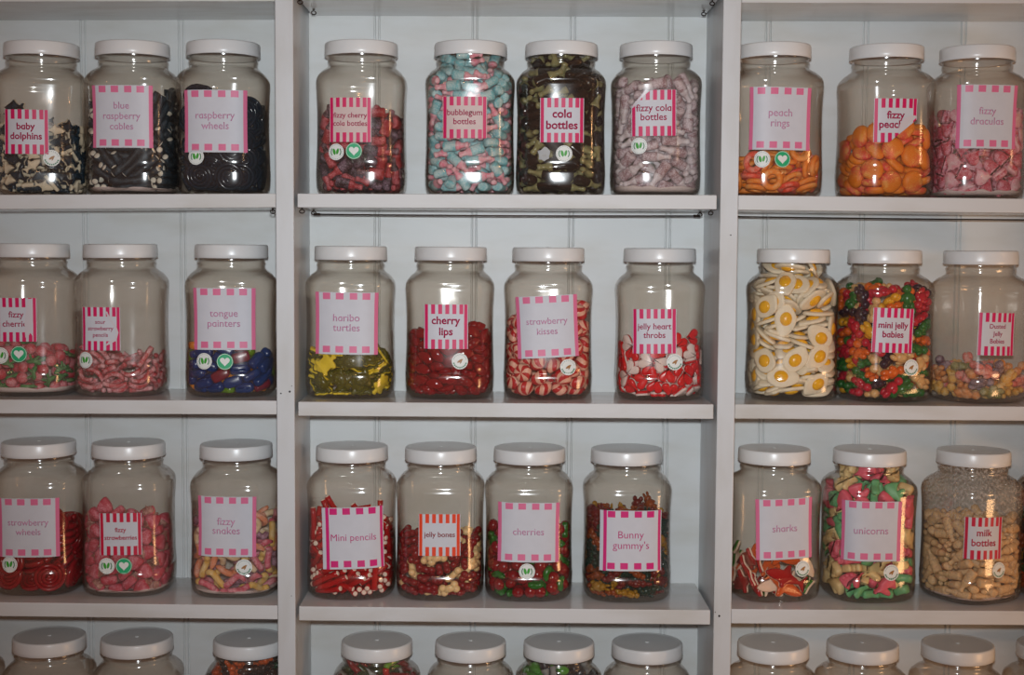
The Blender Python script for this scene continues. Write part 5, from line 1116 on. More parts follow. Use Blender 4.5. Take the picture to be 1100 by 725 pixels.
24, -83, -28, -101, 47, 15, 38, 73, -27, 8, 239, 13, 83, -10, -20, -12, 185, 25, -13, -32, -16, -59, 123, 43, -40, -4, -10, -22, 112, 5, -8, -34, -6, -96, 67, -50, 1, -35, -4, -90, 237,
-73, -8, 4, 0, -102, 111, 9, 80, -27, 2, 99, 245, 83, -4, 8, 2, -121, 161, 24, 47, -60, 3, -66, 22, 66, -46, -12, 3, -79, 57, -44, -64, 53, 4, -89, 92, -22, -1, -8, 9, -100, 164, 7, -25,
74, 12, -99, 47, 28, -22, -4, 12, 83, 233, 30, 22, 17, 16, -101, 223, 15, 70, -1, 16, -45, 189, -52, 35, -18, 17, -92, 187, 55, 52, -54, 17, -72, 253, -14, 2, 47, 18, -72, 135, -10, -4, 46,
18, 121, 218, -12, -62, -23, 19, 55, 231, -19, 6, 36, 20, -49, 107, -76, 49, -12, 25, -76, 31, 19, -21, -35, 29, -82, 75, 11, 42, 59, 31, -28, 115, -67, 47, -29, 38, -47, 244, -43, -26, 46,
40, -64, 23, -55, 46, -23, 44, -100, 177, -49, -14, -51, 45, 76, 234, -20, 23, -49, 45, -56, 78, -9, 5, 61, 47, -50, 145, -7, -7, -64, 53, -1, 94, 9, -23, -51, 53, -78, 200, 74, -46, 21,
57, 19, 240, -62, 62, 2, 58, -98, 242, 34, 53, -48, 59, -74, 124, -24, -11, 48, 59, -74, 219, -24, 0, -28, 60, -20, 82, -20, -2, 47, 60, 50, 227, -74, -57, -12, 61, -76, 176, -15, -3, -16,
62, 12, 155, 34, -11, -65, 63, -39, 22, -62, -65, 6, 64, -71, 42, 43, 39, 31, 71, -66, 234, 17, 57, 38, 71, 12, 225, -49, 64, -2, 75, -68, 137, 71, 43, -40, 76, -53, 193, 3, 0, -20, 77,
-84, 76, 22, 18, -78, 77, -82, 110, -82, -42, 6, 80, 4, 176, -2, 9, 5, 80, -37, 134, -13, -22, -43, 81, -100, 202, -25, -29, 1, 82, -56, 60, -64, 44, -16, 82, 108, 224, 40, -32, 45, 82,
-106, 82, 11, 48, -11, 83, -45, 27, -46, -39, 34, 93, -19, 210, -2, 0, 32, 93, -85, 135, -11, -20, -63, 93, -43, 245, 74, 47, -15, 97, 41, 173, -64, -45, -13, 97, -36, 150, -53, 23, -40,
99, -53, 42, 34, -36, -37, 99, -20, 66, 35, 41, 24, 101, -23, 122, -44, -34, 49, 101, 20, 134, 24, 44, 16, 106, -21, 22, -4, 4, -50, 110, 0, 189, 43, -57, -17, 111, 54, 223, 56, 72, -7,
114, -45, 232, 16, 34, 27, 118, -30, 76, -66, -59, 6, 118, -52, 182, -69, -25, 59, 118, -30, 57, -70, -63, -1, 119, -1, 38, -31, 32, -39, 120, -5, 112, -14, 31, -37, 121, 4, 138, 61, 53,
33,)},
'painters': {0: (
-115, -48, 61, 50, 30, 53, -105, -77, 100, -33, -45, 48, -91, -70, 135, -16, 85, -4, -91, -91, 73, 83, -34, 3, -87, -23, 82, 6, -1, -46, -84, -64, 27, 36, 82, 14, -72, -104, 46, -15, -23,
79, -70, -108, 140, 17, 62, 61, -58, -72, 59, -84, 10, -10, -58, -111, 100, 47, 7, -13, -43, -81, 117, 9, -87, 11, -38, -100, 32, 28, -12, -14, -18, -116, 117, 45, 11, -14, -12, -37, 97,
78, -6, -18, -9, -71, 136, 76, 29, -11, -8, -118, 151, -17, -59, -57, 16, -91, 118, -49, -11, -7, 17, -117, 50, -11, 59, 65, 33, -64, 94, 3, -55, -70, 34, -41, 115, 79, -3, 2, 36, -115, 88,
49, 1, 5, 38, -90, 89, -12, 62, 67, 40, -70, 29, -1, -68, 63, 49, -98, 30, 50, -4, -1, 58, -72, 60, -25, 90, -2, 71, -105, 68, -88, -17, -22, 87, -99, 114, 54, 0, 33, 98, -83, 55, -38, 72,
14, 100, 11, 110, 13, 0, -12, 106, 47, 33, 34, -25, -45, 108, -71, 97, -34, -36, 16, 113, -33, 84, -48, 55, 19, 113, -35, 131, 10, 21, 40, 116, -6, 48, -22, 33, -36,),
1: (
-117, -35, 115, 8, 48, 11, -8, -85, 25, 0, 0, -18, 58, -77, 139, -68, 31, -18, 85, -51, 117, 2, 6, 36, 115, 50, 68, 41, -29, -36,),
2: (
-112, -13, 32, -24, 20, -46, -109, -59, 157, 72, -57, 1, -11, -67, 78, 71, 52, -26, -1, -88, 56, -19, 1, 3, 73, -55, 90, -44, 30, -30, 81, -38, 25, 0, 0, -85,),
3: (
-84, -62, 103, -34, 33, -20, -47, -71, 91, -64, -62, 5, -21, -118, 70, -48, -11, -13, 40, -116, 125, -11, 62, 66, 47, -114, 161, -50, -8, -1, 98, -61, 35, 31, 0, 21,)},
'peaches': {0: (
-118, 31, 152, 33, -39, -36, -114, -51, 66, 14, -44, -5, -108, -66, 189, 58, 15, -70, -103, 52, 70, -42, -15, 79, -98, -3, 38, 9, 23, -36, -97, -43, 131, 15, -16, 22, -96, -21, 118, 17,
-16, 24, -96, 24, 98, 21, -8, 2, -93, -65, 144, 20, 18, -67, -93, -6, 103, 23, 0, -20, -89, 54, 38, -9, -22, 53, -84, 8, 183, 87, 15, -6, -84, -17, 166, 76, 28, -11, -83, 76, 180, -4, -8,
52, -83, 80, 134, 0, -8, 22, -81, -101, 85, -2, -51, 51, -77, 83, 113, 5, -6, -22, -76, -15, 46, 12, 22, -30, -72, -78, 46, -22, 92, 0, -68, -97, 149, 24, -24, 65, -68, -108, 198, 43, 24,
-43, -67, -48, 69, 2, -90, 1, -59, -55, 112, -15, 64, -23, -58, 81, 36, -18, -6, 83, -56, -72, 23, -22, -92, 0, -42, 20, 23, 43, 84, 0, -29, -69, 78, 7, 21, -17, -25, -74, 181, 1, -5, 3,
-25, -88, 95, -21, 21, -79, -24, -113, 48, 35, -50, 40, -22, -119, 150, 20, 55, -57, -17, -94, 227, 38, 52, 0, -9, 77, 23, -26, -91, 0, -5, -99, 105, 20, 11, 27, -2, -78, 139, 92, -10, 5,
7, -35, 126, 1, 27, -90, 8, -75, 41, 18, -7, 10, 13, -119, 211, 24, 50, -50, 17, -9, 23, 93, 15, 0, 25, -84, 176, 15, -13, -64, 34, -11, 109, 18, 5, 19, 39, -65, 69, 4, 9, -18, 41, -115,
129, 42, 16, -12, 47, 86, 30, -5, -84, -5, 49, -111, 50, 45, 34, -22, 56, -81, 206, 3, 5, -18, 58, -81, 86, 4, 5, -2, 59, -84, 170, 11, -15, -50, 60, -62, 112, 6, 2, 32, 62, -69, 144, -11,
-12, 30, 76, -64, 23, 45, -83, 0, 78, 11, 23, -89, 32, 0, 86, -21, 199, 3, -4, 14, 87, -25, 221, 1, -5, 36, 92, -71, 51, 75, 43, 9, 93, -14, 178, 0, -5, 44, 96, -45, 86, -61, 40, -1, 96,
-84, 121, 34, 25, 14, 104, -75, 185, 38, 26, 24, 104, -27, 138, 16, 69, -2,)},
'rings': {0: (
-119, -1, 53, 38, 29, 43, -99, -27, 103, -46, 66, -5, -91, 84, 105, -55, -21, 13, -89, 58, 40, 80, -16, 3, -88, 26, 85, -4, 2, -16, -86, 36, 119, -2, 0, 10, -82, 33, 21, -45, -83, 0, -81,
-68, 26, -8, -3, -81, -78, -70, 43, -5, 4, -14, -73, -3, 36, 3, 6, -24, -69, -55, 121, -54, 72, 22, -52, -92, 94, 7, -32, -41, -47, -116, 52, -36, 24, 22, -31, 82, 21, -63, -70, 0, -25,
-80, 58, -10, 3, 17, -18, -37, 21, 79, -51, 0, -18, -37, 135, -85, 11, 9, -12, -98, 83, 82, -15, 2, 4, -42, 80, 60, -57, -1, 5, -98, 115, 19, -87, -17, 11, 27, 21, -93, -13, 0, 21, -100,
55, 71, -45, 22, 31, -60, 137, 63, -66, -13, 41, -113, 139, 36, 12, -14, 68, -75, 118, -17, -23, -6, 75, -91, 91, -11, -42, -19, 76, -84, 47, 23, 82, -7, 78, -37, 51, -22, 7, 59, 78, -82,
29, -3, -10, -28, 83, 18, 21, 0, 0, -20, 100, -88, 96, 31, -44, -59,),
1: (
-98, -91, 105, -34, -45, 63, -93, 97, 68, 39, 24, 10, -90, -57, 61, -10, -89, 6, -85, 45, 66, -5, 0, -44, -79, -38, 74, -7, -1, -67, 13, -98, 30, -11, -2, 10, 17, -47, 96, -50, -75, 17, 29,
-36, 30, -52, -68, 13, 36, -27, 119, 7, -1, -20, 42, -64, 68, 72, 25, 12, 54, 82, 23, 0, -4, 65, 96, -18, 132, 0, 7, -36, 117, -36, 51, -20, -37, 18,)},
'rwheels': {0: (
-95, -55, 50, 16, 27, 42, -95, -47, 81, 12, 27, 31, -91, -63, 110, -35, 7, -68, -88, 2, 157, -16, -73, -30, -88, 6, 57, -14, -64, -46, -87, -40, 222, 7, -68, -45, -83, 26, 51, 34, -27, 42,
-81, -54, 241, -13, 47, -71, -73, -71, 144, 42, -66, -33, -72, -78, 228, -25, -58, -30, -60, -73, 300, 59, -41, 17, -56, -94, 228, 32, 18, -6, -51, -112, 57, -11, 49, 55, -46, -91, 178, 7,
-13, 39, -44, -113, 283, -3, 60, 64, -32, -83, 48, -29, -23, -52, -27, -92, 159, 7, -15, 46, -22, -18, 22, -45, -83, 0, -19, -89, 89, -24, 7, -5, -19, -5, 273, 11, -25, -54, -7, -67, 153,
-2, -21, 79, -4, -73, 95, -16, -81, 35, 6, -121, 213, 46, -14, 14, 8, -68, 252, 54, 16, -25, 14, -101, 223, -31, -46, -43, 15, -52, 263, -38, 4, -3, 30, -55, 199, 12, 6, -30, 37, -34, 270,
-37, 17, 18, 38, -113, 53, 50, -21, 19, 46, -114, 139, 14, 61, -48, 57, -21, 49, -43, -52, -27, 61, -43, 49, -34, -61, -33, 63, 45, 22, 85, -40, 0, 68, -93, 58, -37, 21, 30, 71, -35, 118,
18, -4, -5, 71, -86, 163, 66, -18, 15, 79, -83, 106, 13, -71, 57, 79, -103, 250, -45, -21, 8, 80, -19, 174, -74, -19, -6, 85, -50, 70, -57, 33, 22, 87, 54, 115, 14, -82, -42, 88, 20, 178,
-59, 53, 17, 90, 6, 122, -12, 79, 39, 91, -61, 215, 35, 4, 27, 91, -58, 267, -63, 16, 36, 117, 2, 58, 6, 51, 7, 121, 19, 237, 62, -7, -63,)},
'sharks': {0: (
-105, -29, 48, 34, -44, -22, -87, -43, 68, -16, -54, 17, -83, -35, 120, 45, -41, -31, -34, 59, 27, 3, -6, 87, 1, -114, 79, 39, 11, -7, 7, -46, 52, 17, -51, 67,),
1: (
-90, 77, 93, -1, -44, -35, 10, -66, 46, -11, 73, 58, 58, -92, 135, -26, -56, -41, 103, -26, 46, 24, -27, -51,),
2: (
-73, 75, 75, 26, -45, -61, -50, 32, 90, 21, 34, -47, -17, -115, 156, 10, -63, 51, -17, -85, 56, -53, -9, -1, -14, -48, 123, 37, -10, 23, -1, -102, 55, 19, -49, 65,)},
'snakes': {0: (
-99, -20, 175, 23, 34, 10, -89, -78, 39, -31, -77, 18, -87, -13, 237, -33, -66, 6, -87, -80, 82, 18, -35, -23, -64, -49, 38, 44, -35, -8, -16, -115, 59, -7, -62, -70, -14, 118, 192, 48, -9,
11, -4, -115, 229, -29, -55, -47, 21, -49, 163, 5, 1, 37, 43, -33, 114, 10, -14, -57, 54, -102, 32, -16, -4, 9, 56, -15, 151, -25, -3, 81, 62, -20, 33, 19, -17, -76, 63, -70, 149, 15, -16,
-89, 94, -20, 139, -36, 43, -33, 95, -44, 37, 5, -26, -45, 112, -61, 99, 18, 44, 10, 117, -27, 213, -15, 44, -18,),
1: (
-116, -24, 84, -31, -39, 37, -109, -68, 163, 18, -45, 1, -100, -4, 134, -34, -58, 8, -44, -77, 225, -15, 73, -4, -37, -55, 178, 54, -66, -20, -31, -77, 100, -25, -29, -65, -17, -92, 204,
13, -9, 22, -11, -118, 137, -49, -10, -10, -8, 37, 226, 50, 73, 20, 16, -104, 92, 58, -10, 0, 59, 113, 188, 41, 34, -42, 69, -7, 95, 61, 49, 13, 73, -109, 205, -26, -44, -35, 78, 65, 229,
-6, -12, -13, 79, -8, 73, -64, 61, -14, 83, 56, 50, -71, 40, -3, 83, -63, 227, -14, 19, 45, 117, 22, 159, -34, -41, 36,),
2: (
-79, 93, 228, 7, -31, -68, -74, -100, 246, 8, 61, 37, -67, 5, 96, -73, 41, 15, -63, -62, 150, 1, 17, 42, -15, -51, 25, -78, -50, 3, -8, 42, 199, -65, -49, -13, -4, -24, 226, 13, 57, 70, 15,
-39, 80, 60, -48, 6, 38, -84, 52, -6, 20, 84, 50, -86, 198, -41, -13, 9, 76, -90, 97, -10, 36, 36, 98, 91, 114, 21, -42, 11, 117, 22, 85, 31, -42, -23,)},
'sourpencils': {0: (
-121, -22, 45, 33, 34, 40, -120, -24, 69, -37, 30, -39, -102, -44, 133, 38, -38, -41, -101, -88, 111, 5, 36, 55, -97, 24, 132, 20, 2, 34, -90, 93, 117, 40, -33, -75, -87, -78, 129, 21, 33,
-2, -86, -50, 78, 74, -37, 11, -86, -84, 93, 45, 77, -19, -86, -87, 50, -41, 12, -11, -68, -108, 33, -43, 8, -9, -55, -101, 88, 54, -28, -1, -51, -79, 21, 0, 0, -28, -48, -90, 42, -43, 8,
-16, -46, -78, 89, 23, -70, 12, -46, -104, 117, -17, -38, -55, -32, -83, 120, -3, -57, -25, -29, -50, 39, -61, 60, 27, 2, -75, 25, -2, 23, -65, 4, -97, 47, -85, 12, -15, 4, -121, 39, 1,
-69, 64, 9, -91, 88, 25, 79, -8, 10, -62, 113, 33, -81, 32, 12, 83, 101, 24, -28, 84, 15, 121, 108, -7, 64, 60, 40, -93, 99, 15, 47, 51, 45, 41, 113, 65, 46, 18, 53, -16, 112, -28, -10,
-37, 63, -7, 21, -10, -94, 0, 63, -51, 114, 28, 71, 26, 68, 36, 113, 70, 55, 12, 72, -85, 22, -2, -2, 17, 74, -86, 79, -16, -14, -17, 78, -40, 85, 16, -25, -58, 85, 74, 97, 31, 61, 2, 87,
-73, 69, -63, 2, -21, 92, -99, 125, 39, -2, -72, 92, 53, 27, 9, 64, -58, 100, -21, 105, -41, 23, -26, 109, -64, 40, 52, 53, -7, 111, -16, 30, -44, -52, 47, 114, 64, 118, -47, -57, 37, 115,
-53, 82, -42, -4, -52, 118, -3, 44, -54, -37, 54, 119, 12, 92, -66, -63, -3,),
1: (
-119, -34, 117, -32, 37, -29, -105, -26, 24, -9, 9, -44, -96, -36, 91, -9, 90, -20, -93, -100, 62, -50, 27, 1, -90, -73, 26, -13, 14, -13, -55, -116, 74, 62, 6, -21, -49, 118, 113, 43, 12,
-3, -40, 94, 109, -88, -8, 9, -27, 65, 106, 6, -3, -2, -22, -109, 81, 82, -29, 20, -8, -36, 106, -62, -69, -8, -4, -101, 106, 66, 48, 3, 2, -122, 66, 2, 64, 69, 20, -104, 28, -68, -16, -9,
26, -89, 115, -52, 70, -14, 42, -68, 21, 0, 0, 13, 49, -114, 75, -6, -36, 86, 55, -72, 97, 36, 80, 8, 60, -80, 44, 42, -73, 41, 71, -102, 36, -72, -19, 7, 81, -108, 58, 2, 47, -58, 91, -72,
95, 62, -52, 25, 96, -8, 52, -3, 58, -26, 99, -53, 51, -20, 12, 57, 111, 34, 74, 12, -9, -26, 112, 69, 63, 44, 54, 32, 122, 2, 115, 39, 35, 39,)},
'strawbs': {0: (
-115, -46, 144, 35, 40, 39, -113, -54, 81, 1, 47, 11, -110, -30, 205, -6, -8, -13, -109, -60, 235, -66, -7, -52, -107, -55, 39, -14, 31, -4, -100, -10, 162, 60, -27, 14, -100, -83, 114,
-12, 51, 18, -90, -92, 162, -5, -39, 24, -89, -57, 188, 48, 68, -5, -88, -9, 240, -75, 35, 35, -82, -98, 255, 28, -51, 14, -82, -52, 140, -1, 49, 17, -81, -102, 80, -52, -30, -46, -81,
-101, 204, 31, -43, 12, -81, -90, 33, 65, 7, -32, -79, -58, 97, 52, 10, -65, -64, -62, 57, 79, 0, 24, -60, -111, 127, -26, 39, 35, -59, -27, 212, 78, -34, 11, -52, 42, 113, -3, -48, -14,
-49, -98, 233, 77, 24, 18, -47, -115, 286, -47, 4, -3, -47, -63, 32, 79, -4, 26, -45, -75, 142, 39, 82, -1, -43, -52, 241, 14, -78, -22, -42, -75, 197, -2, -3, 0, -41, -78, 169, -3, -2, 30,
-38, -107, 55, 42, 84, 3, -38, -113, 168, 35, -44, 37, -33, -78, 113, -3, -5, 25, -32, -78, 86, 36, 82, 3, -30, 63, 33, 29, 45, 2, -25, -117, 209, -39, -34, -36, -25, -113, 93, 39, -35, 37,
-16, -94, 26, 0, 0, -42, -13, -103, 263, 22, 70, 6, -8, -74, 215, 79, -25, -41, -6, -118, 135, -35, 39, 39, -3, -60, 51, 45, 18, -19, 1, -76, 143, 6, -4, -78, 7, -76, 109, -61, -24, 67, 10,
-60, 179, 36, 36, -34, 11, -107, 229, 13, 28, 20, 11, 69, 26, 0, 0, -26, 11, -107, 74, -11, -19, 20, 13, -104, 188, -26, -6, 66, 21, -57, 245, -46, 28, 51, 26, -108, 48, 12, -22, -36, 37,
-66, 27, -46, -82, 0, 38, -116, 159, -40, 32, 36, 41, -115, 111, -42, 33, 35, 44, -63, 200, 14, 20, 26, 44, -75, 86, -5, 4, 2, 48, -74, 116, 48, -74, 4, 48, -115, 237, 8, -66, -65, 49, -80,
153, 36, 61, -28, 52, -64, 54, 0, 0, 59, 59, -77, 223, 17, 18, 36, 60, -104, 35, -14, -33, -47, 64, -8, 105, -62, -13, 68, 67, -32, 71, 67, 22, -5, 70, -107, 188, -32, -43, -22, 71, -108,
81, -18, -47, -39, 75, -75, 257, 72, 8, 17, 76, -38, 225, 42, 3, -26, 80, -101, 139, 50, -32, 45, 82, -46, 128, 57, 46, 1, 86, -61, 27, 4, -2, -85, 91, -94, 234, -56, 11, 39, 97, 59, 110,
-12, 16, 49, 99, -73, 68, 15, -29, 58, 100, -65, 201, -21, 83, -7, 103, 6, 113, -1, 0, 33, 105, -2, 145, -83, -9, -1, 107, -73, 165, -16, -47, -4, 107, -37, 44, 65, -21, -10, 108, -71, 113,
-61, 4, 53, 108, -1, 53, 56, -26, -9, 110, 25, 84, -22, 81, 17, 110, -10, 224, 28, -26, 84, 112, 51, 55, 2, 46, 10, 113, 38, 190, 21, -49, -17, 115, -33, 93, -35, 39, -37, 116, 41, 142, 29,
-40, -23, 117, -19, 175, 66, -6, -63,)},
'swheels': {0: (
-85, -29, 215, -2, -3, -55, -82, -42, 138, 13, 92, -4, -81, -42, 157, -1, 3, 78, -80, -41, 118, -2, -2, -29, -79, 50, 233, -4, -93, -6, -79, -29, 195, -2, 2, 44, -78, -67, 63, 27, -27, 21,
-78, -42, 177, 69, -61, 3, -70, -93, 62, 39, 2, -22, -68, -41, 236, -2, 1, 20, -65, -106, 107, -42, -47, -47, -49, -103, 184, 31, 15, -29, -31, -107, 227, -38, 51, 33, 1, -74, 44, -16, 79,
26, 1, -30, 218, 1, 61, 34, 3, -87, 183, -5, -35, 53, 6, -86, 150, -14, -33, 66, 6, -72, 89, 11, -4, -36, 16, -88, 109, 8, 85, 10, 17, 58, 202, 43, -12, 13, 56, -110, 61, 4, 63, -49, 63,
-45, 46, 22, -10, -55, 64, -89, 222, 19, 13, -10, 66, -73, 143, 1, -2, -23, 70, -18, 226, -7, 89, 4, 73, -29, 204, -3, -1, 89, 76, -47, 108, -8, -21, 31, 78, -53, 164, -92, -21, -3, 78, 55,
130, -52, -66, -26, 78, 69, 180, 30, 15, -44, 79, 45, 57, 23, 33, -52, 80, 74, 71, -41, 47, 28, 81, 23, 56, 29, 23, -36, 82, -54, 184, -46, 79, -1, 85, -47, 89, -39, 62, -10, 87, 22, 152,
33, -8, -11, 88, 16, 186, -57, 21, -4, 113, -38, 55, 47, 33, 35,)},
'turtles': {0: (
-105, 5, 43, 33, 20, 28, -102, -40, 83, -71, 51, 33, -101, -22, 120, 25, 0, 50, -96, -38, 54, -84, 31, 15, -89, -68, 136, -25, -79, 3, -87, -69, 91, 5, -68, -22, -81, -91, 49, 61, 8, -29,
-80, -44, 22, 1, -7, 51, -64, -110, 107, -51, -11, -23, -60, -22, 129, 38, -17, -48, -50, -75, 76, 1, 31, -30, -43, -90, 141, -1, 0, -18, -27, -88, 116, -7, -32, 77, -21, -113, 61, 48, 17,
-19, -20, -35, 104, 31, -12, 49, -19, -85, 23, 0, 0, 93, -5, -82, 70, 35, 5, 19, 13, -115, 117, 2, 64, -66, 29, -78, 98, 14, 6, 53, 31, -75, 128, 30, -22, 76, 33, -91, 42, 33, -31, 54, 45,
-110, 62, 48, -2, 11, 51, -62, 40, 31, -19, 36, 61, -100, 158, 35, -15, 38, 65, -91, 129, 17, -22, 65, 80, -75, 109, 18, -4, -41, 83, 27, 118, 3, -37, 36, 87, -22, 27, -87, -27, 3, 89, -72,
90, -30, 72, 5, 94, -31, 86, 15, -9, 16, 98, -78, 47, 42, -31, -75, 102, -23, 60, 21, -5, 48, 108, -37, 133, -42, -2, -79, 111, 37, 43, -28, -32, 44, 113, 27, 101, 23, 43, 47,)},
'unicorns': {0: (
-116, -18, 320, 53, -19, -57, -106, -56, 226, 29, 6, 26, -104, 65, 150, -69, 30, 7, -103, 76, 218, 50, -30, -69, -92, 68, 252, -13, 24, -58, -87, -61, 265, -14, -4, -18, -84, -69, 158, -1,
-3, -13, -83, -80, 225, -25, 33, -74, -74, 18, 362, 46, 76, -7, -69, -7, 76, 26, 47, -61, -68, -84, 41, 29, -1, -53, -56, -52, 356, -68, -27, -55, -39, -115, 204, 40, 26, -32, -38, -73,
137, 12, 10, 17, -34, -109, 158, -76, -36, 4, -29, -73, 25, 0, 0, -59, -19, -97, 344, 24, -41, -36, -4, -97, 243, 17, -4, -32, -3, -67, 345, -41, -15, -31, 24, 62, 405, -45, 79, 6, 25, -76,
25, 0, 0, 41, 28, 99, 220, 24, 22, 62, 28, -117, 208, -43, 21, 25, 44, -103, 346, -55, 0, -7, 80, -40, 210, 15, -71, 28, 86, -77, 69, 72, -45, 2, 89, -80, 35, 38, 72, -5, 104, -63, 115, -4,
-14, -87, 108, 13, 355, -34, -54, 27, 110, -13, 228, 2, -6, -77,),
1: (
-116, -30, 161, 46, -27, -48, -111, 50, 334, 2, -46, -17, -107, -74, 317, -25, 37, -5, -99, 87, 313, 48, 13, 26, -97, -1, 241, -92, -12, -13, -94, 34, 289, 28, 83, -2, -87, -68, 130, -1,
-7, -63, -86, -96, 75, 45, 0, -35, -78, -8, 136, 69, 18, 6, -67, -38, 109, -20, 63, 20, -63, -86, 344, -41, -1, -15, -59, -112, 316, 2, 58, 60, -37, -69, 414, -28, 38, 18, -32, -8, 354, -2,
-10, 16, -26, -74, 296, 10, 0, -20, -23, 109, 253, 46, -76, 16, -21, -68, 202, 12, -28, -23, -7, -119, 283, -45, 18, 18, -3, -78, 71, 37, 42, 10, 4, -60, 180, 48, -2, 5, 9, -45, 367, 36,
-47, 20, 10, -44, 412, 10, -7, -90, 17, -117, 58, -39, 27, 33, 20, -109, 320, 69, 48, -42, 25, -62, 121, -44, -30, -29, 36, -13, 373, 36, -13, -33, 62, -33, 102, 26, 30, 26, 64, -52, 263,
-45, -51, -25, 66, -81, 181, -81, 22, 42, 90, -96, 300, -10, -53, -34, 94, -54, 143, 83, -5, -1, 101, -72, 93, 41, 80, -14, 106, -74, 263, -54, -2, 53,),
2: (
-113, -32, 86, -25, -48, 21, -112, -41, 44, 7, 36, 17, -110, -14, 272, 81, -28, 6, -108, 60, 60, 44, 33, 30, -102, 29, 103, -28, -12, 74, -98, 44, 164, 4, -26, 73, -96, 25, 187, -67, -48,
-17, -96, -27, 188, 24, 23, 64, -95, -41, 368, 23, -7, -54, -87, 16, 212, 5, -18, 60, -74, -52, 66, -13, 5, 25, -74, -85, 107, -7, -6, -38, -74, -76, 185, 1, 0, -89, -68, -15, 408, -6, 58,
-6, -59, 49, 400, 48, -41, -70, -58, 71, 354, -7, -9, 72, -58, -47, 302, -3, -29, -45, -56, -35, 212, -62, -14, -58, -49, -96, 255, 27, -23, -61, -37, -3, 393, 34, 61, 12, -30, -76, 78,
-52, 11, 66, -13, -103, 99, -57, 48, 26, -13, 80, 52, 2, 2, 9, -6, 97, 137, -39, 11, -79, 19, -109, 147, -21, -35, 66, 46, -74, 220, -27, -15, -65, 49, -69, 60, -14, -67, 4, 50, -68, 301,
35, -59, 12, 51, -107, 109, 70, 47, 4, 52, -85, 150, -76, 5, 33, 53, -91, 269, 38, -61, -5, 56, 64, 25, 0, 0, 67, 58, -49, 393, 49, -25, 57, 60, -4, 421, 17, -11, 57, 82, -32, 34, 22, -41,
58, 93, -92, 200, -41, -25, 11, 108, -42, 343, -32, -73, 19, 115, -33, 181, 28, 39, 22,)}
}

# ------------------------------------------------------------------ scene
scene = bpy.context.scene
COL = scene.collection
RND = random.Random(7)


def link(name, me, parent=None, loc=None):
    o = bpy.data.objects.new(name, me)
    COL.objects.link(o)
    if parent is not None:
        o.parent = parent
    if loc is not None:
        o.location = loc
    return o


def tag(o, label=None, cat=None, group=None, kind=None):
    if label:
        o['label'] = label
    if cat:
        o['category'] = cat
    if group:
        o['group'] = group
    if kind:
        o['kind'] = kind
    return o


def prism(pts_front, y0, y1, bevel=0.0):
    """board whose front outline (x, z) runs from y0 to y1, edges softened"""
    bm = bmesh.new()
    a = [bm.verts.new((x, y0, z)) for x, z in pts_front]
    b = [bm.verts.new((x, y1, z)) for x, z in pts_front]
    n = len(a)
    bm.faces.new(a)
    bm.faces.new(list(reversed(b)))
    for i in range(n):
        j = (i + 1) % n
        bm.faces.new((a[j], a[i], b[i], b[j]))
    bmesh.ops.recalc_face_normals(bm, faces=bm.faces)
    if bevel:
        bmesh.ops.bevel(bm, geom=list(bm.edges), offset=bevel, segments=2, affect='EDGES', profile=0.5)
    return bm


def bm_mesh(bm, name, mats, smooth=False):
    me = bpy.data.meshes.new(name)
    bm.to_mesh(me)
    bm.free()
    for m in mats:
        me.materials.append(m)
    if smooth:
        me.polygons.foreach_set('use_smooth', [True] * len(me.polygons))
    return me


# ---- materials of the setting
def paint(name, rgb, rough, stretch, dirt=0.06):
    m, nt, N, L, b = base_mat(name)
    tc = N.new('ShaderNodeTexCoord')
    mp = N.new('ShaderNodeMapping')
    mp.inputs['Scale'].default_value = stretch
    L.new(tc.outputs['Object'], mp.inputs['Vector'])
    nz = N.new('ShaderNodeTexNoise')
    nz.inputs['Scale'].default_value = 6
    nz.inputs['Detail'].default_value = 6
    L.new(mp.outputs['Vector'], nz.inputs['Vector'])
    mx = N.new('ShaderNodeMix')
    mx.data_type = 'RGBA'
    mx.inputs['A'].default_value = lin(rgb)
    mx.inputs['B'].default_value = lin(tuple(int(c * (1 - dirt * k)) for c, k in zip(rgb, (1.0, 1.2, 1.6))))
    rm = N.new('ShaderNodeMapRange')
    rm.inputs['From Min'].default_value, rm.inputs['From Max'].default_value = 0.45, 0.75
    L.new(nz.outputs['Fac'], rm.inputs['Value'])
    L.new(rm.outputs['Result'], mx.inputs['Factor'])
    L.new(mx.outputs['Result'], b.inputs['Base Color'])
    b.inputs['Roughness'].default_value = rough
    b.inputs['Specular IOR Level'].default_value = 0.5
    n2 = N.new('ShaderNodeTexNoise')
    n2.inputs['Scale'].default_value = 30
    n2.inputs['Detail'].default_value = 4
    L.new(mp.outputs['Vector'], n2.inputs['Vector'])
    bp = N.new('ShaderNodeBump')
    bp.inputs['Strength'].default_value = 0.12
    bp.inputs['Distance'].default_value = 0.001
    L.new(n2.outputs['Fac'], bp.inputs['Height'])
    L.new(bp.outputs['Normal'], b.inputs['Normal'])
    return m


M_WALL = paint('white_gloss_wall_paint', (212, 214, 213), 0.45, (1, 1, 3))
M_BOARD = paint('white_gloss_shelf_paint', (212, 213, 213), 0.16, (1, 3, 3), 0.08)
M_EDGE = paint('white_brushed_shelf_edge_paint', (210, 212, 213), 0.5, (1, 3, 3), 0.08)
M_POST = paint('white_gloss_upright_paint', (208, 212, 215), 0.35, (3, 3, 1), 0.06)
M_FLOOR = plain('brown_floor_boards', (92, 66, 48), 0.5, var=0.3, scale=4)
M_STEEL = plain('dark_bronze_wire', (58, 46, 40), 0.35, 0.5, 0.8)
M_HOLE = plain('dark_nail_hole', (18, 14, 14), 0.9)
M_LID = plain('white_lid_plastic', (229, 231, 231), 0.3, 0.5, var=0.05, scale=12)

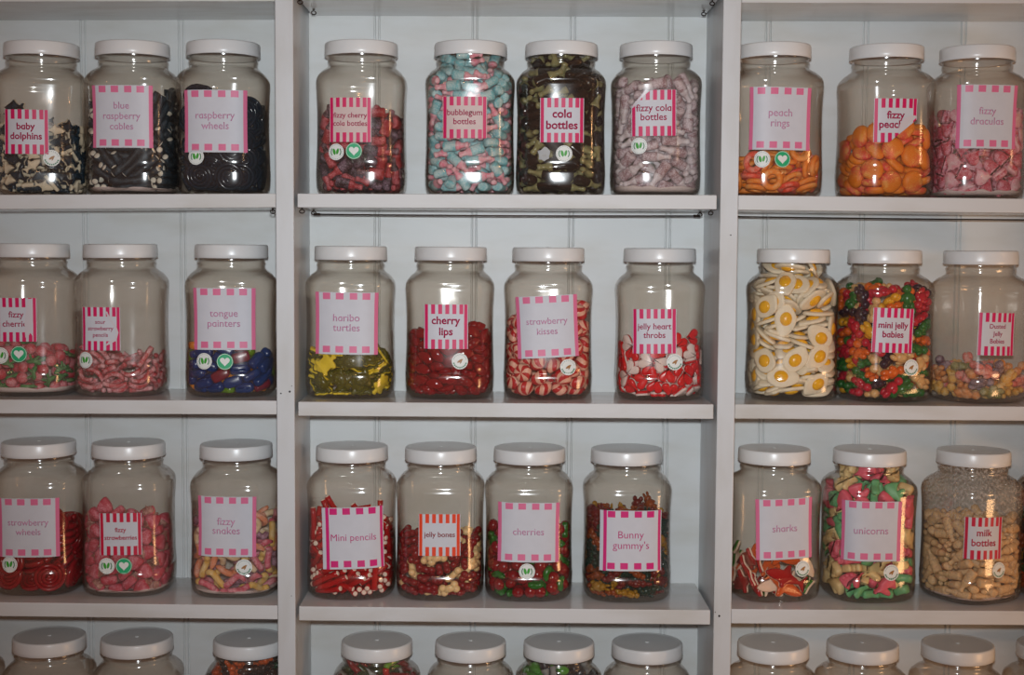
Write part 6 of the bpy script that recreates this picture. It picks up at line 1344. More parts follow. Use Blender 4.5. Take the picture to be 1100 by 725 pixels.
# ---- wall and floor
zb, zt = 0.0, 2.25
prof, x = [(-1.45, 0.0)], None
g0, gs = at(93, 330, DEPTH).x, at(1027, 330, DEPTH).x
step = (g0 * -1 + gs) / 9
grooves = [g0 + step * k for k in range(-5, 17) if -1.4 < g0 + step * k < 1.5]
for g in grooves:
    for c in (-0.0038, 0.0038):
        prof += [(g + c - 0.0016, 0), (g + c - 0.0004, 0.0026), (g + c + 0.0004, 0.0026), (g + c + 0.0016, 0)]
    k = len(prof) - 4
    prof[k:k] = [(g - 0.0015, -0.0005), (g + 0.0015, -0.0005)]
prof.append((1.55, 0.0))
vs, fs = [], []
for px_, dy in prof:
    vs += [(px_, DEPTH + dy, zb), (px_, DEPTH + dy, zt)]
for k in range(len(prof) - 1):
    fs.append((2 * k, 2 * k + 2, 2 * k + 3, 2 * k + 1))
n = len(vs)
vs += [(prof[0][0], DEPTH + .03, zb), (prof[0][0], DEPTH + .03, zt), (prof[-1][0], DEPTH + .03, zb), (prof[-1][0], DEPTH + .03, zt)]
fs += [(0, 1, n + 1, n), (n - 2, n + 2, n + 3, n - 1), (n, n + 1, n + 3, n + 2)]
me = bpy.data.meshes.new('wall_back')
me.from_pydata(vs, [], fs)
me.materials.append(M_WALL)
tag(link('wall_back', me), 'white painted tongue and groove board wall behind the shelves', kind='structure')
bm = prism([(-1.45, -0.03), (1.55, -0.03), (1.55, 0), (-1.45, 0)], -3.2, DEPTH + .03)
tag(link('floor', bm_mesh(bm, 'floor', [M_FLOOR])), kind='structure')

# ---- the shelving: uprights and boards fixed together
unit = link('shelving_unit', None, loc=(0, 0, 0))
tag(unit, 'white painted wooden shelving unit of three bays carrying the sweet jars', 'shelves')
XL0, XL1 = at(296.2, 215, 0).x, at(315.6, 215, 0).x
XR0, XR1 = at(773.8, 217, 0).x, at(793.0, 217, 0).x
BAYW = XR0 - XL1
UPR = [(XL0 - BAYW - (XL1 - XL0), XL0 - BAYW), (XL0, XL1), (XR0, XR1), (XR1 + BAYW, XR1 + BAYW + XR1 - XR0)]
for k, (a, b) in enumerate(UPR):
    bm = prism([(a, 0), (b, 0), (b, 2.02), (a, 2.02)], 0, DEPTH - .0005, 0.0012)
    link('upright', bm_mesh(bm, 'upright', [M_POST]), unit)
THK = 0.021
for row in (-1, 0, 1, 2, 3):
    for bi, bay in enumerate('lmr'):
        r = 2 if row == 3 else row
        (x0, t0, b0), (x1, t1, b1) = SHELF_PX[r][bay]
        P0, P1 = at(x0, t0, 0), at(x1, t1, 0)
        th0 = P0.z - at(x0, b0, 0).z
        th1 = P1.z - at(x1, b1, 0).z
        dz = -0.312 if row == 3 else 0
        gap = 0.0052 if bay == 'm' else 0.0003
        xa, xb = UPR[bi][1] + gap, UPR[bi + 1][0] - gap
        z = lambda X: P0.z + (P1.z - P0.z) * (X - P0.x) / (P1.x - P0.x) + dz
        bm = prism([(xa, z(xa) - th0), (xb, z(xb) - th1), (xb, z(xb)), (xa, z(xa))], 0.0008 if bay == 'm' else 0.0003, DEPTH - .0005, 0.0011)
        bm.normal_update()
        for f in bm.faces:
            f.material_index = 1 if f.normal.y < -.5 else 0
        link('shelf_board', bm_mesh(bm, 'shelf_board', [M_BOARD, M_EDGE]), unit)
    # small cleats carry the board ends
for hx, hy, rr in ((311.2, 420.6, .0016), (301.8, 422.6, .0011), (313.4, 414.6, .0007), (772.6, 661.6, .0017), (785, 252.5, .0010), (313, 640, .0006), (768.3, 657.5, .0008)):
    p = at(hx, hy, 0)
    mb = MB().add(*lathe([(0, -.1), (rr * 1000, -.1), (rr * 1000, .25), (0, .2)], 10), xf=xform((0, 0, 0), (PI / 2, 0, 0)))
    link('nail_hole', mb.mesh('nail_hole', [M_HOLE]), unit, (p.x, p.y, p.z))

# ---- curtain wires and screw eyes
def eye_mb(rot=0.0):
    pth = [(3.8 * math.cos(a), 0, 2.6 * math.sin(a)) for a in [PI / 2 + .2 + i * (2 * PI - .5) / 14 for i in range(15)]]
    m = MB().add(*tube(pth, 0.9, 7))
    m.add(*tube([(0, 0, 2.4), (0, 0, 5.9)], 1.1, 7))
    m.add(*lathe([(0, 5.0), (2.6, 5.0), (2.6, 5.8), (0, 5.8)], 10))
    for i, v in enumerate(m.v):
        m.v[i] = Matrix.Rotation(rot, 3, 'Z') @ v
    return m


EYE = {}
def eye_mesh(deg):
    if deg not in EYE:
        EYE[deg] = eye_mb(math.radians(deg)).mesh('screw_eye', [M_STEEL])
    return EYE[deg]


def under(row, X, bi):
    bay = 'lmr'[bi]
    (x0, t0, b0), (x1, t1, b1) = SHELF_PX[row][bay]
    P0, P1 = at(x0, b0, 0), at(x1, b1, 0)
    return P0.z + (P1.z - P0.z) * (X - P0.x) / (P1.x - P0.x)


WY = 0.108
def wire(label, row, bi, xa, xb, group=None):
    za, zbb = under(row, xa, bi), under(row, xb, bi)
    root = tag(link('curtain_wire', None, loc=(xa, WY, za - .0056)), label, 'wire')
    L = (xb - xa) * 1000
    dz = (zbb - za) * 1000
    m = MB().add(*tube([(L * t, 0, dz * t - 2.0 - 1.0 * math.sin(PI * t)) for t in [i / 12 for i in range(13)]], 1.15, 8))
    link('wire', m.mesh('wire', [M_STEEL]), root)
    for xx, zz in ((0, 0), (L, dz)):
        e = link('screw_eye', eye_mesh(20), root, (xx * MM, 0, zz * MM))
        hk = MB().add(*tube([(0, 0, -2.0), (10 if xx == 0 else -10, 0, -2.0)], lambda t: 2.0, 9))
        link('hook_end', hk.mesh('hook_end', [M_STEEL]), e)
    return root


wire('dark curtain wire under the middle shelf board above the turtles to jelly heart throbs jars', 0, 1, at(337, 227, WY).x, at(752, 228, WY).x)
wire('dark curtain wire under the right shelf board above the fried eggs and jelly babies jars', 0, 2, UPR[2][1] + .003, UPR[3][0] - .003)
EYES = [(-1, 1, 337, WY, 'screw eye under the top board above the fizzy cherry cola bottles jar, set back'),
        (-1, 1, 756, WY, 'screw eye under the top board above the fizzy cola bottles jar, set back'),
        (-1, 1, 322.5, .014, 'screw eye at the front of the top board beside the left upright'),
        (-1, 1, 765, .014, 'screw eye at the front of the top board beside the right upright'),
        (0, 1, 324.5, .014, 'screw eye at the front of the shelf board under the fizzy cherry cola bottles'),
        (0, 1, 763.5, .014, 'screw eye at the front of the shelf board under the fizzy cola bottles'),
        (0, 0, 293.2, .03, 'screw eye under the left shelf board above the tongue painters jar')]
for row, bi, px_, yy, lab in EYES:
    X = at(px_, 15 if row < 0 else 227, yy).x
    tag(link('screw_eye', eye_mesh(20), None, (X, yy, under(row, X, bi) - .0056)), lab, 'screw eye', 'screw eyes under the shelf boards')


# ------------------------------------------------------------------ jars
def jar_plastic(name, haze, speck=0.0):
    m = bpy.data.materials.new(name)
    m.use_nodes = True
    nt = m.node_tree
    N, L = nt.nodes, nt.links
    N.remove(N['Principled BSDF'])
    out = N['Material Output']
    lw = N.new('ShaderNodeLayerWeight')
    lw.inputs['Blend'].default_value = 0.5
    def math_node(op, a, b):
        q = N.new('ShaderNodeMath')
        q.operation = op
        for i, s in enumerate((a, b)):
            if isinstance(s, (int, float)):
                q.inputs[i].default_value = s
            else:
                L.new(s, q.inputs[i])
        return q.outputs[0]
    face = lw.outputs['Facing']
    refl = math_node('ADD', math_node('MULTIPLY', math_node('POWER', face, 4.0), 0.6), 0.042)
    tint = N.new('ShaderNodeMix')
    tint.data_type = 'RGBA'
    L.new(math_node('POWER', face, 3.0), tint.inputs['Factor'])
    tint.inputs['A'].default_value = (0.986, 0.974, 0.955, 1)
    tint.inputs['B'].default_value = (0.66, 0.60, 0.55, 1)
    tr = N.new('ShaderNodeBsdfTransparent')
    L.new(tint.outputs['Result'], tr.inputs['Color'])
    tc = N.new('ShaderNodeTexCoord')
    nz = N.new('ShaderNodeTexNoise')
    nz.inputs['Scale'].default_value = 14
    nz.inputs['Detail'].default_value = 2
    L.new(tc.outputs['Object'], nz.inputs['Vector'])
    bp = N.new('ShaderNodeBump')
    bp.inputs['Strength'].default_value = 0.35
    bp.inputs['Distance'].default_value = 0.004
    L.new(nz.outputs['Fac'], bp.inputs['Height'])
    gl = N.new('ShaderNodeBsdfGlossy')
    gl.inputs['Roughness'].default_value = 0.125
    gl.inputs['Color'].default_value = (1, 1, 1, 1)
    L.new(bp.outputs['Normal'], gl.inputs['Normal'])
    mix = N.new('ShaderNodeMixShader')
    L.new(refl, mix.inputs['Fac'])
    L.new(tr.outputs[0], mix.inputs[1])
    L.new(gl.outputs[0], mix.inputs[2])
    # dust clinging to the plastic
    df = N.new('ShaderNodeBsdfDiffuse')
    df.inputs['Color'].default_value = lin((206, 196, 186))
    n3 = N.new('ShaderNodeTexNoise')
    n3.inputs['Scale'].default_value = 260 if speck else 30
    n3.inputs['Detail'].default_value = 4
    L.new(tc.outputs['Object'], n3.inputs['Vector'])
    rm = N.new('ShaderNodeMapRange')
    rm.inputs['From Min'].default_value, rm.inputs['From Max'].default_value = (0.5, 0.66) if speck else (0.3, 0.7)
    rm.inputs['To Min'].default_value, rm.inputs['To Max'].default_value = haze * .7, haze * 1.3 + speck
    L.new(n3.outputs['Fac'], rm.inputs['Value'])
    fac = rm.outputs['Result']
    if speck:
        sz = N.new('ShaderNodeSeparateXYZ')
        L.new(tc.outputs['Object'], sz.inputs[0])
        hr = N.new('ShaderNodeMapRange')
        hr.inputs['From Min'].default_value, hr.inputs['From Max'].default_value = 0.10, 0.19
        hr.inputs['To Min'].default_value = 0.2
        L.new(sz.outputs['Z'], hr.inputs['Value'])
        fac = math_node('MULTIPLY', fac, hr.outputs['Result'])
    mix2 = N.new('ShaderNodeMixShader')
    L.new(fac, mix2.inputs['Fac'])
    L.new(mix.outputs[0], mix2.inputs[1])
    L.new(df.outputs[0], mix2.inputs[2])
    L.new(mix2.outputs[0], out.inputs['Surface'])
    return m


M_CLEAR = jar_plastic('clear_jar_plastic', 0.012)
M_HAZY = jar_plastic('hazy_clear_jar_plastic', 0.035)
M_SPECK = jar_plastic('sugar_speckled_jar_plastic', 0.05, 0.5)


def jar_body_mesh(mat, name):
    A = 64
    vs, fs = [], []
    outer, inner = profile_jar(), profile_jar(2.0)
    prof = outer + [(49.6, 228, 2)] + list(reversed([q for q in inner if q[1] < 227.9]))
    rings = []
    for r, h, n in prof:
        if r < 1e-6:
            rings.append([len(vs)])
            vs.append((0, 0, h))
            continue
        rings.append(list(range(len(vs), len(vs) + A)))
        for k in range(A):
            x, y = sup(2 * PI * (k + .5) / A, r, n)
            vs.append((x, y, h))
    for a, b in zip(rings, rings[1:]):
        for k in range(A):
            k2 = (k + 1) % A
            if len(a) == 1:
                fs.append((a[0], b[k2], b[k]))
            elif len(b) == 1:
                fs.append((a[k], a[k2], b[0]))
            else:
                fs.append((a[k], a[k2], b[k2], b[k]))
    m = MB().add(vs, fs)
    return m.mesh(name, [mat])


BODY = {m.name: jar_body_mesh(m, 'jar_body') for m in (M_CLEAR, M_HAZY, M_SPECK)}
lid_prof = [(0, 230), (53.9, 230), (53.9, 213.9), (56.0, 213.6), (56.8, 214.4), (56.6, 220), (56.3, 232.2), (55.6, 234.0), (54.2, 234.8), (52, 235.0), (50.8, 234.6), (50.0, 234.3), (48.5, 234.25),
            (30, 234.3), (12, 234.35), (4.4, 234.4), (3.4, 234.4), (3.2, 234.5), (2.8, 235.3), (2.4, 235.45), (1.2, 235.45), (0, 235.45)]
LID = MB().add(*lathe(lid_prof, 72)).mesh('lid', [M_LID])
LID.polygons.foreach_set('use_smooth', [not all(abs(LID.vertices[v].co.z - .2344) < .0003 for v in p.vertices) for p in LID.polygons])
LID_NICK = None

# surface walker: where on a jar's front a label point lies
_TAB = []
for k in range(2881):
    a = 2 * PI * k / 2880
    _TAB.append(Vector((*sup(a, 1.0, JN), 0)))
_LEN = [0.0]
for p, q in zip(_TAB, _TAB[1:]):
    _LEN.append(_LEN[-1] + (q - p).length)


def walker(dx, turn, R=69.2):
    """front point whose sideways offset in the room is dx (mm); returns f(u, lift) -> local xy"""
    c, s = math.cos(turn), math.sin(turn)
    best, bi = 1e9, 0
    for k, p in enumerate(_TAB[:-1]):
        wx, wy = (p.x * c - p.y * s) * R, (p.x * s + p.y * c)
        if wy < 0 and abs(wx - dx) < best:
            best, bi = abs(wx - dx), k
    s0 = _LEN[bi]
    import bisect

    def f(u, lift):
        t = (s0 + u / R) % _LEN[-1]
        i = min(max(bisect.bisect_right(_LEN, t) - 1, 0), 2879)
        w = (t - _LEN[i]) / max(_LEN[i + 1] - _LEN[i], 1e-9)
        p = _TAB[i].lerp(_TAB[i + 1], w) * R
        d = (_TAB[(i + 8) % 2880] - _TAB[i - 8])
        nrm = Vector((d.y, -d.x, 0)).normalized()
        return p + nrm * lift
    return f


def hot(name, rgb, rough=.45, var=0.0):
    return plain(name, rgb, rough, .4, var=var, scale=60)


PAPER = hot('label_paper', (204, 206, 214), .5, .04)
PAPER_OLD = hot('faded_label_paper', (212, 190, 186), .5, .08)
INK = {'A': hot('pale_pink_print', (218, 112, 150)), 'B': hot('magenta_print', (206, 16, 92)), 'C': hot('hot_pink_print', (208, 34, 118)), 'D': hot('orange_red_print', (226, 66, 24)),
       'R': hot('crimson_print', (196, 20, 60))}
TEXT = {'A': hot('pale_pink_lettering', (196, 136, 170)), 'B': hot('dark_pink_lettering', (168, 20, 76)), 'C': hot('violet_pink_lettering', (184, 60, 120)),
        'D': hot('dark_red_lettering', (140, 24, 20)), 'R': hot('crimson_lettering', (180, 24, 60))}
GREEN, TEAL, BROWN, GREYI, WHITE = (hot('sticker_green', (62, 160, 50)), hot('sticker_teal_green', (36, 168, 112)), hot('sticker_brown', (160, 112, 60)), hot('sticker_grey_print', (168, 176, 174)),
                                    hot('sticker_white', (226, 230, 226)))
DGREEN = hot('sticker_dark_green', (60, 120, 84))


def cuts(lines, lo, hi, stepmax):
    pts = sorted(set([lo, hi] + [round(x, 3) for x in lines if lo < x < hi]))
    out = [pts[0]]
    for a, b in zip(pts, pts[1:]):
        n = max(1, math.ceil((b - a) / stepmax))
        out += [a + (b - a) * k / n for k in range(1, n + 1)]
    return out


def label_flat(kind, W, H):
    """bmesh of the label in its own plane: slot 0 paper, slot 1 ink"""
    if kind in 'AC':
        bar = [(-.5, -.435), (.435, .5)] if kind == 'A' else [(-.44, -.385), (.435, .485)]
        sq = [(-.37, -.25), (-.165, -.045), (.05, .165), (.245, .365)]
        band = [(.385, .49), (-.47, -.365)]
    else:
        bar = [(-.485, -.41), (.41, .485)]
        sq = [(-.335, -.245), (-.175, -.085), (-.015, .075), (.145, .235), (.30, .39)]
        band = [(.285, .5), (-.5, -.285)]
    us = cuts([x * W for p in bar + sq for x in p], -W / 2, W / 2, 3.0)
    vv = cuts([x * H for p in band for x in p], -H / 2, H / 2, 6.0)
    bm = bmesh.new()
    grid = [[bm.verts.new((u, v, 0)) for u in us] for v in vv]
    inr = lambda x, iv: any(a < x < b for a, b in iv)
    for i in range(len(vv) - 1):
        for k in range(len(us) - 1):
            f = bm.faces.new((grid[i][k], grid[i][k + 1], grid[i + 1][k + 1], grid[i + 1][k]))
            u, v = (us[k] + us[k + 1]) / 2 / W, (vv[i] + vv[i + 1]) / 2 / H
            ink = inr(u, bar) or (inr(u, sq) and inr(v, band))
            f.material_index = 1 if ink else 0
    return bm


def wrap(bm, walk, h0, tilt, thick, lift=0.12):
    """lay a flat bmesh on the jar: duplicate as a thin sheet with edges"""
    front = list(bm.faces)
    ext = bmesh.ops.extrude_face_region(bm, geom=front)
    nv = set(v for v in ext['geom'] if isinstance(v, bmesh.types.BMVert))
    c, s = math.cos(tilt), math.sin(tilt)
    for v in bm.verts:
        u, w = v.co.x * c - v.co.y * s, v.co.x * s + v.co.y * c
        up = v.co.z
        p = walk(u, lift + up + (thick if v in nv else 0) + radius_at(h0 + w) - 69.2)
        v.co = Vector((p.x, p.y, h0 + w)) * MM
    bmesh.ops.recalc_face_normals(bm, faces=bm.faces)




def glyphs(s, bold):
    cu = bpy.data.curves.new('lettering', 'FONT')
    cu.body = s
    cu.size = 10
    cu.offset = bold
    cu.resolution_u = 3
    o = bpy.data.objects.new('lettering', cu)
    COL.objects.link(o)
    dg = bpy.context.evaluated_depsgraph_get()
    me = bpy.data.meshes.new_from_object(o.evaluated_get(dg))
    bpy.data.objects.remove(o)
    bpy.data.curves.remove(cu)
    bm = bmesh.new()
    bm.from_mesh(me)
    bpy.data.meshes.remove(me)
    return bm


def text_flat(lines, width, spacing, bold):
    """bmesh of the lettering, centred; width = that of the widest line (mm). A round a is a q without its tail."""
    out = bmesh.new()
    sets, wid = [], 0
    for ln in lines:
        s = ln.replace('a', 'q')
        bm = glyphs(s, bold)
        for i, ch in enumerate(ln):
            if ch != 'a':
                continue
            t = glyphs(s[:i + 1], bold)
            hi = max(v.co.x for v in t.verts)
            t.free()
            t = glyphs('q', bold)
            w = max(v.co.x for v in t.verts) - min(v.co.x for v in t.verts)
            t.free()
            fs = [f for f in bm.faces if all(hi - w - .05 <= v.co.x <= hi + .05 for v in f.verts)]
            es = list({e for f in fs for e in f.edges})
            vv = list({v for f in fs for v in f.verts})
            bmesh.ops.bisect_plane(bm, geom=vv + es + fs, plane_co=(0, -bold, 0), plane_no=(0, -1, 0), clear_outer=True)
        xs = [v.co.x for v in bm.verts]
        wid = max(wid, max(xs) - min(xs))
        sets.append((bm, (max(xs) + min(xs)) / 2))
    k = width / wid
    n = len(lines)
    for i, (bm, mid) in enumerate(sets):
        off = ((n - 1) / 2 - i) * spacing - 2.6 * k
        for v in bm.verts:
            v.co = Vector(((v.co.x - mid) * k, v.co.y * k + off, 0))
        m2 = bpy.data.meshes.new('lettering')
        bm.to_mesh(m2)
        bm.free()
        out.from_mesh(m2)
        bpy.data.meshes.remove(m2)
    for f in out.faces:
        f.material_index = 0
    return out


def disc(r, cx=0.0, cy=0.0, rings=4, n=28, mat=0, bm=None, sx=1.0, sy=1.0, rot=0.0):
    bm = bm or bmesh.new()
    c, s = math.cos(rot), math.sin(rot)
    def P(a, q):
        x, y = q * r * math.cos(a) * sx, q * r * math.sin(a) * sy
        return bm.verts.new((cx + x * c - y * s, cy + x * s + y * c, 0))
    ctr = P(0, 0)
    prev = None
    for i in range(1, rings + 1):
        cur = [P(2 * PI * k / n, i / rings) for k in range(n)]
        for k in range(n):
            k2 = (k + 1) % n
            f = bm.faces.new((ctr, cur[k], cur[k2])) if prev is None else bm.faces.new((prev[k], cur[k], cur[k2], prev[k2]))
            f.material_index = mat
        prev = cur
    return bm


def arc(bm, r0, r1, a0, a1, mat, n=8, cx=0, cy=0):
    A = [a0 + (a1 - a0) * k / n for k in range(n + 1)]
    vi = [bm.verts.new((cx + r0 * math.cos(a), cy + r0 * math.sin(a), 0)) for a in A]
    vo = [bm.verts.new((cx + r1 * math.cos(a), cy + r1 * math.sin(a), 0)) for a in A]
    for k in range(n):
        bm.faces.new((vi[k], vo[k], vo[k + 1], vi[k + 1])).material_index = mat
    return bm


def poly(bm, pts, mat):
    bm.faces.new([bm.verts.new((x, y, 0)) for x, y in pts]).material_index = mat
    return bm


def emblem_flat(kind, r):
    """printed emblem of a round sticker"""
    bm = bmesh.new()
    if kind == 'leaf':
        for i in range(26):
            a = 2 * PI * (i + .5) / 26
            arc(bm, r * .82, r * .90, a - .06, a + .06, 0, 2)
        arc(bm, r * .56, r * .68, math.radians(140), math.radians(220), 2)
        arc(bm, r * .56, r * .68, math.radians(-40), math.radians(40), 2)
        disc(r * .36, -r * .22, r * .02, 2, 16, 1, bm, .50, 1.1, math.radians(14))
        disc(r * .34, r * .20, r * .06, 2, 16, 1, bm, .48, 1.1, math.radians(-14))
        return bm, [GREYI, GREEN, DGREEN]
    if kind == 'heart':
        pts = [(x * r / 26 * .98, y * r / 26 * .98 - r * .04) for x, y in heart_outline(1.0)]
        poly(bm, pts, 0)
        arc(bm, r * .90, r * .95, 0, 2 * PI, 0, 30)
        return bm, [WHITE]
    for i in range(9):
        a = math.radians(200 + i * 17.5)
        arc(bm, r * .70, r * .88, a - .11, a + .11, 0, 2)
    for i in range(9):
        a = math.radians(20 + i * 17.5)
        arc(bm, r * .76, r * .86, a - .09, a + .09, 1, 2)
    disc(r * .40, r * .02, r * .04, 2, 14, 2, bm, 1.0, .34, math.radians(32))
    disc(r * .22, r * .12, -r * .12, 2, 12, 2, bm, 1.0, .34, math.radians(60))
    return bm, [DGREEN, GREYI, BROWN]


STICKERS = {
    'dolphins': [('nut', 54, 169.5)], 'rwheels': [('leaf', 210, 168)], 'cherrycola': [('leaf', 360.5, 163), ('heart', 380, 162)], 'cola': [('leaf', 606, 165), ('torn', 584.5, 165)],
    'fizzycola': [('leaf', 686.5, 156.5)], 'rings': [('leaf', 818.5, 171), ('heart', 840.5, 171)], 'fizzycherries': [('leaf', 0, 382), ('heart', 20, 380.5)],
    'sourpencils': [('leaf', 90.5, 387)], 'painters': [('leaf', 219, 388), ('heart', 241.5, 388.5)], 'lips': [('nut', 494, 388)], 'kisses': [('nut', 610.5, 394.5)],
    'hearts': [('nut', 725, 389)], 'minibabies': [('nut', 980, 395)], 'swheels': [('leaf', 10, 606.5)], 'strawbs': [('leaf', 114.5, 608), ('heart', 133, 608)],
    'snakes': [('nut', 262, 609.5)], 'cherries': [('leaf', 566, 614)], 'sharks': [('nut', 863.5, 612)], 'unicorns': [('nut', 958, 615.5)], 'milk': [('nut', 1074, 613)],
}
JAR_LABEL = {
    'dolphins': 'clear sweet jar with small magenta baby dolphins label, blue and white sweets inside',
    'cables': 'clear sweet jar with pale pink blue raspberry cables label',
    'rwheels': 'clear sweet jar of dark coils with pale pink raspberry wheels label',
    'cherrycola': 'half full clear jar with fizzy cherry cola bottles label',
    'bubblegum': 'clear jar full of pink and blue bubblegum bottles',
    'cola': 'clear jar full of dark brown cola bottles, plain cola bottles label',
    'fizzycola': 'clear jar of frosted mauve sweets with torn cornered fizzy cola bottles label',
    'rings': 'clear jar with pale pink peach rings label, orange rings at the bottom',
    'peaches': 'clear jar of round orange sweets with torn fizzy peaches label',
    'draculas': 'clear jar of sugared pink sweets with pale pink fizzy draculas label',
    'fizzycherries': 'clear jar with wrinkled fizzy cherries label and pink and green sweets',
    'sourpencils': 'mostly empty clear jar with creased sour strawberry pencils label',
    'painters': 'clear jar with pale pink tongue painters label, dark blue sweets at the bottom',
    'turtles': 'clear jar with pale pink turtles label, green and yellow sweets at the bottom',
    'lips': 'clear jar of dark red jelly with magenta cherry lips label',
    'kisses': 'clear jar of striped sweets with tilted pale pink strawberry kisses label',
    'hearts': 'clear jar with jelly heart throbs label, red and white hearts at the bottom',
    'eggs': 'clear jar without a label, full of fried egg sweets',
    'minibabies': 'full clear jar of mixed colours with mini jelly babies label',
    'dustbabies': 'hazy clear jar with small Dusted Jelly Babies label',
    'swheels': 'clear jar of big red coils with pale pink strawberry wheels label',
    'strawbs': 'clear jar of sugared pink sweets with small fizzy strawberries label',
    'snakes': 'clear jar with pale pink fizzy snakes label',
    'minipencils': 'clear jar of red tubes with hot pink Mini pencils label',
    'bones': 'clear jar with orange striped jelly bones label, red and cream sweets inside',
    'cherries': 'clear jar with pale pink cherries label, red and green jellies inside',
    'bunnies': "clear jar with hot pink Bunny gummy's label",
    'sharks': 'clear jar with pale pink sharks label beside the right hand upright',
    'unicorns': 'clear jar full of pastel sweets with pale pink unicorns label',
    'milk': 'sugar dusted jar of cream coloured sweets with small milk bottles label',
    'edgejar': 'jar cut off by the photo edge right of the milk bottles jar',
    'low_a': 'bottom row jar cut off by the left photo edge',
    'low_b': 'bottom row jar below the strawberry wheels jar, white lid, nothing seen inside',
    'low_c': 'bottom row jar below the fizzy strawberries jar, white lid, nothing seen inside',
    'low_d': 'bottom row jar of dark orange and green sweets below the fizzy snakes jar',
    'low_e': 'bottom row jar of green and red sweets below the Mini pencils and jelly bones jars',
    'low_f': 'bottom row jar with white lid below the gap between jelly bones and cherries jars',
    'low_g': 'bottom row jar of dark blue, white and green sweets below the cherries jar',
    'low_h': "bottom row jar with white lid below the Bunny gummy's jar",
    'low_i': 'bottom row jar with white lid below the sharks jar',
    'low_j': 'bottom row jar with white lid below the unicorns jar',
    'low_k': 'bottom row jar with white lid below the milk bottles jar',
    'low_l': 'bottom row jar cut off by the right photo edge',
}
JAR_WORDS = {'dolphins': 'baby dolphins', 'cables': 'blue raspberry cables', 'rwheels': 'raspberry wheels', 'cherrycola': 'fizzy cherry cola bottles', 'bubblegum': 'bubblegum bottles',
             'cola': 'plain cola bottles', 'fizzycola': 'fizzy cola bottles', 'rings': 'peach rings', 'peaches': 'fizzy peaches', 'draculas': 'fizzy draculas', 'fizzycherries': 'fizzy cherries',
             'sourpencils': 'sour strawberry pencils', 'painters': 'tongue painters', 'turtles': 'turtles', 'lips': 'cherry lips', 'kisses': 'strawberry kisses',
             'hearts': 'jelly heart throbs', 'eggs': 'unlabelled fried eggs', 'minibabies': 'mini jelly babies', 'dustbabies': 'Dusted Jelly Babies', 'swheels': 'strawberry wheels',
             'strawbs': 'fizzy strawberries', 'snakes': 'fizzy snakes', 'minipencils': 'Mini pencils', 'bones': 'jelly bones', 'cherries': 'cherries', 'bunnies': "Bunny gummy's",
             'sharks': 'sharks', 'unicorns': 'unicorns', 'milk': 'milk bottles', 'edgejar': 'photo edge', 'low_d': 'bottom row dark mix', 'low_e': 'bottom row green and red',
             'low_g': 'bottom row blue and green'}
PLASTIC = {'fizzycola': M_HAZY, 'draculas': M_HAZY, 'dustbabies': M_HAZY, 'milk': M_SPECK, 'sourpencils': M_HAZY, 'fizzycherries': M_HAZY, 'strawbs': M_HAZY, 'snakes': M_HAZY}
SUGAR_BED = {'fizzycola': 9, 'draculas': 8, 'fizzycherries': 8, 'strawbs': 5, 'snakes': 5, 'cables': 5, 'milk': 4}



def rest_poses(key):
    for vi, nums in POSES.get(key, {}).items():
        for i in range(0, len(nums) - 5, 6):
            r = Vector(nums[i + 3:i + 6]) / 30
            yield vi, Vector(nums[i:i + 3]) * (MM / 2), (Quaternion(r.normalized(), r.length) if r.length > 1e-6 else Quaternion())


SW = sweets_of()
M_SUGAR = plain('loose_sugar', (222, 206, 204), .7, .3, var=.1, scale=300, bump=.5)
PROTO = {}


def proto(kind, vi):
    if (kind, vi) not in PROTO:
        parts = SW[kind]['v'][vi][2]()
        PROTO[kind, vi] = [(nm, mb.mesh(SW[kind]['name'] if i == 0 else nm, mats, SW[kind].get('smooth', True))) for i, (nm, mb, mats) in enumerate(parts)]
    return PROTO[kind, vi]


def px_mm(dist_y):
    """millimetres per photo pixel at a given depth near the frame centre"""
    return (dist_y - CAM.y) / FPX * 1000


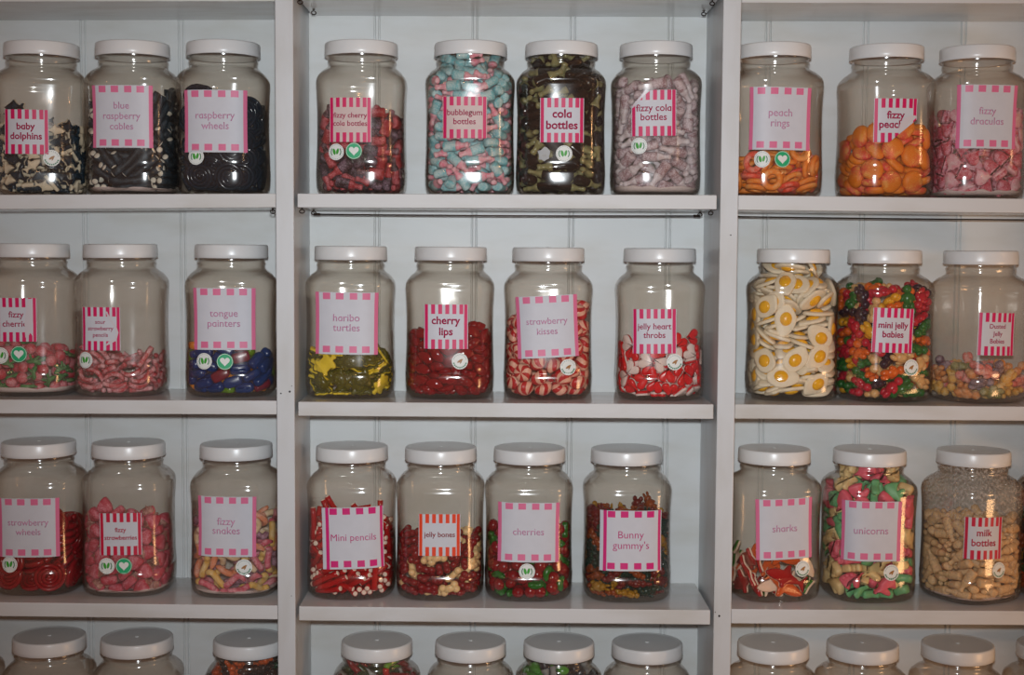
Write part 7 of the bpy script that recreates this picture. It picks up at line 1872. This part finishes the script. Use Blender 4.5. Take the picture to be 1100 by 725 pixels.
for j in JARS:
    key, row, px_, turn, fill, kind, shell = j
    pos, rot = jar_place(j)
    half = max(abs(sup(2 * PI * k / 720, .0705, JN)[0] * math.sin(rot) + sup(2 * PI * k / 720, .0705, JN)[1] * math.cos(rot)) for k in range(720))
    yy = min(JAR_Y, DEPTH - .0025 - half)
    pos.y = yy
    jar = link('sweet_jar', None, loc=pos)
    jar.rotation_euler = (0, 0, rot)
    tag(jar, JAR_LABEL[key], 'jar', 'sweet jars on the shelves')
    mat = PLASTIC.get(key, M_HAZY if row == 3 else M_CLEAR)
    link('jar_body', BODY[mat.name], jar)
    lid = link('lid', LID, jar)
    lid.rotation_euler = (RND.uniform(-.006, .006), RND.uniform(-.006, .006), RND.uniform(0, 6.28))
    yf = pos.y - .0692

    def surf(cx, cy):
        p = at(cx, cy, yf)
        return (p.x - pos.x) * 1000, (p.z - pos.z) * 1000

    if key in LABELS:
        lk, (x0, y0, x1, y1), lines, wpx, spx, tilt, tear = LABELS[key]
        k = px_mm(yf)
        W, H = (x1 - x0) * k, (y1 - y0) * k
        dx, h0 = surf((x0 + x1) / 2, (y0 + y1) / 2)
        walk = walker(dx, rot)
        bm = label_flat(lk, W, H)
        if tear == 'diag':
            bmesh.ops.bisect_plane(bm, geom=bm.verts[:] + bm.edges[:] + bm.faces[:], plane_co=(W * .22, -H * .2, 0), plane_no=(.62, -.78, 0), clear_outer=True)
        elif tear == 'corner':
            bmesh.ops.bisect_plane(bm, geom=bm.verts[:] + bm.edges[:] + bm.faces[:], plane_co=(-W * .36, H * .27, 0), plane_no=(-.6, .8, 0), clear_outer=True)
        paper = PAPER_OLD if key in ('bubblegum', 'cherrycola') else PAPER
        ink = INK[lk]
        wrap(bm, walk, h0, math.radians(tilt), .22)
        lab = link('label', bm_mesh(bm, 'label', [paper, ink]), jar)
        tk = 'A' if lk == 'A' else lk
        tb = text_flat(lines, wpx * k, spx * k, {'A': .05, 'B': .24 if key in ('cola', 'lips', 'dolphins', 'peaches', 'minibabies') else .12, 'C': .0, 'D': .12, 'R': .18}[lk])
        if tear == 'diag':
            bmesh.ops.bisect_plane(tb, geom=tb.verts[:] + tb.edges[:] + tb.faces[:], plane_co=(W * .06, -H * .2, 0), plane_no=(.62, -.78, 0), clear_outer=True)
        wrap(tb, walk, h0, math.radians(tilt), .06, .55)
        link('lettering', bm_mesh(tb, 'lettering', [TEXT[tk]]), lab)
        flap = None
        if tear == 'diag':       # the curled white back of the torn corner
            flap = [(W * .16, -H * .20), (W * .5, H * .08), (W * .46, H * .12), (W * .34, H * .12), (W * .18, H * .04), (W * .10, -H * .08), (W * .06, -H * .24)]
        elif tear == 'corner':
            flap = [(-W * .5, H * .10), (-W * .46, H * .20), (-W * .30, H * .36), (-W * .18, H * .5), (-W * .10, H * .5), (-W * .28, H * .31), (-W * .44, H * .14)]
        elif tear == 'crease':
            flap = [(W * .12, -H * .40), (W * .20, -H * .30), (W * .36, -H * .22), (W * .40, -H * .08), (W * .34, H * .06), (W * .20, H * .24), (W * .14, H * .40), (W * .18, H * .40),
                    (W * .25, H * .25), (W * .39, H * .08), (W * .455, -H * .08), (W * .40, -H * .27), (W * .24, -H * .35)]
        elif tear == 'strip':
            flap = [(W * .22, -H * .4), (W * .20, -H * .1), (W * .24, H * .2), (W * .30, H * .48), (W * .39, H * .48), (W * .41, H * .1), (W * .38, -H * .2), (W * .42, -H * .4), (W * .34, -H * .3), (W * .27, -H * .42)]
        if flap:
            fb = poly(bmesh.new(), flap, 0)
            bmesh.ops.triangulate(fb, faces=fb.faces[:])
            bmesh.ops.subdivide_edges(fb, edges=fb.edges[:], cuts=2, use_grid_fill=True)
            wrap(fb, walk, h0, math.radians(tilt), .25, .45)
            tag(link('torn_flap', bm_mesh(fb, 'torn_flap', [plain('torn_paper', (206, 200, 206), .35, .5)]), lab), 'wrinkled white torn part of the label')
    for sk, sx, sy in STICKERS.get(key, []):
        dx, h0 = surf(sx, sy)
        walk = walker(dx, rot)
        r = 8.8 * px_mm(yf)
        if sk == 'torn':
            rn = random.Random(3)
            pts = [(r * q * math.cos(a), r * q * math.sin(a)) for a, q in [(2 * PI * i / 16, rn.uniform(.6, .98)) for i in range(16)]]
            fb = poly(bmesh.new(), pts, 0)
            bmesh.ops.triangulate(fb, faces=fb.faces[:])
            wrap(fb, walk, h0, 0, .1)
            tag(link('sticker_remains', bm_mesh(fb, 'sticker_remains', [plain('sticker_glue', (170, 172, 172), .5)]), jar), 'whitish remains of a torn sticker')
            continue
        sb = disc(r)
        wrap(sb, walk, h0, 0, .2)
        st = link('sticker', bm_mesh(sb, 'sticker', [TEAL if sk == 'heart' else WHITE]), jar)
        tag(st, {'leaf': 'round white sticker with two green leaves', 'heart': 'round green sticker with a white heart', 'nut': 'round white sticker with a small brown emblem'}[sk])
        eb, ms = emblem_flat(sk, r)
        if sk == 'heart':
            bmesh.ops.triangulate(eb, faces=[f for f in eb.faces if len(f.verts) > 4])
        wrap(eb, walk, h0, 0, .05, .5)
        link('emblem', bm_mesh(eb, 'emblem', ms), st)
    # sweets
    Jm = Matrix.Translation(pos) @ Matrix.Rotation(rot, 4, 'Z')
    if key in SUGAR_BED:
        hgt = SUGAR_BED[key]
        rn = random.Random(len(key))
        A = 32
        vs, fs = [], []
        for q, z0 in ((52, 6.6), (58, 7.2), (63.4, 11)):
            for t in range(A):
                xx, y2 = sup(2 * PI * t / A, q, 2.7)
                vs.append((xx, y2, z0))
        for q, w in ((63.8, 1.0), (50, .8), (25, .7)):
            for t in range(A):
                xx, y2 = sup(2 * PI * t / A, q, 2.7)
                vs.append((xx, y2, 8 + hgt * w * (rn.uniform(.35, 1.0) if q > 60 else rn.uniform(.4, .7))))
        for l in range(5):
            for t in range(A):
                t2 = (t + 1) % A
                fs.append((l * A + t, l * A + t2, (l + 1) * A + t2, (l + 1) * A + t))
        fs.append(tuple(reversed(range(A))))
        fs.append(tuple(range(5 * A, 6 * A)))
        so = link('loose_sugar', MB().add(vs, fs).mesh('loose_sugar', [M_SUGAR]))
        so.matrix_world = Jm
        tag(so, 'loose pale sugar lying at the bottom of the %s jar' % JAR_WORDS[key], 'sugar', kind='stuff')
    if not kind:
        continue
    for vi, at_rest, turn_q in rest_poses(key):
        parts = proto(kind, vi)
        o = link(SW[kind]['name'], parts[0][1])
        o.matrix_world = Jm @ Matrix.Translation(at_rest) @ turn_q.to_matrix().to_4x4()
        tag(o, SW[kind]['v'][vi][0] + ' in the ' + JAR_WORDS[key] + ' jar', SW[kind]['cat'], ('%s in the %s jar' % (SW[kind]['v'][vi][0], JAR_WORDS[key])))
        for nm, me in parts[1:]:
            link(nm, me, o)

# ------------------------------------------------------------------ camera and light
cd = bpy.data.cameras.new('camera')
cd.sensor_width = 36.0
cd.lens = FPX / FW * 36.0
cd.clip_start = 0.05
cam = bpy.data.objects.new('camera', cd)
COL.objects.link(cam)
cam.matrix_world = Matrix.Translation(CAM) @ ROT.to_4x4()
scene.camera = cam


def lamp(name, kind, loc, target, energy, color, **kw):
    ld = bpy.data.lights.new(name, kind)
    ld.energy = energy
    ld.color = color
    for k, v in kw.items():
        setattr(ld, k, v)
    o = bpy.data.objects.new(name, ld)
    COL.objects.link(o)
    o.location = loc
    o.rotation_euler = (Vector(target) - Vector(loc)).to_track_quat('-Z', 'Y').to_euler()
    return o


# the camera's flash, just above the lens
lamp('camera_flash', 'SPOT', CAM + Vector((0.0, 0.02, 0.082)), (0.02, 0.0, 1.46), 106, (0.88, 0.95, 1.0), spot_size=math.radians(68), spot_blend=1.0, shadow_soft_size=0.03)
# warm bulbs of the shop, mostly to the right
for k, (x, y, z, e) in enumerate(((2.1, -0.9, 1.85, 4), (1.75, -0.8, 0.75, 20), (1.7, -2.6, 2.1, 3), (-0.3, -2.9, 2.4, 3), (-1.9, -2.2, 2.2, 2))):
    lamp('warm_bulb', 'POINT', (x, y, z), (0, 0, 1.4), e, (1.0, 0.55, 0.25), shadow_soft_size=0.22 if e > 15 else 0.035)
w = bpy.data.worlds.new('shop_gloom')
w.use_nodes = True
scene.world = w
wn, wl = w.node_tree.nodes, w.node_tree.links
bg = wn['Background']
tc = wn.new('ShaderNodeTexCoord')
sx = wn.new('ShaderNodeSeparateXYZ')
wl.new(tc.outputs['Generated'], sx.inputs[0])
mr = wn.new('ShaderNodeMapRange')
mr.inputs['From Min'].default_value, mr.inputs['From Max'].default_value = -0.6, 0.8
wl.new(sx.outputs['Z'], mr.inputs['Value'])
mx = wn.new('ShaderNodeMix')
mx.data_type = 'RGBA'
mx.inputs['A'].default_value = (0.22, 0.085, 0.045, 1)
mx.inputs['B'].default_value = (0.31, 0.165, 0.10, 1)
wl.new(mr.outputs['Result'], mx.inputs['Factor'])
wl.new(mx.outputs['Result'], bg.inputs['Color'])
bg.inputs['Strength'].default_value = 0.54
vs_ = scene.view_settings
scene.display_settings.display_device = 'sRGB'
vs_.view_transform = 'Standard'
vs_.look = 'None'
vs_.exposure = 0.0
vs_.gamma = 1.0
vs_.use_curve_mapping = False
scene.cycles.transparent_max_bounces = 24
scene.cycles.max_bounces = 6
scene.cycles.sample_clamp_indirect = 4.0
scene.cycles.use_denoising = True
